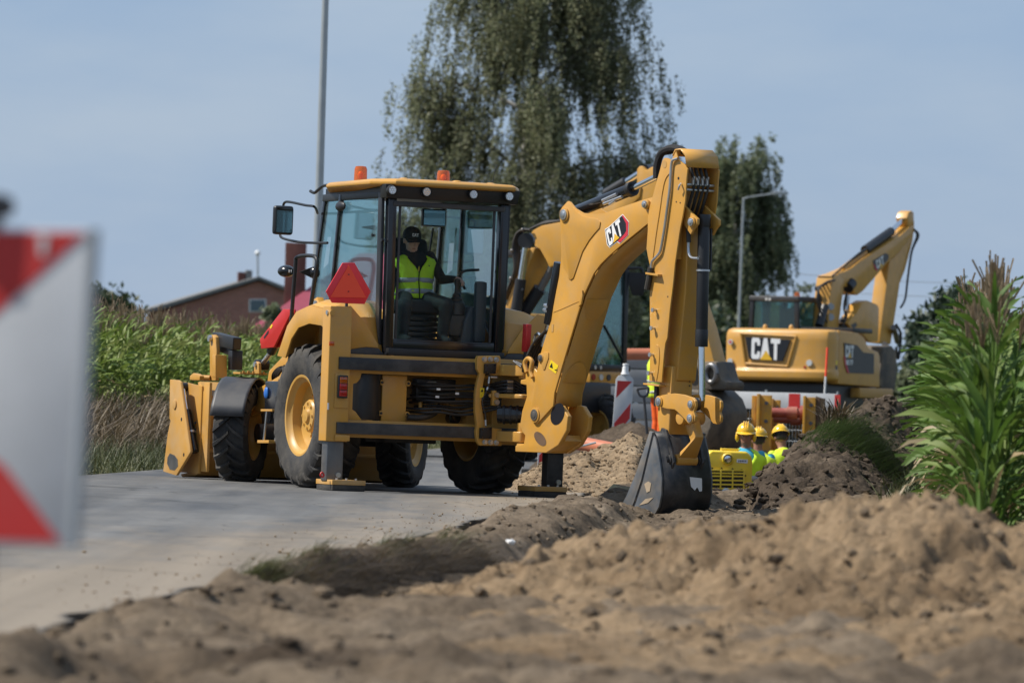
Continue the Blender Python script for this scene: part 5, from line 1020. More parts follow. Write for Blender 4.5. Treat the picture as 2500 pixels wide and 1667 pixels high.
# ------------------------------------------------------------------ people: one continuous remeshed body, clothing as children
def body(name, segs, balls, parent, voxel=0.011, smooth=4):
    """segs: (a, b, ra, rb, material), balls: (centre, radii, 3x3, material)"""
    g = G()
    for a, b, ra, rb, m in segs:
        a, b = Vector(a), Vector(b); d = b-a; n = max(2, int(d.length/0.03))
        if d.length > 1e-4: g.cyl(a, b, ra, rb, 14)
        g.ball(a, ra, 14, 8); g.ball(b, rb, 14, 8)
    for c, r, M, m in balls: g.ball(c, r, 20, 14, M)
    me = bpy.data.meshes.new('tmp'); bmesh.ops.recalc_face_normals(g.bm, faces=g.bm.faces); g.bm.to_mesh(me); g.bm.free()
    t = bpy.data.objects.new('tmp', me); COL.objects.link(t)
    r = t.modifiers.new('r', 'REMESH'); r.mode = 'VOXEL'; r.voxel_size = voxel
    s = t.modifiers.new('s', 'SMOOTH'); s.iterations = smooth; s.factor = 0.5
    bpy.context.view_layer.update()
    out = bpy.data.meshes.new_from_object(t.evaluated_get(bpy.context.evaluated_depsgraph_get()))
    bpy.data.objects.remove(t); bpy.data.meshes.remove(me)
    mats = []
    for q in [s_[4] for s_ in segs] + [b_[3] for b_ in balls]:
        if q not in mats: mats.append(q)
    out.materials.clear()
    for q in mats: out.materials.append(MATS[q])
    n = len(out.polygons); cen = np.empty(n*3); out.polygons.foreach_get('center', cen); cen = cen.reshape(-1, 3)
    best = np.full(n, 1e9); idx = np.zeros(n, int)
    for a, b, ra, rb, m in segs:
        a, b = np.array(a), np.array(b); d = b-a; L2 = max((d*d).sum(), 1e-9)
        tt = np.clip(((cen-a)@d)/L2, 0, 1); ds = np.linalg.norm(cen - (a + tt[:, None]*d), axis=1) - (ra + (rb-ra)*tt)
        k = ds < best; best[k] = ds[k]; idx[k] = mats.index(m)
    for c, r, M, m in balls:
        q = cen - np.array(c)
        if M is not None: q = q @ np.array(M)
        rr = np.array(r if isinstance(r, (tuple, list)) else (r, r, r)); e = np.linalg.norm(q/rr, axis=1); ds = (e-1)*rr.min()
        k = ds < best; best[k] = ds[k]; idx[k] = mats.index(m)
    out.polygons.foreach_set('material_index', idx.astype(np.int32)); out.polygons.foreach_set('use_smooth', np.ones(n, bool))
    out.name = name
    o = bpy.data.objects.new(name, out); COL.objects.link(o); o.parent = parent; return o
def head_balls(c, F, skin, hairm=None):
    """c: head centre, F: 3x3 with columns right, front, up"""
    A = lambda r, f, u: Vector(c) + F @ Vector((r, f, u))
    b = [(A(0, -0.012, 0.02), (0.076, 0.094, 0.100), F, skin), (A(0, 0.028, -0.05), (0.057, 0.062, 0.068), F, skin), (A(0, 0.045, -0.10), (0.028, 0.026, 0.018), F, skin),
         (A(0, 0.092, -0.022), (0.013, 0.020, 0.022), F, skin), (A(0, 0.084, -0.002), (0.010, 0.016, 0.030), F, skin), (A(0, 0.074, 0.022), (0.048, 0.018, 0.010), F, skin), (A(0, 0.083, -0.066), (0.026, 0.010, 0.008), F, skin),
         (A(0.079, -0.01, -0.01), (0.010, 0.020, 0.032), F, skin), (A(-0.079, -0.01, -0.01), (0.010, 0.020, 0.032), F, skin),
         (A(0.035, 0.062, -0.03), (0.022, 0.02, 0.02), F, skin), (A(-0.035, 0.062, -0.03), (0.022, 0.02, 0.02), F, skin)]
    if hairm: b.append((A(0, -0.03, 0.015), (0.0765, 0.082, 0.085), F, hairm))
    return b
def face_detail(c, F, parent):
    A = lambda r, f, u: Vector(c) + F @ Vector((r, f, u))
    for s in (1, -1):
        e = G().ball(A(s*0.031, 0.078, 0.0), (0.011, 0.008, 0.006), 10, 6, F).out('eye', 'logo_white', parent)
        G().ball(A(s*0.031, 0.084, 0.0), (0.005, 0.004, 0.005), 8, 6, F).out('iris', 'hair', e)
        G().ball(A(s*0.031, 0.087, 0.017), (0.018, 0.008, 0.004), 10, 6, F).out('eyebrow', 'hair', parent)
    G().ball(A(0, 0.091, -0.066), (0.020, 0.006, 0.0035), 10, 6, F).out('mouth', 'lips', parent)
mat('lips', (0.22, 0.075, 0.06), 0.6)
def hand(wrist, d, palm_n, m, curl=0.9, s=1.0):
    """segments of a palm with five fingers; d: direction of the hand, palm_n: the side the fingers curl to"""
    d, pn = Vector(d).normalized(), Vector(palm_n).normalized(); sd = d.cross(pn).normalized(); w = Vector(wrist); out = []
    out.append((w, w + d*0.05*s, 0.027*s, 0.030*s, m))
    for k, L in ((-1.5, 0.062), (-0.5, 0.075), (0.5, 0.070), (1.5, 0.055)):
        a = w + d*0.075*s + sd*0.0185*k*s; b = a + (d*math.cos(curl*0.6) + pn*math.sin(curl*0.6))*L*0.5*s; c = b + (d*math.cos(curl*1.8) + pn*math.sin(curl*1.8))*L*0.5*s
        out += [(w + d*0.035*s + sd*0.014*k*s, a, 0.013*s, 0.0105*s, m), (a, b, 0.0105*s, 0.0095*s, m), (b, c, 0.0095*s, 0.008*s, m)]
    a = w + d*0.03*s - sd*0.030*s; b = a + (d*0.6 - sd*0.6 + pn*0.5).normalized()*0.035*s; c = b + (d*0.8 + pn*0.7).normalized()*0.03*s
    out += [(a, b, 0.0125*s, 0.011*s, m), (b, c, 0.011*s, 0.009*s, m)]
    return out
def vest(parent, P0, P1, right, m, wmul=1.0, gap=True, name='vest', bands=((0.20, 0.30), (0.44, 0.53)), off=0.0, front=None):
    P0, P1, X = Vector(P0), Vector(P1), Vector(right).normalized(); Z = (P1-P0).normalized(); X = (X - Z*X.dot(Z)).normalized(); Yf = Z.cross(X)   # front
    Lh = (P1-P0).length; T = [0, 0.1, 0.25, 0.4, 0.55, 0.68, 0.78, 0.86, 0.92, 0.97, 1.0]
    W = lambda t: float(np.interp(t, [0, 0.15, 0.3, 0.6, 0.80, 0.88, 0.94, 1.0], [0.192, 0.187, 0.184, 0.212, 0.246, 0.225, 0.155, 0.082]))*wmul
    Dp = lambda t: float(np.interp(t, [0, 0.3, 0.65, 0.85, 1.0], [0.148, 0.140, 0.150, 0.128, 0.072]))*wmul
    def ring(t, o, n=36):
        g = (0.02 + 0.62*max(0, (t-0.62)/0.38)) if gap else 0.0
        r = []
        for i in range(n+1):
            a = g + (2*math.pi-2*g)*i/n
            wr = 0.005*math.sin(9*a + 14*t) + 0.004*math.sin(5*a - 23*t)
            sn, cs = math.sin(a), math.cos(a); e = 0.85
            r.append(P0 + Z*Lh*t + X*(W(t)+o+wr)*math.copysign(abs(sn)**e, sn) + Yf*(Dp(t)+o+wr)*math.copysign(abs(cs)**e, cs))
        return r
    v = G().loft([ring(t, off) for t in T], False).out(name, m, parent, 0, ang=60, solid=0.006)
    for t0, t1 in bands: G().loft([ring(t0, off+0.006), ring((t0+t1)/2, off+0.006), ring(t1, off+0.006)], False).out('reflective_band', 'reflective', v, 0, ang=60, solid=0.003)
    return v, (P0, X, Yf, Z, Lh)
def helmet(parent, c, F, m='helmet', muffs=False, lining=True):
    A = lambda r, f, u: Vector(c) + F @ Vector((r, f, u)); g = G(); rings = []
    for t, k in ((0, 1.0), (0.12, 1.0), (0.3, 0.97), (0.5, 0.88), (0.7, 0.72), (0.85, 0.52), (0.95, 0.3), (1.0, 0.02)):
        rings.append([A(0.108*k*math.cos(a), 0.128*k*math.sin(a) - 0.008, 0.045 + 0.120*t) for a in [2*math.pi*i/28 for i in range(28)]])
    g.loft(rings, True, False)
    h = g.out('hard_hat', m, parent, 0, ang=60)
    g = G(); g.loft([[A(0.107*math.cos(a), 0.127*math.sin(a)-0.008, 0.052) for a in [2*math.pi*i/28 for i in range(28)]], [A(0.120*math.cos(a), (0.138 + 0.040*max(0, math.sin(a))**2)*math.sin(a)-0.008, 0.036 - 0.010*max(0, math.sin(a))) for a in [2*math.pi*i/28 for i in range(28)]], [A(0.104*math.cos(a), 0.124*math.sin(a)-0.008, 0.040) for a in [2*math.pi*i/28 for i in range(28)]]], True, False); g.out('brim', m, h, 0, ang=60)
    for dx in (-0.025, 0.0, 0.025): G().tube([A(dx, 0.100, 0.105), A(dx, 0.06, 0.155), A(dx, 0.0, 0.171), A(dx, -0.07, 0.150), A(dx, -0.11, 0.10)], 0.006, 6).out('ridge', m, h)
    if lining: G().loft([[A(0.090*math.cos(a), 0.108*math.sin(a)-0.010, z) for a in [2*math.pi*i/24 for i in range(24)]] for z in (0.055, 0.005)], True, False).out('head_band', 'logo_black', h, solid=0.004)
    if muffs:
        for s in (1, -1): G().ball(A(s*0.098, -0.005, -0.015), (0.026, 0.036, 0.055), 14, 10, F).out('ear_muff', m, h); G().bar(A(s*0.098, -0.005, 0.03), A(s*0.108, -0.005, 0.07), 0.012, 0.02).out('muff_arm', 'logo_black', h)
    return h
def cols(right, front): 
    r = Vector(right).normalized(); u = r.cross(Vector(front)).normalized(); f = u.cross(r); return Matrix((r, f, u)).transposed()
# ---- the operator, in the machine's axes (faces backwards, -y)
op = thing('person', 'operator in black cap and yellow high visibility vest sitting inside the backhoe cab', 'person', BK.M @ Matrix.Translation((0.03, 0.85, 1.38)))
OI = Matrix.Translation((-0.03, -0.85, -1.38))
on = lambda p, y: OI @ BK.on('d8', p, 1, y)
sh_r, sh_l = on((120, 500), 0.92), on((425, 500), 0.90)
pel = on((275, 880), 0.86); nk = on((270, 445), 0.90); hd = on((258, 338), 0.85)
el_l, ha_l = on((545, 715), 0.80), on((665, 712), 0.56)
el_r, ha_r = on((60, 760), 0.82), on((60, 830), 0.55)
kn_l, kn_r = on((590, 955), 0.36), on((185, 965), 0.36); ft_l, ft_r = on((545, 1290), 0.42), on((165, 1275), 0.42)
hp_l, hp_r = pel + Vector((0.10, 0, -0.02)), pel + Vector((-0.10, 0, -0.02))
K, Tm, S_ = 'black_cloth', 'trousers', 'skin'
segs = [(sh_l, el_l, 0.062, 0.050, K), (el_l, ha_l, 0.050, 0.036, K), (sh_r, el_r, 0.062, 0.05, K), (el_r, ha_r, 0.05, 0.036, K), (hp_l, kn_l, 0.095, 0.072, Tm), (kn_l, ft_l, 0.074, 0.056, Tm), (hp_r, kn_r, 0.095, 0.072, Tm), (kn_r, ft_r, 0.074, 0.056, Tm),
        (ft_l, ft_l + Vector((0, -0.16, -0.02)), 0.050, 0.042, K), (ft_r, ft_r + Vector((0, -0.16, -0.02)), 0.050, 0.042, K), (nk + Vector((0, 0.02, -0.06)), hd + Vector((0, 0.02, -0.03)), 0.056, 0.054, S_)]
segs += hand(ha_l, (0.45, -0.55, -0.1), (0, 0, -1), S_, 1.0)
I3 = Matrix.Identity(3); mid = pel.lerp(nk, 0.45); chs = pel.lerp(nk, 0.72)
Fh = cols((-1, 0.10, 0.0), (0.18, -0.92, -0.22))
bl = [(pel, (0.175, 0.13, 0.11), I3, Tm), (mid, (0.165, 0.118, 0.17), I3, K), (chs, (0.18, 0.128, 0.16), I3, K), (nk + Vector((0, 0.01, -0.085)), (0.15, 0.085, 0.055), I3, K)] + head_balls(hd, Fh, S_)
body('body', segs, bl, op, 0.010); face_detail(hd, Fh, op)
v, fr_ = vest(op, pel + Vector((0, 0.0, -0.03)), nk + Vector((0, 0.01, -0.02)), (-1, 0, 0), 'hivis', 1.0, True, bands=((0.10, 0.205), (0.34, 0.44)))
for s in (1, -1):      # shirt collar
    c0 = nk + Vector((0, -0.02, -0.02)); G().prism([c0 + Vector((s*0.02, -0.075, -0.03)), c0 + Vector((s*0.075, -0.05, 0.02)), c0 + Vector((s*0.095, -0.03, -0.02)), c0 + Vector((s*0.105, -0.085, -0.075)), c0 + Vector((s*0.05, -0.095, -0.075))], (0, 0.012, 0)).out('collar', K, op, 0.003)
G().tube([nk + Vector((0.03, -0.10, -0.06)), nk + Vector((0.015, -0.125, -0.14)), nk + Vector((0.005, -0.14, -0.20))], 0.009, 6).out('shirt_trim', 'sticker_yellow', op)
G().bar(nk + Vector((0.055, -0.146, -0.135)), nk + Vector((0.125, -0.137, -0.142)), 0.003, 0.011).out('vest_print', 'logo_black', op)
A = lambda r, f, u: hd + Fh @ Vector((r, f, u))
g = G(); g.loft([[A(0.092*k*math.cos(a), 0.112*k*math.sin(a) - 0.012, 0.030 + 0.105*t) for a in [2*math.pi*i/28 for i in range(28)]] for t, k in ((-0.12, 1.0), (0.1, 1.0), (0.35, 0.97), (0.6, 0.86), (0.8, 0.68), (0.93, 0.42), (1.0, 0.02))], True, False)
cp = g.out('cap', 'black_cloth', op, 0, ang=60)
G().loft([[A(0.085*math.sin(a)*k, 0.075*math.cos(a) + 0.030 + q, 0.040 - dz - 0.020*abs(math.sin(a))**2) for a in [R(-80 + 16*i) for i in range(11)]] for k, q, dz in ((1.0, 0.0, 0.0), (1.02, 0.035, 0.006), (0.95, 0.075, 0.022))], False).out('peak', 'black_cloth', cp, 0, ang=60, solid=0.005)
ctr = A(0.0, 0.098, 0.072); xr = Fh @ Vector((-1, 0, 0)); up = (Fh @ Vector((0, -0.45, 0.9))).normalized(); nz = xr.cross(up)
Mc = Matrix(((xr.x, up.x, nz.x, 0), (xr.y, up.y, nz.y, 0), (xr.z, up.z, nz.z, 0), (0, 0, 0, 1))); Mc.translation = ctr - xr*0.033 - up*0.016
cat_mark(cp, Mc, 0.066, 0.032, 0.006, False)
# ---- standing people
def standing(label, base, yaw, height, skin, shirt,  trous, vestm, hat=True, muffs=False, arms=((0.08, 0.05, -1), (0.08, 0.05, -1)), bare=False, bands=((0.14, 0.24), (0.42, 0.52)), gap=True, look=(0, 1, -0.1), lean=0.0, det=True, name='person', group=None):
    """feet at base, local y is the way the person faces"""
    k = height/1.78; th = thing(name, label, 'person', Matrix.Translation(base) @ Matrix.Rotation(yaw, 4, 'Z') @ Matrix.Diagonal((k, k, k, 1)), group)
    pel = Vector((0, 0, 0.95)); nk = Vector((0, lean*0.55, 1.50)); hd = Vector((0, lean*0.65+0.02, 1.645))
    segs = []
    for s in (1, -1):
        hp = pel + Vector((s*0.095, 0, -0.02)); kn = Vector((s*0.11, 0.03, 0.50)); an = Vector((s*0.12, 0.0, 0.09))
        segs += [(hp, kn, 0.092, 0.066, trous), (kn, an, 0.066, 0.050, trous), (an, an + Vector((s*0.02, 0.16, -0.045)), 0.048, 0.040, 'dark_bark')]
        shp = nk + Vector((s*0.175, 0, -0.075)); dx, dy, dz = arms[0 if s > 0 else 1]
        d = Vector((s*dx, dy, dz)).normalized(); el = shp + d*0.29; d2 = (d + Vector((0, 0.35, 0.05))).normalized(); wr = el + d2*0.25
        segs += [(shp, shp.lerp(el, 0.45), 0.058, 0.054, shirt), (shp.lerp(el, 0.45), el, 0.052, 0.046, skin if bare else shirt), (el, wr, 0.044, 0.032, skin if bare else shirt)] + hand(wr, d2, (-s, 0, 0), skin, 0.6)
    segs.append((nk + Vector((0, 0, -0.06)), hd + Vector((0, -0.02, -0.03)), 0.058, 0.056, skin))
    F = cols(Vector(look).cross(Vector((0, 0, 1))), look)
    bl = [(pel, (0.17, 0.125, 0.11), I3, trous), (pel.lerp(nk, 0.45), (0.165, 0.12, 0.18), I3, shirt), (pel.lerp(nk, 0.74), (0.185, 0.13, 0.16), I3, shirt), (nk + Vector((0, -0.005, -0.085)), (0.16, 0.085, 0.055), I3, shirt)] + head_balls(hd, F, skin, 'hair')
    body('body', segs, bl, th, 0.013)
    if det: face_detail(hd, F, th)
    v = vest(th, pel + Vector((0, 0, -0.10)), nk + Vector((0, -0.005, -0.005)), (1, 0, 0), vestm, 1.03, gap, bands=bands)
    if hat: helmet(th, hd, F, 'helmet', muffs, not det)
    return th, v
def spot(px, py, Y): return atY(px, py, Y)
p = spot(1822, 1030, 71.4)
w1, _ = standing('worker in yellow hard hat with ear muffs facing the camera beside the yellow compactor', (p.x, p.y, p.z-1.95), R(180-6), 1.92, 'skin_tan', 'cyan_cloth', 'trousers', 'hivis', True, True, bare=True, look=(-0.05, 1, -0.05))
p = spot(1848, 1040, 74.5)
w2, v2 = standing('worker seen from behind with dark lettering on the back of his yellow vest', (p.x+0.02, p.y, p.z-1.90), R(-22), 1.86, 'skin_tan', 'cyan_cloth', 'trousers', 'hivis_yellow', True, False, gap=False, bare=True, det=False, look=(-0.35, 1, -0.12), bands=((0.05, 0.13),))
p = spot(1930, 1042, 75.0)
w3, _ = standing('worker in yellow hard hat bending forward at the right of the trench group', (p.x, p.y, p.z-1.86), R(40), 1.86, 'skin_tan', 'hivis_yellow', 'trousers', 'hivis_yellow', True, False, gap=False, det=False, lean=0.25, look=(0.5, 1, -0.45))
text_part('PRD-1', 0.085, 'logo_black', w2, Matrix.Translation((0.01, -0.172, 1.335)) @ Matrix.Rotation(R(90), 4, 'X'), 'vest_lettering', 0.002, 0.003)
text_part('OWRZYN', 0.055, 'logo_black', w2, Matrix.Translation((0.02, -0.174, 1.25)) @ Matrix.Rotation(R(90), 4, 'X'), 'vest_lettering', 0.002, 0.001)
p = spot(1606, 860, 92)
w4, _ = standing('worker in orange trousers and yellow vest partly hidden behind the lowered arm', (p.x+0.02, p.y, p.z-1.62), R(-70), 1.86, 'skin', 'red_cloth', 'hivis_orange', 'hivis_yellow', True, False, gap=False, bare=True, det=False, bands=((0.10, 0.16), (0.36, 0.42)))
p = spot(1890, 935, 126)
w5, _ = standing('distant worker glimpsed below the body of the right excavator', (p.x, p.y, p.z-1.45), R(160), 1.75, 'skin', 'red_cloth', 'trousers', 'hivis_yellow', False, False, gap=False, det=False)
# ------------------------------------------------------------------ wheeled excavator on the right
def ground_pt(px, Y, z=0.0):
    d = ray(px, 1000); return Vector((d.x/d.y*Y, Y, z))
E1 = Frame(ground_pt(1885, 118), R(-28))
ex1 = thing('excavator', 'yellow wheeled excavator with raised folded boom, seen from its rear at the right', 'excavator', E1.M)
# counterweight: plan outline lofted up, softly rounded
plan = [(-1.25, 0.55), (-1.25, 0.25), (-1.18, 0.10), (-1.0, 0.03), (-0.5, -0.02), (0.0, -0.03), (0.5, -0.02), (1.0, 0.03), (1.18, 0.10), (1.25, 0.25), (1.25, 0.55)]
rings = []
for z, s, dy in ((1.47, 0.96, 0.06), (1.52, 0.995, 0.0), (1.66, 1.0, 0.0), (1.70, 0.99, 0.045), (1.78, 0.985, 0.06), (2.30, 0.985, 0.05), (2.42, 0.985, 0.06), (2.50, 0.97, 0.10), (2.54, 0.92, 0.20)):
    rings.append([(x*s, y + (dy if y < 0.4 else 0), z) for x, y in plan])
cw = G().loft(rings).out('counterweight', 'yellow', ex1, 0.02, 3)
fr = [(-0.78, 2.42), (0.50, 2.38), (0.32, 1.76), (-0.66, 1.80)]
for i in range(4):
    a, b = fr[i], fr[(i+1) % 4]; G().tube([(a[0], 0.03, a[1]), ((a[0]+b[0])/2, 0.022, (a[1]+b[1])/2), (b[0], 0.03, b[1])], 0.028, 8).out('moulded_rim', 'yellow', cw)
bd = G().prism([(-0.66, -0.012, 2.35), (0.38, -0.012, 2.31), (0.21, -0.012, 1.86), (-0.56, -0.012, 1.89)], (0, 0.04, 0)).out('badge', 'logo_black', cw)
MM = Matrix.Translation((-0.50, -0.014, 1.90)) @ Matrix.Rotation(R(90), 4, 'X'); MM = MM @ Matrix(((1, 0, 0, 0), (-0.03, 1, 0, 0), (0, 0, 1, 0), (0, 0, 0, 1)))
cat_mark(bd, MM, 0.66, 0.44, 0.006)
for x, z, m, r in ((-1.02, 2.24, 'lamp_clear', 0.055), (-1.02, 1.84, 'lamp_clear', 0.06), (0.80, 1.84, 'lamp_clear', 0.065), (-0.93, 1.75, 'lamp_red', 0.025), (0.70, 1.75, 'lamp_red', 0.025)): G().cyl((x, 0.035, z), (x, 0.075, z), r, n=18).out('lamp', m, cw)
G().cyl((-1.02, 0.030, 2.24), (-1.02, 0.034, 2.24), 0.028, n=12).out('decal', 'logo_red', cw)
for x in (-0.42, 0.18): G().lathe([(0.05, 0), (0.05, 0.06), (0.03, 0.09), (0.001, 0.10)], (x, 0.45, 2.53), (0, 0, 1), 14).out('lifting_eye', 'yellow', cw)
hs = [(0.56, 1.42), (0.56, 2.53), (1.50, 2.50), (1.80, 2.42), (2.05, 2.20), (2.55, 2.12), (2.64, 2.02), (2.66, 1.38)]
hb = G().prism([(-1.22, y, z) for y, z in hs], (2.45, 0, 0)).out('engine_housing', 'yellow', ex1, 0.03, 3)
pn = [(0.78, 2.28), (1.45, 2.24), (1.75, 2.10), (2.30, 2.08), (2.32, 1.66), (0.98, 1.66), (0.86, 1.8)]
sd = G().prism([(1.232, y, z) for y, z in pn], (0.012, 0, 0)).out('side_grille', 'logo_black', ex1)
G().prism([(1.2445, y, z) for y, z in [(0.78, 2.0), (0.86, 1.8), (0.98, 1.66), (1.06, 1.66), (0.93, 1.82), (0.84, 2.0)]], (0.004, 0, 0)).out('red_stripe', 'logo_red', sd)
Ms = Matrix.Translation((1.246, 0.86, 1.98)) @ Matrix.Rotation(R(90), 4, 'Z') @ Matrix.Rotation(R(90), 4, 'X')
cat_mark(sd, Ms, 0.40, 0.25, 0.004); text_part('M317F', 0.15, 'logo_white', sd, Matrix.Translation((1.248, 1.06, 1.87)) @ Matrix.Rotation(R(90), 4, 'Z') @ Matrix.Rotation(R(90), 4, 'X'), 'model_lettering', 0.002, 0.004, 0.85)
G().box(1.228, 1.236, 0.40, 0.50, 1.66, 1.80).out('vent', 'logo_black', ex1); G().box(1.228, 1.236, 0.42, 0.50, 1.82, 1.90).out('decal', 'sticker_yellow', ex1)
# cab
cb1 = thing('cab', None, None); cb1.parent = ex1
for x, y in ((-1.18, 1.35), (-0.10, 1.35), (-1.18, 2.95), (-0.10, 2.95), (-1.18, 2.1)): G().bar((x, y, 2.45), (x + (0.03 if x < -0.5 else -0.03), y, 3.16), 0.09, 0.09, (0, 1, 0)).out('post', 'black_paint', cb1, 0.01)
G().box(-1.22, -0.06, 1.28, 3.02, 3.13, 3.24).out('roof', 'dark_grey', cb1, 0.04, 3)
G().box(-1.14, -0.14, 1.345, 1.352, 2.46, 3.13).out('rear_window', 'glass_dark', cb1); G().box(-0.10, -0.094, 1.40, 2.9, 2.46, 3.13).out('side_window', 'glass_dark', cb1); G().box(-1.19, -1.184, 1.40, 2.9, 2.46, 3.13).out('side_window', 'glass_dark', cb1); G().box(-1.14, -0.14, 2.95, 2.956, 2.46, 3.13).out('front_window', 'glass_dark', cb1)
G().box(-0.85, -0.45, 2.0, 2.15, 2.46, 3.0).out('seat_back', 'seat', cb1, 0.05); G().lathe([(0.06, 0), (0.06, 0.02), (0.05, 0.08), (0.001, 0.10)], (-0.20, 1.5, 3.24), (0, 0, 1), 14).out('beacon', 'amber', cb1)
for x in (-0.80, -0.72): G().cyl((x, 1.26, 3.17), (x, 1.28, 3.17), 0.03, n=10).out('work_lamp', 'lamp_clear', cb1)
G().box(0.0, 1.2, 1.3, 2.3, 2.50, 2.60).out('deck_rail', 'black_paint', ex1, 0.02)
# boom: base piece, outer piece, stick
def plate(fr, c, pts, x, w, name, m, parent, bev=0.02):
    q = fr.tr(c, pts, 0, x); return G().prism(q, (-w, 0, 0)).out(name, m, parent, bev, 2)
b1 = plate(E1, 'c6', [(1000, 1020), (1085, 1020), (1130, 700), (1140, 640), (1090, 600), (1040, 620), (1020, 800)], 0.22, 0.36, 'boom_base', 'yellow', ex1)
b2 = plate(E1, 'c6', [(1030, 610), (1100, 590), (1200, 548), (1300, 470), (1400, 408), (1560, 300), (1630, 235), (1672, 215), (1668, 280), (1560, 420), (1480, 490), (1280, 720), (1235, 755), (1215, 745), (1190, 690), (1140, 690), (1090, 640)], 0.20, 0.34, 'boom', 'yellow', ex1)
plate(E1, 'c6', [(1612, 165), (1626, 120), (1650, 108), (1666, 122), (1668, 210), (1625, 240)], 0.16, 0.26, 'stick_nose', 'yellow', ex1)
s1 = plate(E1, 'c6', [(1480, 490), (1560, 420), (1655, 260), (1672, 180), (1660, 330), (1600, 560), (1560, 660), (1490, 1130), (1400, 1118), (1440, 800)], 0.17, 0.30, 'stick', 'yellow', ex1)
lbq = E1.tr('c6', [(1352, 490), (1450, 432), (1475, 450), (1470, 480), (1395, 560), (1378, 568), (1362, 550)], 0, 0.204)
lb1 = G().prism(lbq, (0.004, 0, 0)).out('badge', 'logo_black', b2)
o, px_, py_ = E1.on('c6', (1385, 555), 0, 0.209), E1.on('c6', (1440, 515), 0, 0.209), E1.on('c6', (1375, 490), 0, 0.209); a, b = px_-o, py_-o
cat_mark(lb1, Matrix(((0, 0, 1, o.x), (a.y, b.y, 0, o.y), (a.z, b.z, 0, o.z), (0, 0, 0, 1))), 1, 1, 0.003); G().prism(E1.tr('c6', [(1352, 510), (1378, 568), (1390, 566), (1362, 520)], 0, 0.2085), (0.003, 0, 0)).out('red_stripe', 'logo_red', lb1)
for a, b, r, m in (((1290, 410), (1490, 268), 0.10, 'black_paint'), ((1490, 268), (1620, 140), 0.055, 'chrome'), ((1120, 560), (1300, 420), 0.07, 'yellow')): G().cyl(E1.on('c6', a, 0, 0.03), E1.on('c6', b, 0, 0.03), r, n=16).out('cylinder', m, ex1)
for k in range(7):
    x = 0.24-0.07*k; G().tube([E1.on('c6', q, 0, x) for q in ((1060, 640-4*k), (1000, 655+6*k), (945-6*k, 700), (925+12*k, 800), (960+8*k, 900), (1000, 960))], 0.022, 6).out('hose', 'hose', ex1)
for k in range(4):
    x = 0.20-0.05*k; G().tube([E1.on('c6', q, 0, x) for q in ((1040, 610+6*k), (1120, 540), (1250, 430+8*k), (1310, 400))], 0.018, 6).out('hose', 'hose', ex1)
for k in range(4): G().tube([E1.on('c6', q, 0, 0.2-0.1*k) for q in ((1665, 250), (1690+4*k, 300), (1650, 420), (1620, 620), (1600, 780), (1565, 850))], 0.024, 6).out('hose', 'hose', ex1)
for z in (0, 1): G().cyl(E1.on('c6', (985, 840+80*z), 0, -0.2), E1.on('c6', (1030, 842+80*z), 0, 0.25), 0.075, n=14).out('hose_clamp', 'galv', ex1)
for a, b, r, m in (((940, 990), (985, 840), 0.09, 'black_paint'), ((1120, 1010), (1135, 960), 0.10, 'black_paint'), ((1140, 870), (1160, 760), 0.05, 'zinc'), ((1160, 700), (1190, 660), 0.12, 'black_paint')): G().cyl(E1.on('c6', a, 0, 0.2), E1.on('c6', b, 0, 0.2), r, n=14).out('cylinder', m, ex1)
for k in range(3): G().tube([E1.on('c6', q, 0, 0.28-0.06*k) for q in ((1150, 740), (1130+18*k, 830), (1140+10*k, 920), (1120, 1000))], 0.02, 6).out('hose', 'hose', ex1)
# second, unfolded piece in front of the cab: lower stick linkage and grab bucket
pl1 = plate(E1, 'c6', [(1160, 970), (1230, 890), (1270, 820), (1310, 795), (1385, 825), (1400, 850), (1395, 1110), (1330, 1115), (1270, 1050), (1200, 1030)], 0.35, 0.28, 'bucket_linkage', 'yellow', ex1)
G().prism(E1.tr('c6', [(1182, 985), (1220, 960), (1232, 985), (1205, 1010)], 0, 0.352), (0.004, 0, 0)).out('painted_opening', 'logo_black', pl1)  # black plate on the face, its colour stands for a hole's shade
bk1 = E1.tr('c6', [(1430, 1150), (1500, 1140), (1535, 1180), (1540, 1330), (1525, 1480), (1490, 1535), (1440, 1520), (1400, 1440), (1420, 1300)], 0, 0.45)
G().prism(bk1, (-0.9, 0, 0)).out('bucket', 'dirty_bucket', ex1, 0.05, 3)
for k in range(4): G().tube([E1.on('c6', q, 0, 0.3-0.12*k) for q in ((1530, 980), (1565, 1050), (1560, 1160), (1545, 1240), (1530, 1150))], 0.03, 6).out('hose', 'hose', ex1)
for a, b in (((1440, 1130), (1490, 1180)), ((1430, 1230), (1480, 1250)), ((1510, 1000), (1540, 1110))): G().cyl(E1.on('c6', a, 0, 0.3), E1.on('c6', b, 0, 0.1), 0.06, n=12).out('link', 'steel', ex1)
# undercarriage and tyres
G().box(-1.1, 1.05, 0.3, 2.9, 0.85, 1.42).out('undercarriage', 'black_paint', ex1, 0.05); G().box(-0.5, 1.26, 1.6, 3.3, 1.15, 1.36).out('step_box', 'yellow_worn', ex1, 0.03)
for x, y, s in ((1.05, 0.55, 1), (1.05, 3.1, 1), (-1.05, 0.55, -1), (-1.05, 3.1, -1)): wheel(ex1, (x, y, 0.53), 0.53, 0.50, 0.27, 18, R(-8) if y > 2 else 0, s)
G().box(0.2, 1.15, 3.55, 3.75, 0.25, 0.85).out('dozer_blade', 'yellow_worn', ex1, 0.03)

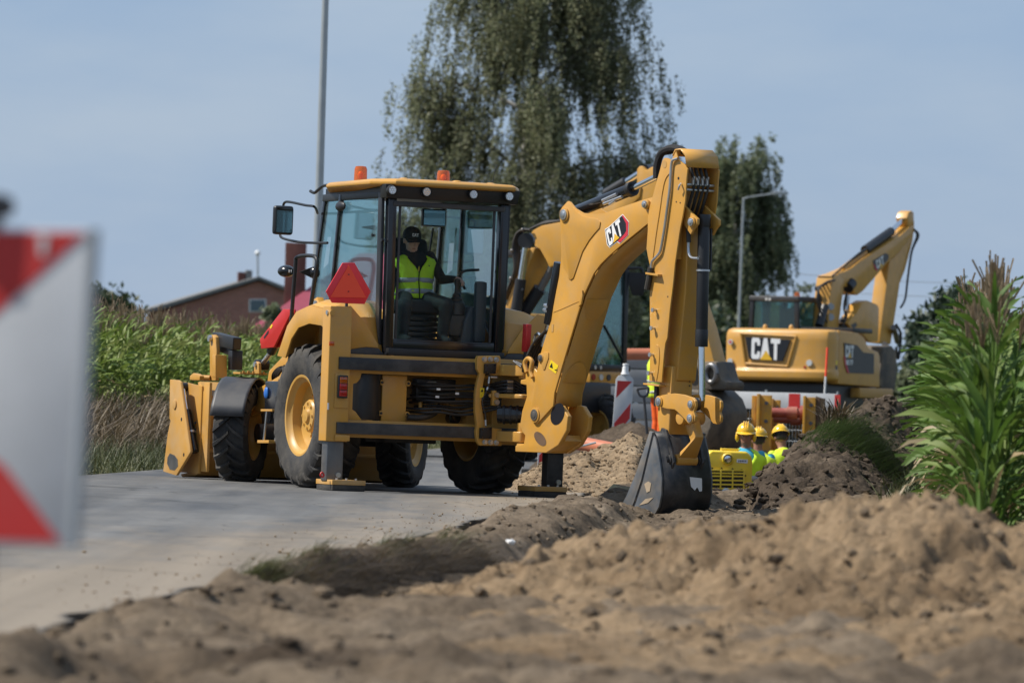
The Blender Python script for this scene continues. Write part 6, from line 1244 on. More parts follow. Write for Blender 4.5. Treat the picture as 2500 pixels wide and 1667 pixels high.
# ------------------------------------------------------------------ excavator behind the backhoe's arm
E2 = Frame(ground_pt(1230, 87), R(-126.9))
ex2 = thing('excavator', 'yellow excavator standing behind the backhoe arm with a muddy bucket hanging down', 'excavator', E2.M)
lb2 = plate(E2, 'f3', [(240, 1180), (330, 1180), (560, 620), (660, 340), (605, 335), (560, 400), (430, 700), (330, 950)], 0.30, 0.50, 'boom_base', 'yellow', ex2)
ub2 = plate(E2, 'f3', [(605, 150), (640, 110), (740, 55), (980, 10), (1300, -60), (1700, -250), (1980, -480), (2010, -440), (1990, -300), (1500, 160), (1120, 480), (960, 545), (840, 590), (800, 500), (720, 360), (650, 320), (660, 230)], 0.28, 0.40, 'boom', 'yellow', ex2)
G().cyl(E2.on('f3', (540, 250), 0, 0.32), E2.on('f3', (620, 255), 0, -0.15), 0.12, n=20).out('hinge', 'black_paint', ex2)
for a, b, r, m, x in (((545, 340), (480, 760), 0.055, 'chrome', 0.34), ((480, 740), (400, 1250), 0.085, 'black_paint', 0.34), ((900, 560), (720, 880), 0.06, 'steel', 0.1), ((720, 860), (480, 1220), 0.10, 'black_paint', 0.1)): G().cyl(E2.on('f3', a, 0, x), E2.on('f3', b, 0, x), r, n=16).out('cylinder', m, ex2)
for k in range(4): G().tube([E2.on('f3', q, 0, 0.33-0.07*k) for q in ((600, 110), (500, 110+6*k), (420+22*k, 170), (380+25*k, 330), (400+20*k, 560), (370+16*k, 720), (250+20*k, 1000))], 0.022, 6).out('hose', 'hose', ex2)
for k in range(3): G().tube([E2.on('f3', q, 0, 0.25-0.08*k) for q in ((600, 100), (680, 60), (800, 20-6*k), (980, -8), (1200, -60))], 0.02, 6).out('hose', 'hose', ex2)
for p in ((500, 110), (365, 375), (490, 870), (350, 730)): G().ball(E2.on('f3', p, 0, 0.36), 0.03, 10, 6).out('fitting', 'steel', ex2)
# peak, stick cylinder, stick down to the bucket
pk = plate(E2, 'c4', [(1110, 470), (1112, 230), (1130, 205), (1155, 205), (1180, 240), (1225, 210), (1250, 230), (1262, 300), (1300, 520), (1200, 620), (1130, 560)], 0.25, 0.34, 'stick_head', 'yellow', ex2)
G().cyl(E2.on('c4', (1175, 225), 0, 0.2), E2.on('c4', (1215, 225), 0, -0.1), 0.06, n=14).out('pin', 'black_paint', ex2)
G().cyl(E2.on('c4', (880, 420), 0, 0.05), E2.on('c4', (1030, 330), 0, 0.05), 0.085, n=16).out('cylinder', 'black_paint', ex2); G().cyl(E2.on('c4', (1030, 330), 0, 0.05), E2.on('c4', (1130, 265), 0, 0.05), 0.05, n=14).out('rod', 'chrome', ex2)
st2 = plate(E2, 'P', [(1555, 470), (1600, 455), (1660, 620), (1722, 800), (1745, 890), (1700, 900), (1665, 820), (1600, 640)], 0.20, 0.32, 'stick', 'yellow', ex2)
for k in range(4):
    c = E2.on('c8', (790 + 90*k, 420), 0, 0.25-0.1*k); G().ball(c, (0.11, 0.11, 0.17), 12, 8).out('coupler_knuckle', 'dirty_bucket', ex2)
G().prism(E2.tr('c8', [(770, 350), (1060, 350), (1110, 540), (1170, 560), (1160, 650), (760, 650), (780, 560)], 0, 0.25), (-0.5, 0, 0)).out('quick_coupler', 'dirty_bucket', ex2, 0.06)
ring_ = [E2.on('c8', (1010 + 55*math.cos(a), 480 + 90*math.sin(a)), 0, 0.30) for a in [2*math.pi*i/14 for i in range(15)]]
G().tube(ring_, 0.04, 8, False).out('hook_ring', 'steel', ex2)
for k in range(3): G().tube([E2.on('c8', q, 0, 0.2-0.1*k) for q in ((840, 60), (830, 200), (850, 330), (830, 430))], 0.03, 6).out('hose', 'hose', ex2)
prof = [(3.30, 1.00), (3.25, 0.80), (3.30, 0.45), (3.48, 0.22), (3.78, 0.12), (4.05, 0.28), (4.19, 0.60), (4.20, 0.82), (4.10, 1.02), (3.95, 1.14), (3.55, 1.16)]
G().prism([(0.45, y, z) for y, z in prof], (-0.95, 0, 0)).out('bucket', 'dirty_bucket', ex2, 0.05, 3)
# cab, house, wheels
cb2 = thing('cab', None, None); cb2.parent = ex2
def e2(px, py, Y): return E2.I @ atY(px, py, Y)
c0 = e2(1519, 918, 88.2); xl = c0.x
Yf, Yb = c0.y, c0.y-1.65; xa, xb = c0.x, c0.x+0.95
for x in (xa, xb):
    for y in (Yf, Yb): G().box(x-0.05, x+0.05, y-0.05, y+0.05, 1.42, 3.12).out('post', 'black_paint', cb2, 0.01)
G().box(xa-0.06, xb+0.06, Yb-0.06, Yf+0.10, 3.12, 3.24).out('roof', 'black_paint', cb2, 0.04)
G().box(xa, xb, Yf+0.02, Yf+0.027, 1.5, 3.12).out('front_window', 'glass_dark', cb2); G().box(xb, xb+0.006, Yb, Yf, 1.5, 3.12).out('side_window', 'glass_dark', cb2); G().box(xa-0.006, xa, Yb, Yf, 1.5, 3.12).out('side_window', 'glass_dark', cb2)
G().box(xa-0.06, xb+0.06, Yb, Yf+0.12, 1.40, 1.50).out('sill', 'black_paint', cb2, 0.02); G().box(xa-0.03, xb+0.03, Yb, Yf+0.10, 1.21, 1.395).out('skirt', 'yellow', cb2, 0.02)
for k, m in enumerate(('dash', 'lamp_clear', 'lamp_red')): G().cyl((xb-0.45+0.2*k, Yf+0.10, 1.30), (xb-0.45+0.2*k, Yf+0.115, 1.30), 0.05, n=12).out('decal', m, cb2)
for k in range(2): G().cyl((xb-0.20+0.14*k, Yf+0.12, 1.45), (xb-0.20+0.14*k, Yf+0.135, 1.45), 0.03, n=10).out('bolt', 'zinc', cb2)
G().box(xa+0.3, xb-0.2, Yb+0.5, Yb+0.65, 1.6, 2.6).out('seat_back', 'seat', cb2, 0.05); G().bar((xa+0.05, Yf+0.03, 1.6), (xa+0.55, Yf+0.03, 2.1), 0.03, 0.02).out('wiper', 'black_paint', cb2); G().box(xa+0.1, xb-0.1, Yf-0.35, Yf-0.2, 1.5, 1.9).out('dashboard', 'dash', cb2, 0.03)
m0 = [e2(*pxy('f4', q), 88.2) for q in ((465, 410), (572, 415), (572, 480), (555, 630), (505, 635), (470, 530))]
G().prism(m0, (0.05, -0.08, 0)).out('mirror', 'black_paint', cb2, 0.02); G().tube([e2(*pxy('f4', q), 88.2) for q in ((365, 455), (372, 400), (400, 378), (470, 372), (530, 375), (545, 415))], 0.022, 8).out('mirror_arm', 'black_paint', cb2)
G().box(-1.2, 1.3, -2.6, 0.1, 1.25, 2.25).out('engine_house', 'yellow', ex2, 0.08, 3); G().box(-1.15, 1.15, -2.2, 1.2, 0.75, 1.22).out('undercarriage', 'black_paint', ex2, 0.05)
for x, y, s in ((1.05, -1.4, 1), (1.05, 1.1, 1), (-1.05, -1.4, -1), (-1.05, 1.1, -1)): wheel(ex2, (x, y, 0.53), 0.53, 0.50, 0.27, 18, 0, s)
# ------------------------------------------------------------------ things on the site
def zrot(p, yaw, extra=None): return Matrix.Translation(p) @ Matrix.Rotation(yaw, 4, 'Z')
# red and white barrier with mesh below
pa, pb = atY(1700, 951, 95), atY(2044, 957, 94)
ax = Vector((pb.x-pa.x, pb.y-pa.y, 0)); Lb = ax.length; yaw = math.atan2(ax.y, ax.x)
zt = (pa.z+pb.z)/2
bar = thing('barrier_fence', 'steel mesh barrier with red and white board in front of the right excavator', 'barrier', zrot((pa.x, pa.y, zt-1.10), yaw))
for x in (0.0, Lb/2-0.015, Lb): G().cyl((x, 0.03, 0), (x, 0.03, 1.12), 0.02, n=10).out('post', 'galv', bar)
G().box(0, Lb, -0.012, 0.012, 0.80, 1.08).out('board', 'sign_white', bar, 0.003)
n = 6; 
for c in (1775, 1935, 2037):
    x = (atY(c, 970, 95).x - pa.x)/math.cos(yaw); w = 0.10 if c > 2000 else 0.20; G().box(x-w/2*1.0, x+w/2, -0.016, -0.0125, 0.815, 1.065).out('red_panel', 'sign_red', bar)
for i in range(int(Lb/0.055)): G().cyl((0.03+0.055*i, 0.0, 0.10), (0.03+0.055*i, 0.0, 0.79), 0.004, n=5).out('mesh_wire', 'galv', bar)
for z in (0.10, 0.28, 0.46, 0.63, 0.79): G().cyl((0, 0.008, z), (Lb, 0.008, z), 0.004, n=5).out('mesh_wire', 'galv', bar)
# marker stake
a, b = atY(2012, 962, 98), atY(2020, 848, 98); 
stk = thing('marker_stake', 'thin survey stake with orange top in front of the right excavator', 'stake', Matrix.Translation((a.x - (b.x-a.x)*0.8, a.y, 0)))
A0 = Vector((0, 0, 0)); B0 = Vector((b.x-a.x, 0, 0))*1.8 + Vector((0, 0, b.z)); G().cyl(A0, A0.lerp(B0, 0.745), 0.018, n=8).out('shaft', 'white_paint', stk); G().cyl(A0.lerp(B0, 0.745), B0, 0.019, n=8).out('orange_top', 'smv_orange', stk)
# trench shoring box: four yellow posts, wooden-faced panels, red struts
sh = atY(1975, 1100, 88); sb = thing('trench_box', 'yellow steel trench shoring box with red struts rising behind the workers', 'trench shoring', zrot((sh.x-0.35, 88, -1.25), R(-6)))
SB = Frame(Vector((sh.x-0.35, 88, -1.25)), R(-6))
def spost(px0, px1, pyt, dy, name='post'):
    a, b = SB.on('P', (px0, pyt), 1, dy), SB.on('P', (px1, pyt), 1, dy)
    x0, x1, zt = a.x, b.x, a.z
    g = G(); g.box(x0, x0+(x1-x0)*0.22, dy-0.12, dy+0.12, 0, zt); g.box(x0+(x1-x0)*0.22, x1, dy-0.04, dy+0.08, 0, zt-0.02); o = g.out(name, 'shoring', sb, 0.008)
    for z in (zt-0.14, zt-0.42, zt-0.9): G().cyl((x0+(x1-x0)*0.65, dy-0.041, z), (x0+(x1-x0)*0.65, dy-0.06, z), 0.03, n=8).out('bolt', 'steel', o)
    return x0, x1, zt
L0 = spost(1849, 1885, 961, 0.0); L1 = spost(1885, 1906, 973, 1.3); R0 = spost(1962, 1992, 966, 0.0)
G().box(R0[1]+0.01, R0[1]+0.07, 0.0, 1.6, 0, R0[2]-0.03).out('side_panel', 'wood_post', sb, 0.005)
G().box(L0[0]-0.08, L0[0]-0.01, -0.05, 1.6, 0, L0[2]-0.03).out('side_panel', 'shoring', sb, 0.005)
G().prism([(R0[1]-0.0, 0.02, 0), (R0[1]+0.13, 0.06, 0), (R0[1]+0.13, 0.06, R0[2]-0.04), (R0[1], 0.02, R0[2])], (0, 0.02, 0)).out('timber_facing', 'wood_pale', sb) if 'wood_pale' in MATS else None
for dy, z in ((0.25, 0.0), (1.3, -0.10)):
    zc = SB.on('P', (1930, 1008+ (14 if dy > 1 else 0)), 1, dy).z
    s = G().cyl((L0[1]-0.05, dy, zc), (R0[0], dy, zc), 0.075, n=16).out('strut', 'strut_red', sb); xm = (L0[1]+R0[0])/2
    G().cyl((xm-0.02, dy, zc), (xm+0.14, dy, zc), 0.10, n=16).out('collar', 'strut_red', s); G().cyl((R0[0]-0.06, dy, zc), (R0[0]-0.005, dy, zc), 0.12, n=16).out('foot', 'strut_red', s)
# yellow compactor
CF = Frame(ground_pt(1786, 70), R(6))
cm = thing('compactor', 'yellow trench compactor with a slotted grille and round lamp beside the black bucket', 'compactor', CF.M @ Matrix.Translation((0, 0, -0.62)))
CI = Matrix.Translation((0, 0, 0.62)) ; FC = CI
def cpt(pts, y): return CF.tr('c7', pts, 1, y)
o7 = cpt([(95, 1420), (100, 1000), (130, 890), (175, 868), (540, 880), (590, 930), (600, 1000), (590, 1250), (570, 1420)], 0.0)
hd_ = G().prism(o7, (0, 0.75, 0)).out('hood', 'plant_yellow', cm, 0.03, 3, FC)
G().prism(cpt([(120, 1075), (505, 1080), (505, 1400), (120, 1390)], -0.004), (0, 0.003, 0)).out('grille_recess', 'logo_black', hd_, 0, 2, FC)
for yy in (1080, 1112, 1144, 1188, 1232, 1276, 1318, 1352, 1392): q = cpt([(110, yy-4), (510, yy+0)], -0.02); G().bar(q[0], q[1], 0.018, 0.020).out('grille_bar', 'plant_yellow', hd_, 0.003, 2, FC)
for xx in (130, 258, 385, 505): q = cpt([(xx+4, 1075), (xx-6, 1400)], -0.022); G().bar(q[0], q[1], 0.018, 0.020, (0, 1, 0)).out('grille_bar', 'plant_yellow', hd_, 0.003, 2, FC)
c = cpt([(332, 958)], -0.0)[0]; G().lathe([(0.075, 0), (0.075, -0.02), (0.06, -0.035), (0.056, -0.01)], c, (0, 1, 0), 24).out('lamp_ring', 'plant_yellow', hd_, frame=FC); G().ball(c + Vector((0, -0.012, 0)), (0.052, 0.02, 0.052), 16, 8).out('lamp', 'chrome', hd_, frame=FC)
c = cpt([(312, 1312)], -0.0)[0]; G().cyl(c + Vector((0, -0.035, 0)), c, 0.055, n=18).out('lower_lamp', 'lamp_clear', hd_, 0.008, 2, FC)
G().prism(cpt([(432, 958), (548, 966), (545, 1004), (430, 996)], -0.006), (0, 0.004, 0)).out('label_plate', 'logo_white', hd_, 0, 2, FC)
for k in range(5): G().prism(cpt([(448+18*k, 972), (458+18*k, 973), (456+18*k, 990), (446+18*k, 988)], -0.008), (0, 0.001, 0)).out('label_print', 'logo_black', hd_, 0, 2, FC)
for p in ((168, 1060), (268, 1060), (385, 1066), (482, 1076), (520, 1136), (520, 1250)): c = cpt([p], -0.004)[0]; G().cyl(c, c + Vector((0, -0.006, 0)), 0.012, n=8).out('bolt', 'logo_black', hd_, frame=FC)
q = cpt([(260, 855), (445, 862)], 0.25); G().bar(q[0], q[1], 0.10, 0.03).out('handle', 'plant_yellow', cm, 0.006, 2, FC)
for k in (0.15, 0.85): p = q[0].lerp(q[1], k); G().cyl(p + Vector((0, 0, -0.08)), p, 0.02, n=8).out('handle_leg', 'steel', cm, frame=FC)
for s in (-1, 1): G().cyl((s*0.30-0.0, 0.2, 0.22), (s*0.06, 0.2, 0.22), 0.22, n=24).out('drum', 'steel', cm); G().cyl((s*0.30, 0.62, 0.22), (s*0.06, 0.62, 0.22), 0.22, n=24).out('drum', 'steel', cm)
# striped guide boards
def guide_board(label, corners, Y, group, head=True, flip=False, stripes=True):
    """corners: pixel top-left, top-right, bottom-right, bottom-left of the white board"""
    q = [atY(*p, Y) for p in corners]; base = Vector(((q[2].x+q[3].x)/2, Y, min(q[2].z, q[3].z)))
    t = thing('guide_board', label, 'guide board', Matrix.Translation(base), group)
    q = [p-base for p in q]; P = lambda u, v, d=0.0: q[0].lerp(q[1], u).lerp(q[3].lerp(q[2], u), v) + Vector((0, -d, 0))
    bd = G().prism([P(0.12, -0.03), P(0.40, -0.075), P(0.60, -0.075), P(0.88, -0.03), P(1, 0.02), P(1, 1), P(0, 1), P(0, 0.02)], (0, 0.06, 0)).out('board', 'sign_white', t, 0.008)
    S = lambda pts: G().prism([P(u, v, 0.004) for u, v in pts], (0, 0.003, 0)).out('stripe', 'sign_red', bd)
    S([(0.09, 0.045), (0.92, 0.045), (0.09, 0.33)]); S([(0.09, 0.74), (0.92, 0.43), (0.92, 0.70), (0.09, 0.985)])
    if head:
        h = P(0.5, -0.07) + Vector((0, 0.03, 0)); G().lathe([(0.06, 0), (0.045, 0.03), (0.042, 0.10), (0.036, 0.105), (0.036, 0.115), (0.042, 0.12), (0.042, 0.145), (0.001, 0.15)], h, (0.05, 0, 1), 16).out('neck', 'white_paint', t)
    g = G(); g.box(base.x*0-0.28, 0.28, -0.25, 0.30, -0.14, -0.02); g.out('foot', 'rubber', t, 0.02)
    return t
guide_board('red and white striped guide board standing between the boom and the stick', [(1504, 922), (1547, 925), (1538, 1062), (1493, 1072)], 78.5, 'guide boards')
guide_board('red and white guide board glimpsed behind the right stabiliser leg', [(1315, 1030), (1352, 1031), (1350, 1140), (1312, 1140)], 66.5, 'guide boards', False)
# shovel stuck in the heap
a, b = atY(1571, 958, 76.8), atY(1585, 1062, 76.8)
sv = thing('shovel', 'dark shovel with D grip stuck upright in the soil heap', 'shovel', Matrix.Translation(b))
h = a-b; dn = h.normalized(); G().cyl((0, 0, -0.25), h*0.93, 0.022, 0.018, 10).out('shaft', 'dark_grey', sv)
r_ = Vector((dn.z, 0, -dn.x)); g = G(); g.tube([h*0.90, h*0.94 + r_*0.05, h*1.06 + r_*0.075, h*1.10 + r_*0.07], 0.016, 8); g.tube([h*0.90, h*0.94 - r_*0.05, h*1.06 - r_*0.075, h*1.10 - r_*0.07], 0.016, 8); g.cyl(h*1.10 + r_*0.08, h*1.10 - r_*0.08, 0.018, n=8); g.out('grip', 'dark_grey', sv)
G().prism([(-0.10, 0, -0.22), (0.10, 0, -0.22), (0.09, 0.03, -0.46), (0, 0.04, -0.52), (-0.09, 0.03, -0.46)], (0, 0.006, 0)).out('blade', 'steel', sv)
# terracotta pipes
def pipe(label, a, b, r, Ya, Yb, socket=False):
    A, B = atY(*a, Ya), atY(*b, Yb); t = thing('sewer_pipe', label, 'pipe', Matrix.Translation(A), 'terracotta sewer pipes'); d = (B-A)
    n = d.normalized()
    g = G(); g.lathe([(r*0.9, 0.02), (r*0.9, 0.0), (r, 0.0), (r, d.length), (r*0.9, d.length), (r*0.9, d.length-0.05)], (0, 0, 0), n, 24); pp = g.out('pipe_wall', 'terracotta', t)
    if socket: G().lathe([(r*1.0, d.length-0.22), (r*1.16, d.length-0.18), (r*1.18, d.length), (r*0.95, d.length), (r*0.95, d.length-0.1)], (0, 0, 0), n, 24).out('socket', 'terracotta', t)
pipe('long terracotta pipe lying on the grey stack behind the backhoe stick', (1440, 865), (1748, 864), 0.105, 103, 103, True)
pipe('terracotta pipe lying on the ground behind the sand heap', (1330, 1066), (1500, 1098), 0.085, 67, 66.0)
G_ = thing('steel_rod', 'thin grey rod lying along the terracotta pipe on the ground', 'rod', Matrix.Translation(atY(1398, 1094, 64.5))); d = atY(1455, 1080, 64.5)-atY(1398, 1094, 64.5); G().cyl((0, 0, 0), d, 0.012, n=8).out('bar', 'galv', G_)
# grey concrete stack behind, and concrete post
cs = ground_pt(1590, 104.5); ck = thing('concrete_block_stack', 'pale grey stack of concrete slabs under the long terracotta pipe', 'concrete slabs', Matrix.Translation(cs))
for k in range(6): G().box(-1.35+0.02*(k % 2), 1.1, -0.5, 0.5, 0.31*k, 0.31*k+0.295).out('slab', 'concrete', ck, 0.012)
cp_ = ground_pt(1472, 96); cq = thing('concrete_post', 'square grey concrete post standing left of the guide board', 'post', Matrix.Translation(cp_)); G().box(-0.10, 0.10, -0.1, 0.1, 0, 1.35).out('shaft', 'concrete', cq, 0.01); G().box(-0.13, 0.13, -0.13, 0.13, 1.352, 1.40).out('cap', 'concrete', cq, 0.01)
cp_ = ground_pt(1430, 100); cq = thing('concrete_post', 'grey concrete post farther left, close to the boom', 'post', Matrix.Translation(cp_)); G().box(-0.10, 0.10, -0.1, 0.1, 0, 1.3).out('shaft', 'concrete', cq, 0.01); G().box(-0.13, 0.13, -0.13, 0.13, 1.302, 1.35).out('cap', 'concrete', cq, 0.01)
# white scrap on the soil
c = atY(1246, 1327, 50); x = c.x; gz = float(ground_z(x, 40.5)); c = ray(1246, 1327); 
for k in range(60):
    Yq = 34 + 0.3*k; pt = CAMP + c*(Yq/c.y)
    if pt.z <= float(ground_z(pt.x, pt.y)) + 0.02: break
sc_ = thing('paper_scrap', 'small crumpled white scrap on the soil by the road edge', 'litter', Matrix.Translation((pt.x, pt.y, pt.z)))
bmx = G(); bmx.ball((0, 0, 0.01), (0.03, 0.03, 0.022), 10, 7)
for v_ in bmx.bm.verts: v_.co *= 0.75 + 0.5*random.random()
bmx.out('scrap', 'white_paint', sc_, ang=10)
# ------------------------------------------------------------------ blurred road work sign at the left edge
YS = 10.6
sq = [atY(-230, 553, YS+0.10), atY(226, 560, YS), atY(176, 1336, YS), atY(-230, 1322, YS+0.10)]
bs = Vector((sq[0].x*0.5+sq[2].x*0.5, YS+0.06, 0)); sg = thing('warning_sign', 'big blurred red and white chevron sign board at the left edge', 'sign', Matrix.Translation(bs))
q = [p-bs for p in sq]; P = lambda u, v, d=0.0: q[0].lerp(q[1], u).lerp(q[3].lerp(q[2], u), v) + Vector((0, -d, 0))
bd = G().prism([P(0, 0), P(1, 0), P(1, 1), P(0, 1)], (0.006, 0.022, 0)).out('board', 'sign_white', sg, 0.004)
U = lambda px, v: (px+230)/(212+230) if v < 0.5 else (px+230)/(165+230)
tri = [P(0.0, 0.012, 0.003), P(0.965, 0.012, 0.003), P(U(0, 0.2)-0.02, 0.272, 0.003), P(0.0, 0.52, 0.003)]
G().prism(tri, (0, 0.002, 0)).out('red_chevron', 'sign_red', bd); G().prism([P(0.0, 0.54, 0.003), P(0.58, 0.752, 0.003), P(0.93, 0.985, 0.003), P(0.0, 0.985, 0.003)], (0, 0.002, 0)).out('red_chevron', 'sign_red', bd)
G().prism([P(0.715, 0.02, 0.0055), P(0.765, 0.02, 0.0055), P(0.755, 0.085, 0.0055), P(0.725, 0.085, 0.0055)], (0, 0.001, 0)).out('scuff', 'sign_white', bd)
G().tube([P(1, 0, -0.01), P(1, 1, -0.01)], 0.014, 8, False).out('edge_frame', 'galv', bd)
wpx = atY(-62, 1400, YS).x - bs.x
G().box(wpx-0.035, wpx+0.022, 0.03, 0.09, 0.0, sq[0].z+0.02).out('post', 'wood_post', sg, 0.004); G().box(wpx-0.10, wpx+0.045, -0.03, 0.10, sq[0].z+0.022, sq[0].z+0.065).out('lamp_base', 'dark_grey', sg, 0.02)
G().box(wpx-0.4, wpx+0.3, -0.15, 0.3, -0.02, 0.09).out('foot', 'rubber', sg, 0.02)
# ------------------------------------------------------------------ maize
def corn_mesh(seed, H=2.1, segs=7, fold=True, leafmat='corn_leaf', lean=0.0):
    r = random.Random(seed); V, Fc, Mi = [], [], []
    def quad(*i, m=0): Fc.append(i); Mi.append(m)
    # stalk
    n = 5; hs = [0, H*0.5, H*0.88, H]; rad = [0.014, 0.012, 0.007, 0.004]
    b0 = len(V)
    for h, q in zip(hs, rad):
        for k in range(n): V.append((q*math.cos(2*math.pi*k/n), q*math.sin(2*math.pi*k/n), h))
    for i in range(3):
        for k in range(n): quad(b0+i*n+k, b0+i*n+(k+1) % n, b0+(i+1)*n+(k+1) % n, b0+(i+1)*n+k, m=1 if i == 0 and False else 0)
    plane = r.uniform(0, math.pi)
    nl = r.randint(13, 17)
    for i in range(nl):
        h = H*(0.08 + 0.84*i/nl) + r.uniform(-0.02, 0.02); az = plane + math.pi*(i % 2) + r.gauss(0, 0.45)
        t_ = i/nl; L = (0.40 + 0.36*math.sin(math.pi*min(1, 0.25+t_*0.8)))*r.uniform(0.85, 1.15); W = 0.027*r.uniform(0.8, 1.2)*(0.8 + 0.4*math.sin(math.pi*t_))
        el = R(r.uniform(56, 80)); droop = r.uniform(1.0, 2.3)*(1.15 - 0.45*t_); dry = (t_ < 0.28 and r.random() < 0.25); mi = 1 if dry else 0
        if dry: droop += 0.8; W *= 0.6
        d = Vector((math.cos(az), math.sin(az), 0)); sd = Vector((-math.sin(az), math.cos(az), 0)); p = Vector((0, 0, h)); tw = r.gauss(0, 0.5)
        rows = []
        for s in range(segs+1):
            u = s/segs; a = el - droop*u**1.6; dirv = d*math.cos(a) + Vector((0, 0, 1))*math.sin(a); nrm = -d*math.sin(a) + Vector((0, 0, 1))*math.cos(a)
            w = W*(min(1, 0.45 + 3*u))*(1-u)**0.55 if u < 1 else 0.001
            s2 = (sd*math.cos(tw*u) + nrm*math.sin(tw*u)); wav = 0.012*math.sin(9*u + i)
            if fold: rows.append([p + s2*w + nrm*(0.35*w + wav), p, p - s2*w + nrm*(0.35*w - wav)])
            else: rows.append([p + s2*w, p - s2*w])
            p = p + dirv*(L/segs)
        b = len(V); c = len(rows[0])
        for rw in rows: V.extend([tuple(q) for q in rw])
        for s in range(segs):
            for k in range(c-1): quad(b+s*c+k, b+s*c+k+1, b+(s+1)*c+k+1, b+(s+1)*c+k, m=mi)
    for k in range(9):   # tassel
        az = r.uniform(0, 2*math.pi); sp = r.uniform(0.1, 0.55) if k else 0; L = r.uniform(0.16, 0.26)
        d = Vector((math.cos(az)*sp, math.sin(az)*sp, 1)).normalized(); p = Vector((0, 0, H - 0.03*k*0.5)); sd = Vector((-math.sin(az), math.cos(az), 0))*0.006; s3 = d.cross(sd).normalized()*0.006
        q = p + d*L + Vector((d.x, d.y, -0.25))*0.05*sp
        b = len(V); V.extend([tuple(p-sd), tuple(p+sd), tuple(q+sd), tuple(q-sd), tuple(p-s3), tuple(p+s3), tuple(q+s3), tuple(q-s3)]); quad(b, b+1, b+2, b+3, m=2); quad(b+4, b+5, b+6, b+7, m=2)
    me = bpy.data.meshes.new('corn_plant'); me.from_pydata(V, [], Fc)
    for m in (leafmat, 'corn_dry', 'tassel'): me.materials.append(MATS[m])
    me.polygons.foreach_set('material_index', Mi); me.polygons.foreach_set('use_smooth', [True]*len(Fc))
    return me
def corn_rows(protos, spots, label, group, H):
    r = random.Random(5)
    for i, (x, y, z) in enumerate(spots):
        o = bpy.data.objects.new('corn_plant', r.choice(protos)); COL.objects.link(o); s = r.uniform(0.88, 1.10)
        o.location = (x, y, z); o.rotation_euler = (r.gauss(0, 0.04), r.gauss(0, 0.04), r.uniform(0, 6.28)); o.scale = (s, s, s); tag(o, label, 'corn plant', group)
def corn_mass(name, lows, spots, label, mats_):
    r = np.random.default_rng(9); VV, FF, MM = [], [], []; base = 0
    data = []
    for me in lows:
        v = np.empty(len(me.vertices)*3); me.vertices.foreach_get('co', v); data.append((v.reshape(-1, 3), [tuple(p.vertices) for p in me.polygons], [p.material_index for p in me.polygons]))
    for (x, y, z) in spots:
        v, f, m = data[r.integers(len(data))]; a = r.uniform(0, 6.28); s = r.uniform(0.86, 1.1); c, sn = math.cos(a), math.sin(a)
        VV.append(np.stack([(v[:, 0]*c - v[:, 1]*sn)*s + x, (v[:, 0]*sn + v[:, 1]*c)*s + y, v[:, 2]*s + z], 1)); FF.extend([tuple(k+base for k in q) for q in f]); MM.extend(m); base += len(v)
    o = mesh_obj(name, np.concatenate(VV).tolist(), FF, None, mats=mats_, midx=MM, smooth=True); tag(o, label, 'corn field', kind='stuff')
rr = random.Random(11)
def spots_row(u, y0, y1, st):
    out = []; y = y0
    while y < y1:
        uu_ = u + rr.gauss(0, 0.05); x = float(EDGE(y)) + uu_; out.append((x, y, float(ground_z(x, y, False)) - 0.02)); y += st*rr.uniform(0.8, 1.2)
    return out
right_p = [corn_mesh(100+i, 1.80, 7, True, 'corn_leaf') for i in range(6)]; right_l = [corn_mesh(200+i, 1.80, 5, False, 'corn_leaf') for i in range(5)]
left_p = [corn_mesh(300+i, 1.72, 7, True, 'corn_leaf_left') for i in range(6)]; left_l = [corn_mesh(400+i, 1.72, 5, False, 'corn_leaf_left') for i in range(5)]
corn_rows(right_p, spots_row(3.88, 36.5, 64, 0.17), 'tall green corn plant in the front row of the field at the right edge', 'corn plants of the right front row', 2.15)
m_ = []
for k in range(1, 5): m_ += spots_row(3.88+0.72*k, 36+1.0*k, 70, 0.19)
for k in range(0, 4): m_ += spots_row(3.80+0.72*k, 64 if k == 0 else 70, 118, 0.24)
corn_mass('corn_field', right_l, m_, 'dense corn field behind the front row at the right edge', ['corn_leaf', 'corn_dry', 'tassel'])
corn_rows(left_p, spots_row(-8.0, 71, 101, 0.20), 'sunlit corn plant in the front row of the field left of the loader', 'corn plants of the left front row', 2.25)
m_ = []
for k in range(1, 7): m_ += spots_row(-8.0-0.72*k, 66, 108, 0.21)
m_ += spots_row(-8.0, 101, 150, 0.25) + spots_row(-8.7, 108, 150, 0.25)
corn_mass('corn_field', left_l, m_, 'sunlit corn field beyond the grass verge left of the loader', ['corn_leaf_left', 'corn_dry', 'tassel'])

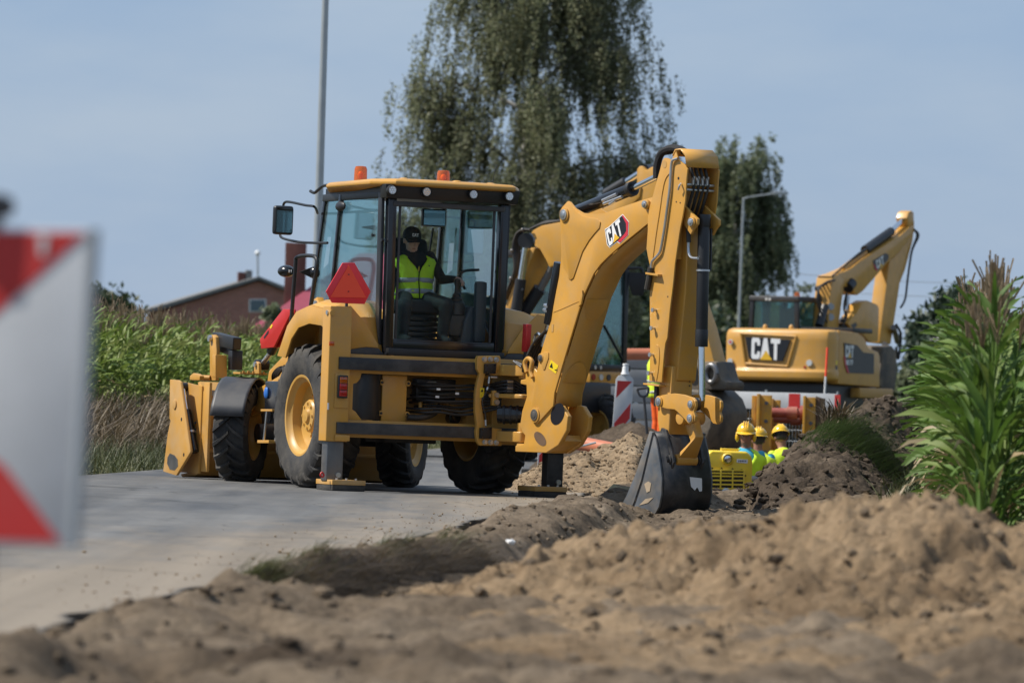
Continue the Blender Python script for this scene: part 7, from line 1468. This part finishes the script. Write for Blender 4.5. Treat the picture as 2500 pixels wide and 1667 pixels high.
# ------------------------------------------------------------------ grass: single bent blades, one object per patch
def blades(name, P, hgt, wid, lean, m, label, bend=0.5, seed=1, dirv=None, segs=3, cat='grass', heads=0.0):
    r = np.random.default_rng(seed); n = len(P); az = r.uniform(0, 2*np.pi, n); d = np.stack([np.cos(az), np.sin(az), np.zeros(n)], 1)
    if dirv is not None: d = d*0.6 + np.array(dirv); d /= np.linalg.norm(d, axis=1)[:, None]
    sd = np.stack([-d[:, 1], d[:, 0], np.zeros(n)], 1); h = hgt(r, n); w = wid*(0.6 + 0.8*r.random(n)); ln = lean*(0.4 + 1.2*r.random(n)); rows = []
    for s in range(segs+1):
        u = s/segs; c = P + d*(h*(ln*u + bend*ln*u*u))[:, None] + np.array([0, 0, 1.0])*(h*(u - 0.35*ln*u*u))[:, None]
        ww = (w*(1-u)**0.7 + 0.0006)[:, None]; 
        if heads > 0 and s >= segs-1: ww = ww + (heads*(0.5 if s == segs else 1.0))
        rows += [c - sd*ww, c + sd*ww]
    V = np.stack(rows, 1).reshape(-1, 3); k = 2*(segs+1)
    f = np.array([[2*s, 2*s+1, 2*s+3, 2*s+2] for s in range(segs)]); F = (np.arange(n)[:, None, None]*k + f[None]).reshape(-1, 4)
    o = mesh_obj(name, V.tolist(), F.tolist(), m, smooth=True); tag(o, label, cat, kind='stuff'); return o
rg = np.random.default_rng(4)
def patch(n, y0, y1, u0, u1, pw=1.0):
    Y = y0 + (y1-y0)*rg.random(n); U = u0 + (u1-u0)*rg.random(n)**pw; X = EDGE(Y)+U; return np.stack([X, Y, ground_z(X, Y, False)-0.01], 1)
blades('dry_grass', patch(13000, 50, 100, -6.2, -8.0), lambda r, n: 0.30 + 0.65*r.random(n)**1.3, 0.0032, 0.42, 'dry_grass', 'tall dry tan grass along the edge of the left corn field', 0.9, 21, segs=4, heads=0.005)
blades('verge_grass', patch(15000, 44, 96, -5.22, -7.4), lambda r, n: 0.12 + 0.34*r.random(n)**1.5, 0.005, 0.5, 'green_grass', 'short green verge grass beside the left edge of the road', 0.8, 22)
blades('verge_grass', patch(4000, 96, 170, -5.2, -7.8), lambda r, n: 0.3 + 0.5*r.random(n), 0.008, 0.4, 'green_grass', 'verge grass farther along the left side of the road', 0.8, 23)
blades('weeds', patch(5000, 44, 100, 3.0, 3.9), lambda r, n: 0.10 + 0.35*r.random(n)**2, 0.007, 0.5, 'green_grass', 'low green weeds at the foot of the right corn row', 0.8, 24)
blades('dry_grass', patch(4000, 125, 190, -5.3, -8), lambda r, n: 0.4 + 0.6*r.random(n), 0.006, 0.35, 'dry_grass', 'dry grass on the far left verge seen between boom and stick', 0.8, 25, segs=4, heads=0.012)
blades('weeds', patch(1800, 90, 100, 0.3, 3.0), lambda r, n: 0.3 + 0.7*r.random(n)**2, 0.008, 0.35, 'green_grass', 'green weeds behind the trench box', 0.8, 27)
# sod on the spoil heap
n = 3800; Y = 62.0 + rg.normal(0, 1.0, n); U = 2.40 + 0.42*rg.normal(0, 1, n)*0.9 + 0.12; X = EDGE(Y)+U
k = (np.abs(Y-62) < 2.4) & (U > 2.0) & (U < 3.45); X, Y = X[k], Y[k]; Z = ground_z(X, Y, False) + spoil(X, Y)
blades('sod_grass', np.stack([X, Y, Z-0.01], 1), lambda r, n: 0.10 + 0.15*r.random(n), 0.0035, 1.0, 'mound_grass', 'green grassy sod hanging over the dark spoil heap', 1.0, 31, dirv=(0.75, -0.5, 0), segs=4)
n = 260; Y = 62.8 + rg.normal(0, 0.18, n); U = 2.42 + 0.06*rg.normal(0, 1, n); X = EDGE(Y)+U; Z = ground_z(X, Y, False) + spoil(X, Y)
blades('dry_tuft', np.stack([X, Y, Z-0.01], 1), lambda r, n: 0.15 + 0.18*r.random(n), 0.004, 0.4, 'dry_grass', 'pale dry tuft on top of the grassy sod', 0.8, 33, segs=4, heads=0.006)
# tufts along the broken road edge
P = []
for yc, s, cnt in ((28.0, 0.2, 260), (29.4, 0.5, 70), (31.8, 0.5, 110), (33.9, 0.4, 110)):
    Y = yc + rg.normal(0, s, cnt); U = np.clip(0.25 + 0.07*(Y-27.5), 0.2, 0.75) + 0.06*rg.normal(0, 1, cnt); X = EDGE(Y)+U; P.append(np.stack([X-0.04, Y, ground_z(X, Y, False) + np.maximum(turf_lip(X-0.04, Y), 0.03)], 1))
blades('edge_grass', np.concatenate(P), lambda r, n: 0.05 + 0.10*r.random(n), 0.004, 0.8, 'green_grass', 'small grass tufts on the broken right edge of the road', 1.0, 35, dirv=(0.8, -0.3, 0))
Y = 27.4 + 7.6*rg.random(2400); U = np.clip(0.25 + 0.07*(Y-27.5), 0.2, 0.75) + 0.08 + 0.06*rg.normal(0, 1, 2400); X = EDGE(Y)+U
blades('dry_roots', np.stack([X, Y, ground_z(X, Y, False) + np.maximum(turf_lip(X, Y), 0.02)], 1), lambda r, n: 0.05 + 0.09*r.random(n), 0.003, 1.6, 'dry_grass', 'dry roots and straw hanging from the broken road edge', 1.0, 36, dirv=(0.9, -0.3, 0))

# ------------------------------------------------------------------ trees
def leaf_cloud(name, C, size, m, parent, seed=0, up=0.3, asp=1.7):
    r = np.random.default_rng(seed); n = len(C); a = r.normal(0, 1, (n, 3)); a[:, 2] -= up; a /= np.linalg.norm(a, axis=1)[:, None]
    b = np.cross(a, r.normal(0, 1, (n, 3))); b /= np.linalg.norm(b, axis=1)[:, None]; s = (size*(0.6 + 0.8*r.random(n)))[:, None]
    V = np.stack([C + a*s*asp*0.5, C + b*s*0.5, C - a*s*asp*0.5, C - b*s*0.5], 1).reshape(-1, 3); F = np.arange(4*n).reshape(-1, 4)
    return mesh_obj(name, V.tolist(), F.tolist(), m, parent)
def birch(label, base, H, prof, leafmat, seed, nstr, leaf, zmin, group='birch trees', trunk_r=0.22, lean=0.03):
    r = np.random.default_rng(seed); t = thing('birch_tree', label, 'tree', Matrix.Translation(base), group)
    tx = lambda z: Vector((lean*z + 0.25*math.sin(z*0.35+seed), 0.2*math.sin(z*0.3+1), z))
    G().tube([tx(z) for z in np.linspace(0, H*0.93, 9)], [trunk_r, 0.02], 8).out('trunk', 'bark', t)
    RA = lambda z: np.interp(z, [p[0] for p in prof], [p[1] for p in prof]); limbs = []; g = G()
    for i in range(26):
        z0 = zmin*0.9 + (H*0.88-zmin*0.9)*(i+0.5)/26; az = i*2.4 + r.normal(0, 0.3); p0 = tx(z0); rr_ = RA(min(H, z0+1.5))*r.uniform(0.72, 1.0); rise = r.uniform(1.0, 2.4)*(1 - 0.5*z0/H)
        d = Vector((math.cos(az), math.sin(az)*0.8, 0)); p = [p0, p0 + d*rr_*0.4 + Vector((0, 0, rise*0.7)), p0 + d*rr_*0.75 + Vector((0, 0, rise)), p0 + d*rr_ + Vector((0, 0, rise*0.85))]
        limbs.append(p); g.tube(p, [0.085*(1-0.6*z0/H)+0.02, 0.012], 6)
    g.out('branches', 'bark', t); pts = []; tw_ = []
    for k in range(nstr):
        if r.random() < 0.75:
            L = limbs[r.integers(len(limbs))]; u = r.uniform(0.25, 1.0); q = L[0].lerp(L[1], u*3) if u < 0.333 else (L[1].lerp(L[2], u*3-1) if u < 0.666 else L[2].lerp(L[3], u*3-2)); s0 = np.array(q) + r.normal(0, 0.32, 3)
        else:
            z0 = r.uniform(zmin+2, H); a = r.uniform(0, 6.28); rad = RA(z0)*math.sqrt(r.random()); c = tx(z0); s0 = np.array((c.x + rad*math.cos(a), c.y + rad*math.sin(a)*0.8, z0))
        ln = r.uniform(0.7, 2.8)*(0.7 + 0.5*(1-s0[2]/H)); ln = min(ln, max(0.3, s0[2]-zmin*r.uniform(0.7, 1.2))); n = int(ln*46) + 6; u = r.random(n); sway = r.normal(0, 0.12, 3)
        out = np.array((s0[0]-tx(float(s0[2])).x, s0[1], 0)); on_ = np.linalg.norm(out)+1e-6; out = out/on_
        tw_.append((s0, s0 + out*0.24 + np.array((0, 0, -ln)) + sway))
        c = s0[None] + out[None]*(0.25*np.sin(np.pi*0.6*u))[:, None] + np.array([0, 0, -1.0])*(ln*u)[:, None] + sway[None]*u[:, None] + r.normal(0, 0.055 + 0.05*(1-u)[:, None], (n, 3)); pts.append(c)
    P = np.concatenate(pts); leaf_cloud('crown', P, leaf, leafmat, t, seed+1)
    if tw_:
        A_ = np.array([q[0] for q in tw_]); B_ = np.array([q[1] for q in tw_]); k_ = len(A_); dx = np.array([0.009, 0.004, 0]); V_ = np.stack([A_-dx, A_+dx, B_+dx*0.5, B_-dx*0.5], 1).reshape(-1, 3); mesh_obj('hanging_twigs', V_.tolist(), np.arange(4*k_).reshape(-1, 4).tolist(), 'dark_bark', t)['kind'] = 'stuff'
    return t
b = atY(1258, 1000, 185); birch('tall weeping birch rising behind the backhoe out of the top of the picture', (b.x, 185, 0), 22, [(3, 4.0), (6, 4.6), (9, 4.9), (11.5, 4.6), (13.5, 3.7), (17, 2.8), (22, 0.4)], 'birch_leaf', 3, 3500, 0.066, 2.0, lean=0.015)
b = atY(1790, 980, 300); birch('smaller birch behind the street lamp left of the right excavator', (b.x, 300, 0), 15.2, [(2, 2.6), (6, 3.1), (9, 3.0), (12, 2.6), (15, 1.5)], 'birch_leaf_dark', 8, 1150, 0.11, 1.6, lean=0.012)
def bushy(label, px, Y, H, W, m, seed, n=9000, leaf=0.2, group='background trees', zb=0.3, name='dense_tree'):
    r = np.random.default_rng(seed); b = ground_pt(px, Y); t = thing(name, label, 'tree', Matrix.Translation(b), group)
    G().tube([(0, 0, 0), (0.1, 0, H*0.4), (0, 0.1, H*0.8)], [0.03*H, 0.01*H], 8).out('trunk', 'dark_bark', t); nc = 42; C = []
    for i in range(nc):
        z = H*(zb + (0.96-zb)*r.random()); rel = (z/H-zb)/(1-zb); wr = W*0.5*math.sqrt(max(0.05, 1-(1.55*rel-0.55)**2)) if rel > 0.35 else W*0.5*(0.75+0.7*rel); a = r.uniform(0, 6.28); q = wr*math.sqrt(r.random())*0.95
        C.append((np.array((q*math.cos(a), q*math.sin(a), z)), r.uniform(0.10, 0.22)*W))
    per = n//nc; P = np.concatenate([c + r.normal(0, 1, (per, 3))*s*np.array((0.6, 0.6, 0.45)) for c, s in C]); leaf_cloud('crown', P, leaf, m, t, seed+1); return t
bushy('dark dense tree behind the boom of the backhoe', 1480, 240, 8.0, 5.5, 'bush_leaf', 41); bushy('dark dense tree seen between the boom and the stick', 1570, 255, 6.2, 6, 'pine_leaf', 42); bushy('broad dark tree hidden behind the cab and boom', 1330, 235, 6.2, 7, 'bush_leaf', 43)
bushy('low dark tree behind the body of the right excavator', 1690, 270, 5.2, 6, 'bush_leaf', 44); bushy('thin birch like tree at the right foot of the smaller birch', 1955, 290, 7.4, 1.6, 'birch_leaf_dark', 45, 3500, 0.16, zb=0.1)
bushy('dark leafy tree at the left between sign and house', 238, 205, 4.5, 2.6, 'bush_leaf', 46, 4500, 0.15); bushy('round dark bush at the left next to the corn', 292, 190, 3.1, 2.0, 'bush_leaf', 47, 2600, 0.13, zb=0.1)
bushy('leafy shrub in front of the brick house', 672, 160, 3.6, 1.2, 'birch_leaf_dark', 48, 3200, 0.13, zb=0.1); bushy('shrub with loose twigs in front of the pink roof', 622, 158, 3.0, 1.6, 'birch_leaf_dark', 49, 2400, 0.12, zb=0.1)
bushy('low green shrub behind the right excavator bucket', 2218, 150, 1.9, 1.6, 'birch_leaf_dark', 50, 3000, 0.11, zb=0.05)
def pine(label, px, Y, H, W, seed):
    r = np.random.default_rng(seed); b = ground_pt(px, Y); t = thing('pine_tree', label, 'tree', Matrix.Translation(b), 'background trees'); G().tube([(0, 0, 0), (0.05, 0, H*0.5), (0, 0, H*0.97)], [0.16, 0.03], 8).out('trunk', 'dark_bark', t); pts = []; g = G()
    for i in range(46):
        z = H*(0.12 + 0.84*i/46); L = W*0.5*(1.05 - 0.75*z/H)*r.uniform(0.6, 1.15); az = i*2.4 + r.normal(0, 0.3); d = np.array((math.cos(az), math.sin(az), 0)); e = d*L + np.array((0, 0, 0.28*L + 0.1)); g.tube([(0, 0, z), tuple(d*L*0.5 + np.array((0, 0, z+0.05))), tuple(e + np.array((0, 0, z)))], [0.035, 0.008], 5)
        for k in range(5): u = 0.3 + 0.7*k/4; c = e*u + np.array((0, 0, z)) + r.normal(0, 0.07, 3); pts.append(c + r.normal(0, 1, (60, 3))*np.array((0.17, 0.17, 0.20)))
    g.out('branches', 'dark_bark', t); leaf_cloud('crown', np.concatenate(pts), 0.10, 'pine_leaf', t, seed+1, -0.5, 2.6)
pine('dark pine rising behind the corn at the right', 2330, 150, 3.9, 2.3, 61); pine('second dark pine half hidden by the right corn', 2268, 155, 3.3, 1.8, 62)
# distant tree line that reads as one mass
P = []
for i in range(260):
    x = rg.uniform(-140, 160); c = np.array((x, 620 + rg.uniform(0, 40), rg.uniform(0.5, 3.2) + 1.2*math.sin(x*0.06))); P.append(c + rg.normal(0, 1, (60, 3))*np.array((2.0, 2.0, 1.0)))
tag(leaf_cloud('tree_line', np.concatenate(P), 0.8, 'bush_leaf', None, 71), 'far low line of trees along the horizon', 'tree line', kind='stuff')

# ------------------------------------------------------------------ lamps, houses, wires
b = ground_pt(762, 96); lp = thing('street_lamp', 'tall galvanised lamp post rising behind the backhoe cab at the left', 'street lamp', Matrix.Translation(b), 'street lamps')
G().cyl((0, 0, 0), (0.05, 0, 9.0), 0.085, 0.052, 16).out('pole', 'galv', lp); G().tube([(0.05, 0, 8.9), (0.1, 0, 9.25), (0.6, -0.1, 9.45), (1.5, -0.3, 9.55)], 0.035, 8).out('arm', 'galv', lp); G().box(1.4, 1.95, -0.45, -0.2, 9.5, 9.62).out('lamp_head', 'galv', lp, 0.03)
b = ground_pt(1795, 215); lp = thing('street_lamp', 'distant lamp post in front of the smaller birch', 'street lamp', Matrix.Translation(b), 'street lamps')
tp = atY(1815, 486, 215) - b; G().cyl((0, 0, 0), tp, 0.06, 0.04, 12).out('pole', 'galv', lp); tq = atY(1892, 472, 215) - b; G().tube([tp - Vector((0, 0, 0.1)), tp + Vector((0.1, 0, 0.05)), tq], 0.025, 8).out('arm', 'galv', lp); G().box(tq.x-0.1, tq.x+0.5, tq.y-0.1, tq.y+0.1, tq.z-0.05, tq.z+0.07).out('lamp_head', 'galv', lp, 0.03)
b = ground_pt(632, 285); lp = thing('street_lamp', 'far thin lamp with a small white globe above the brick house', 'street lamp', Matrix.Translation(b), 'street lamps'); tq = atY(629, 618, 285)-b; G().cyl((0, 0, 0), tq, 0.06, 0.05, 8).out('pole', 'galv', lp); G().ball(tq, 0.14, 12, 8).out('globe', 'white_paint', lp)
def brick_material():
    m = bpy.data.materials.new('brick'); m.use_nodes = True; n, l = m.node_tree.nodes, m.node_tree.links; b = n['Principled BSDF']; b.inputs['Roughness'].default_value = 0.9
    t = n.new('ShaderNodeTexBrick'); t.inputs['Color1'].default_value = (0.40, 0.175, 0.135, 1); t.inputs['Color2'].default_value = (0.31, 0.130, 0.10, 1); t.inputs['Mortar'].default_value = (0.19, 0.15, 0.13, 1)
    t.inputs['Scale'].default_value = 1.0; t.inputs['Brick Width'].default_value = 0.26; t.inputs['Row Height'].default_value = 0.085; t.inputs['Mortar Size'].default_value = 0.012
    tc = n.new('ShaderNodeTexCoord'); mp = n.new('ShaderNodeMapping'); mp.inputs['Rotation'].default_value = (R(90), 0, 0); l.new(tc.outputs['Object'], mp.inputs['Vector']); l.new(mp.outputs[0], t.inputs['Vector']); l.new(t.outputs['Color'], b.inputs['Base Color']); MATS['brick'] = m
brick_material()
YH = 275; b = ground_pt(560, YH); H1 = Frame(b, R(8)); ho = thing('brick_house', 'red brick gable house beyond the left corn field', 'house', H1.M)
gp = H1.tr('P', [(398, 1000), (398, 757), (631, 687), (700, 712), (700, 1000)], 1, 0); G().prism([Vector((p.x, 0, max(0, p.z) if i in (1, 2, 3) else -0.3)) for i, p in enumerate(gp)], (0, 9, 0)).out('wall', 'brick', ho)
e = H1.tr('P', [(352, 757), (631, 680), (716, 708)], 1, 0)
rf_ = G().prism([(e[0].x, -0.3, e[0].z), (e[1].x, -0.3, e[1].z+0.1), (e[1].x, -0.3, e[1].z-0.05), (e[0].x, -0.3, e[0].z-0.2)], (0, 9.6, 0)).out('roof', 'roof_grey', ho); G().prism([(e[1].x+0.005, -0.3, e[1].z+0.1), (e[2].x, -0.3, e[2].z), (e[2].x, -0.3, e[2].z-0.18), (e[1].x+0.005, -0.3, e[1].z-0.05)], (0, 9.6, 0)).out('roof_slope', 'roof_grey', rf_)
w = H1.tr('P', [(608, 730), (650, 730), (650, 762), (608, 762)], 1, -0.03); wf = G().prism(w, (0, 0.06, 0)).out('window', 'white_paint', ho); c_ = sum(w, Vector())/4; G().prism([c_ + (p-c_)*0.85 + Vector((0, -0.03, 0)) for p in w], (0, 0.02, 0)).out('pane', 'window_dark', wf)
c0 = H1.tr('P', [(582, 664), (600, 662), (616, 662)], 1, 3.0); G().box(c0[0].x, c0[1].x-0.02, 3.0, 3.5, 4.0, c0[0].z).out('chimney', 'brick_plain', rf_); G().box(c0[1].x+0.02, c0[2].x, 3.0, 3.5, 4.0, c0[0].z+0.1).out('chimney', 'roof_grey', rf_)
an = H1.tr('P', [(360, 770), (395, 764), (412, 800), (412, 1000), (398, 1000), (396, 812), (380, 785), (360, 785)], 1, -0.5); G().prism(an, (0, 0.4, 0)).out('porch_frame', 'brick_plain', ho); wv = H1.tr('P', [(362, 785), (396, 785), (396, 1000), (362, 1000)], 1, -0.2); G().prism(wv, (0, 0.1, 0)).out('porch_wall', 'pinkish', ho) if 'pinkish' in MATS else G().prism(wv, (0, 0.1, 0)).out('porch_wall', 'brick_plain', ho)
YH2 = 170; b = ground_pt(800, YH2); H2 = Frame(b, R(0)); h2 = thing('house', 'house with a purple red hipped metal roof and brick chimney behind the cab', 'house', H2.M)
el, er, pk_ = H2.on('P', (520, 862), 1, 0), H2.on('P', (1120, 868), 1, 0), H2.on('P', (878, 618), 1, 3.6); ez = el.z; G().box(el.x+0.4, er.x-0.4, 0.4, 7.0, 0, ez-0.02).out('wall', 'brick', h2)
g = G(); A1, A2, A3, A4 = Vector((el.x, 0, ez)), Vector((er.x, 0, ez)), Vector((er.x, 7.4, ez)), Vector((el.x, 7.4, ez)); K1, K2 = pk_, pk_ + Vector((0.8, 0, 0)); v = [g.bm.verts.new(p) for p in (A1, A2, A3, A4, K1, K2)]
for f in ((0, 1, 5, 4), (1, 2, 5), (2, 3, 4, 5), (3, 0, 4), (3, 2, 1, 0)): g.bm.faces.new([v[i] for i in f])
r2 = g.out('roof', 'roof_red', h2, ang=5)
ch = H2.tr('P', [(697, 592), (747, 592)], 1, 2.2); G().box(ch[0].x, ch[1].x, 2.2, 2.8, ez, ch[0].z).out('chimney', 'brick_plain', r2, 0.02)
for k, (z0, z1) in enumerate(((0, 0), (1, 1))):
    A, B = atY(1940, 668+36*k, 200), atY(2560, 690+34*k, 200); w = thing('power_cable', ('upper' if k == 0 else 'lower') + ' faint power cable crossing the sky at the right', 'cable', Matrix.Translation(A), 'power cables'); d = B-A; G().tube([Vector(), d*0.33 - Vector((0, 0, 0.12)), d*0.66 - Vector((0, 0, 0.12)), d], 0.012, 5).out('wire', 'galv', w)
# dark parked van beyond the corn corner
VF = Frame(ground_pt(2262, 250), R(-20)); vn = thing('parked_van', 'dark blue parked van half hidden behind the right corn', 'van', VF.M); mat('van_blue', (0.012, 0.018, 0.030), 0.5)
prf = [(-2.2, 0.35), (-2.25, 0.9), (-2.1, 1.75), (-1.9, 1.92), (0.6, 1.92), (1.2, 1.3), (2.0, 1.1), (2.15, 0.7), (2.1, 0.35)]
G().prism([(-0.9, y, z) for y, z in prf], (1.8, 0, 0)).out('body', 'van_blue', vn, 0.08, 3)
for x in (-0.905, 0.901): G().prism([(x, y, z) for y, z in [(-1.7, 1.15), (-1.7, 1.7), (0.5, 1.7), (0.95, 1.2)]], (0.004, 0, 0)).out('side_window', 'window_dark', vn)
G().prism([(-0.7, -2.2, 1.2), (0.7, -2.2, 1.2), (0.7, -2.12, 1.7), (-0.7, -2.12, 1.7)], (0, -0.03, 0)).out('rear_window', 'window_dark', vn)
for x in (-0.78, 0.78):
    for y in (-1.35, 1.4): G().cyl((x-0.1, y, 0.32), (x+0.1, y, 0.32), 0.32, n=20).out('wheel', 'rubber', vn, 0.03)
    G().box(x-0.08, x+0.08, -2.27, -2.24, 0.85, 1.15).out('tail_lamp', 'lamp_red', vn)

# nothing deeper than thing > part > sub-part
def depth(o):
    d = 1
    while o.parent is not None: o = o.parent; d += 1
    return d
for o in list(bpy.data.objects):
    while depth(o) > 3: o.parent = o.parent.parent
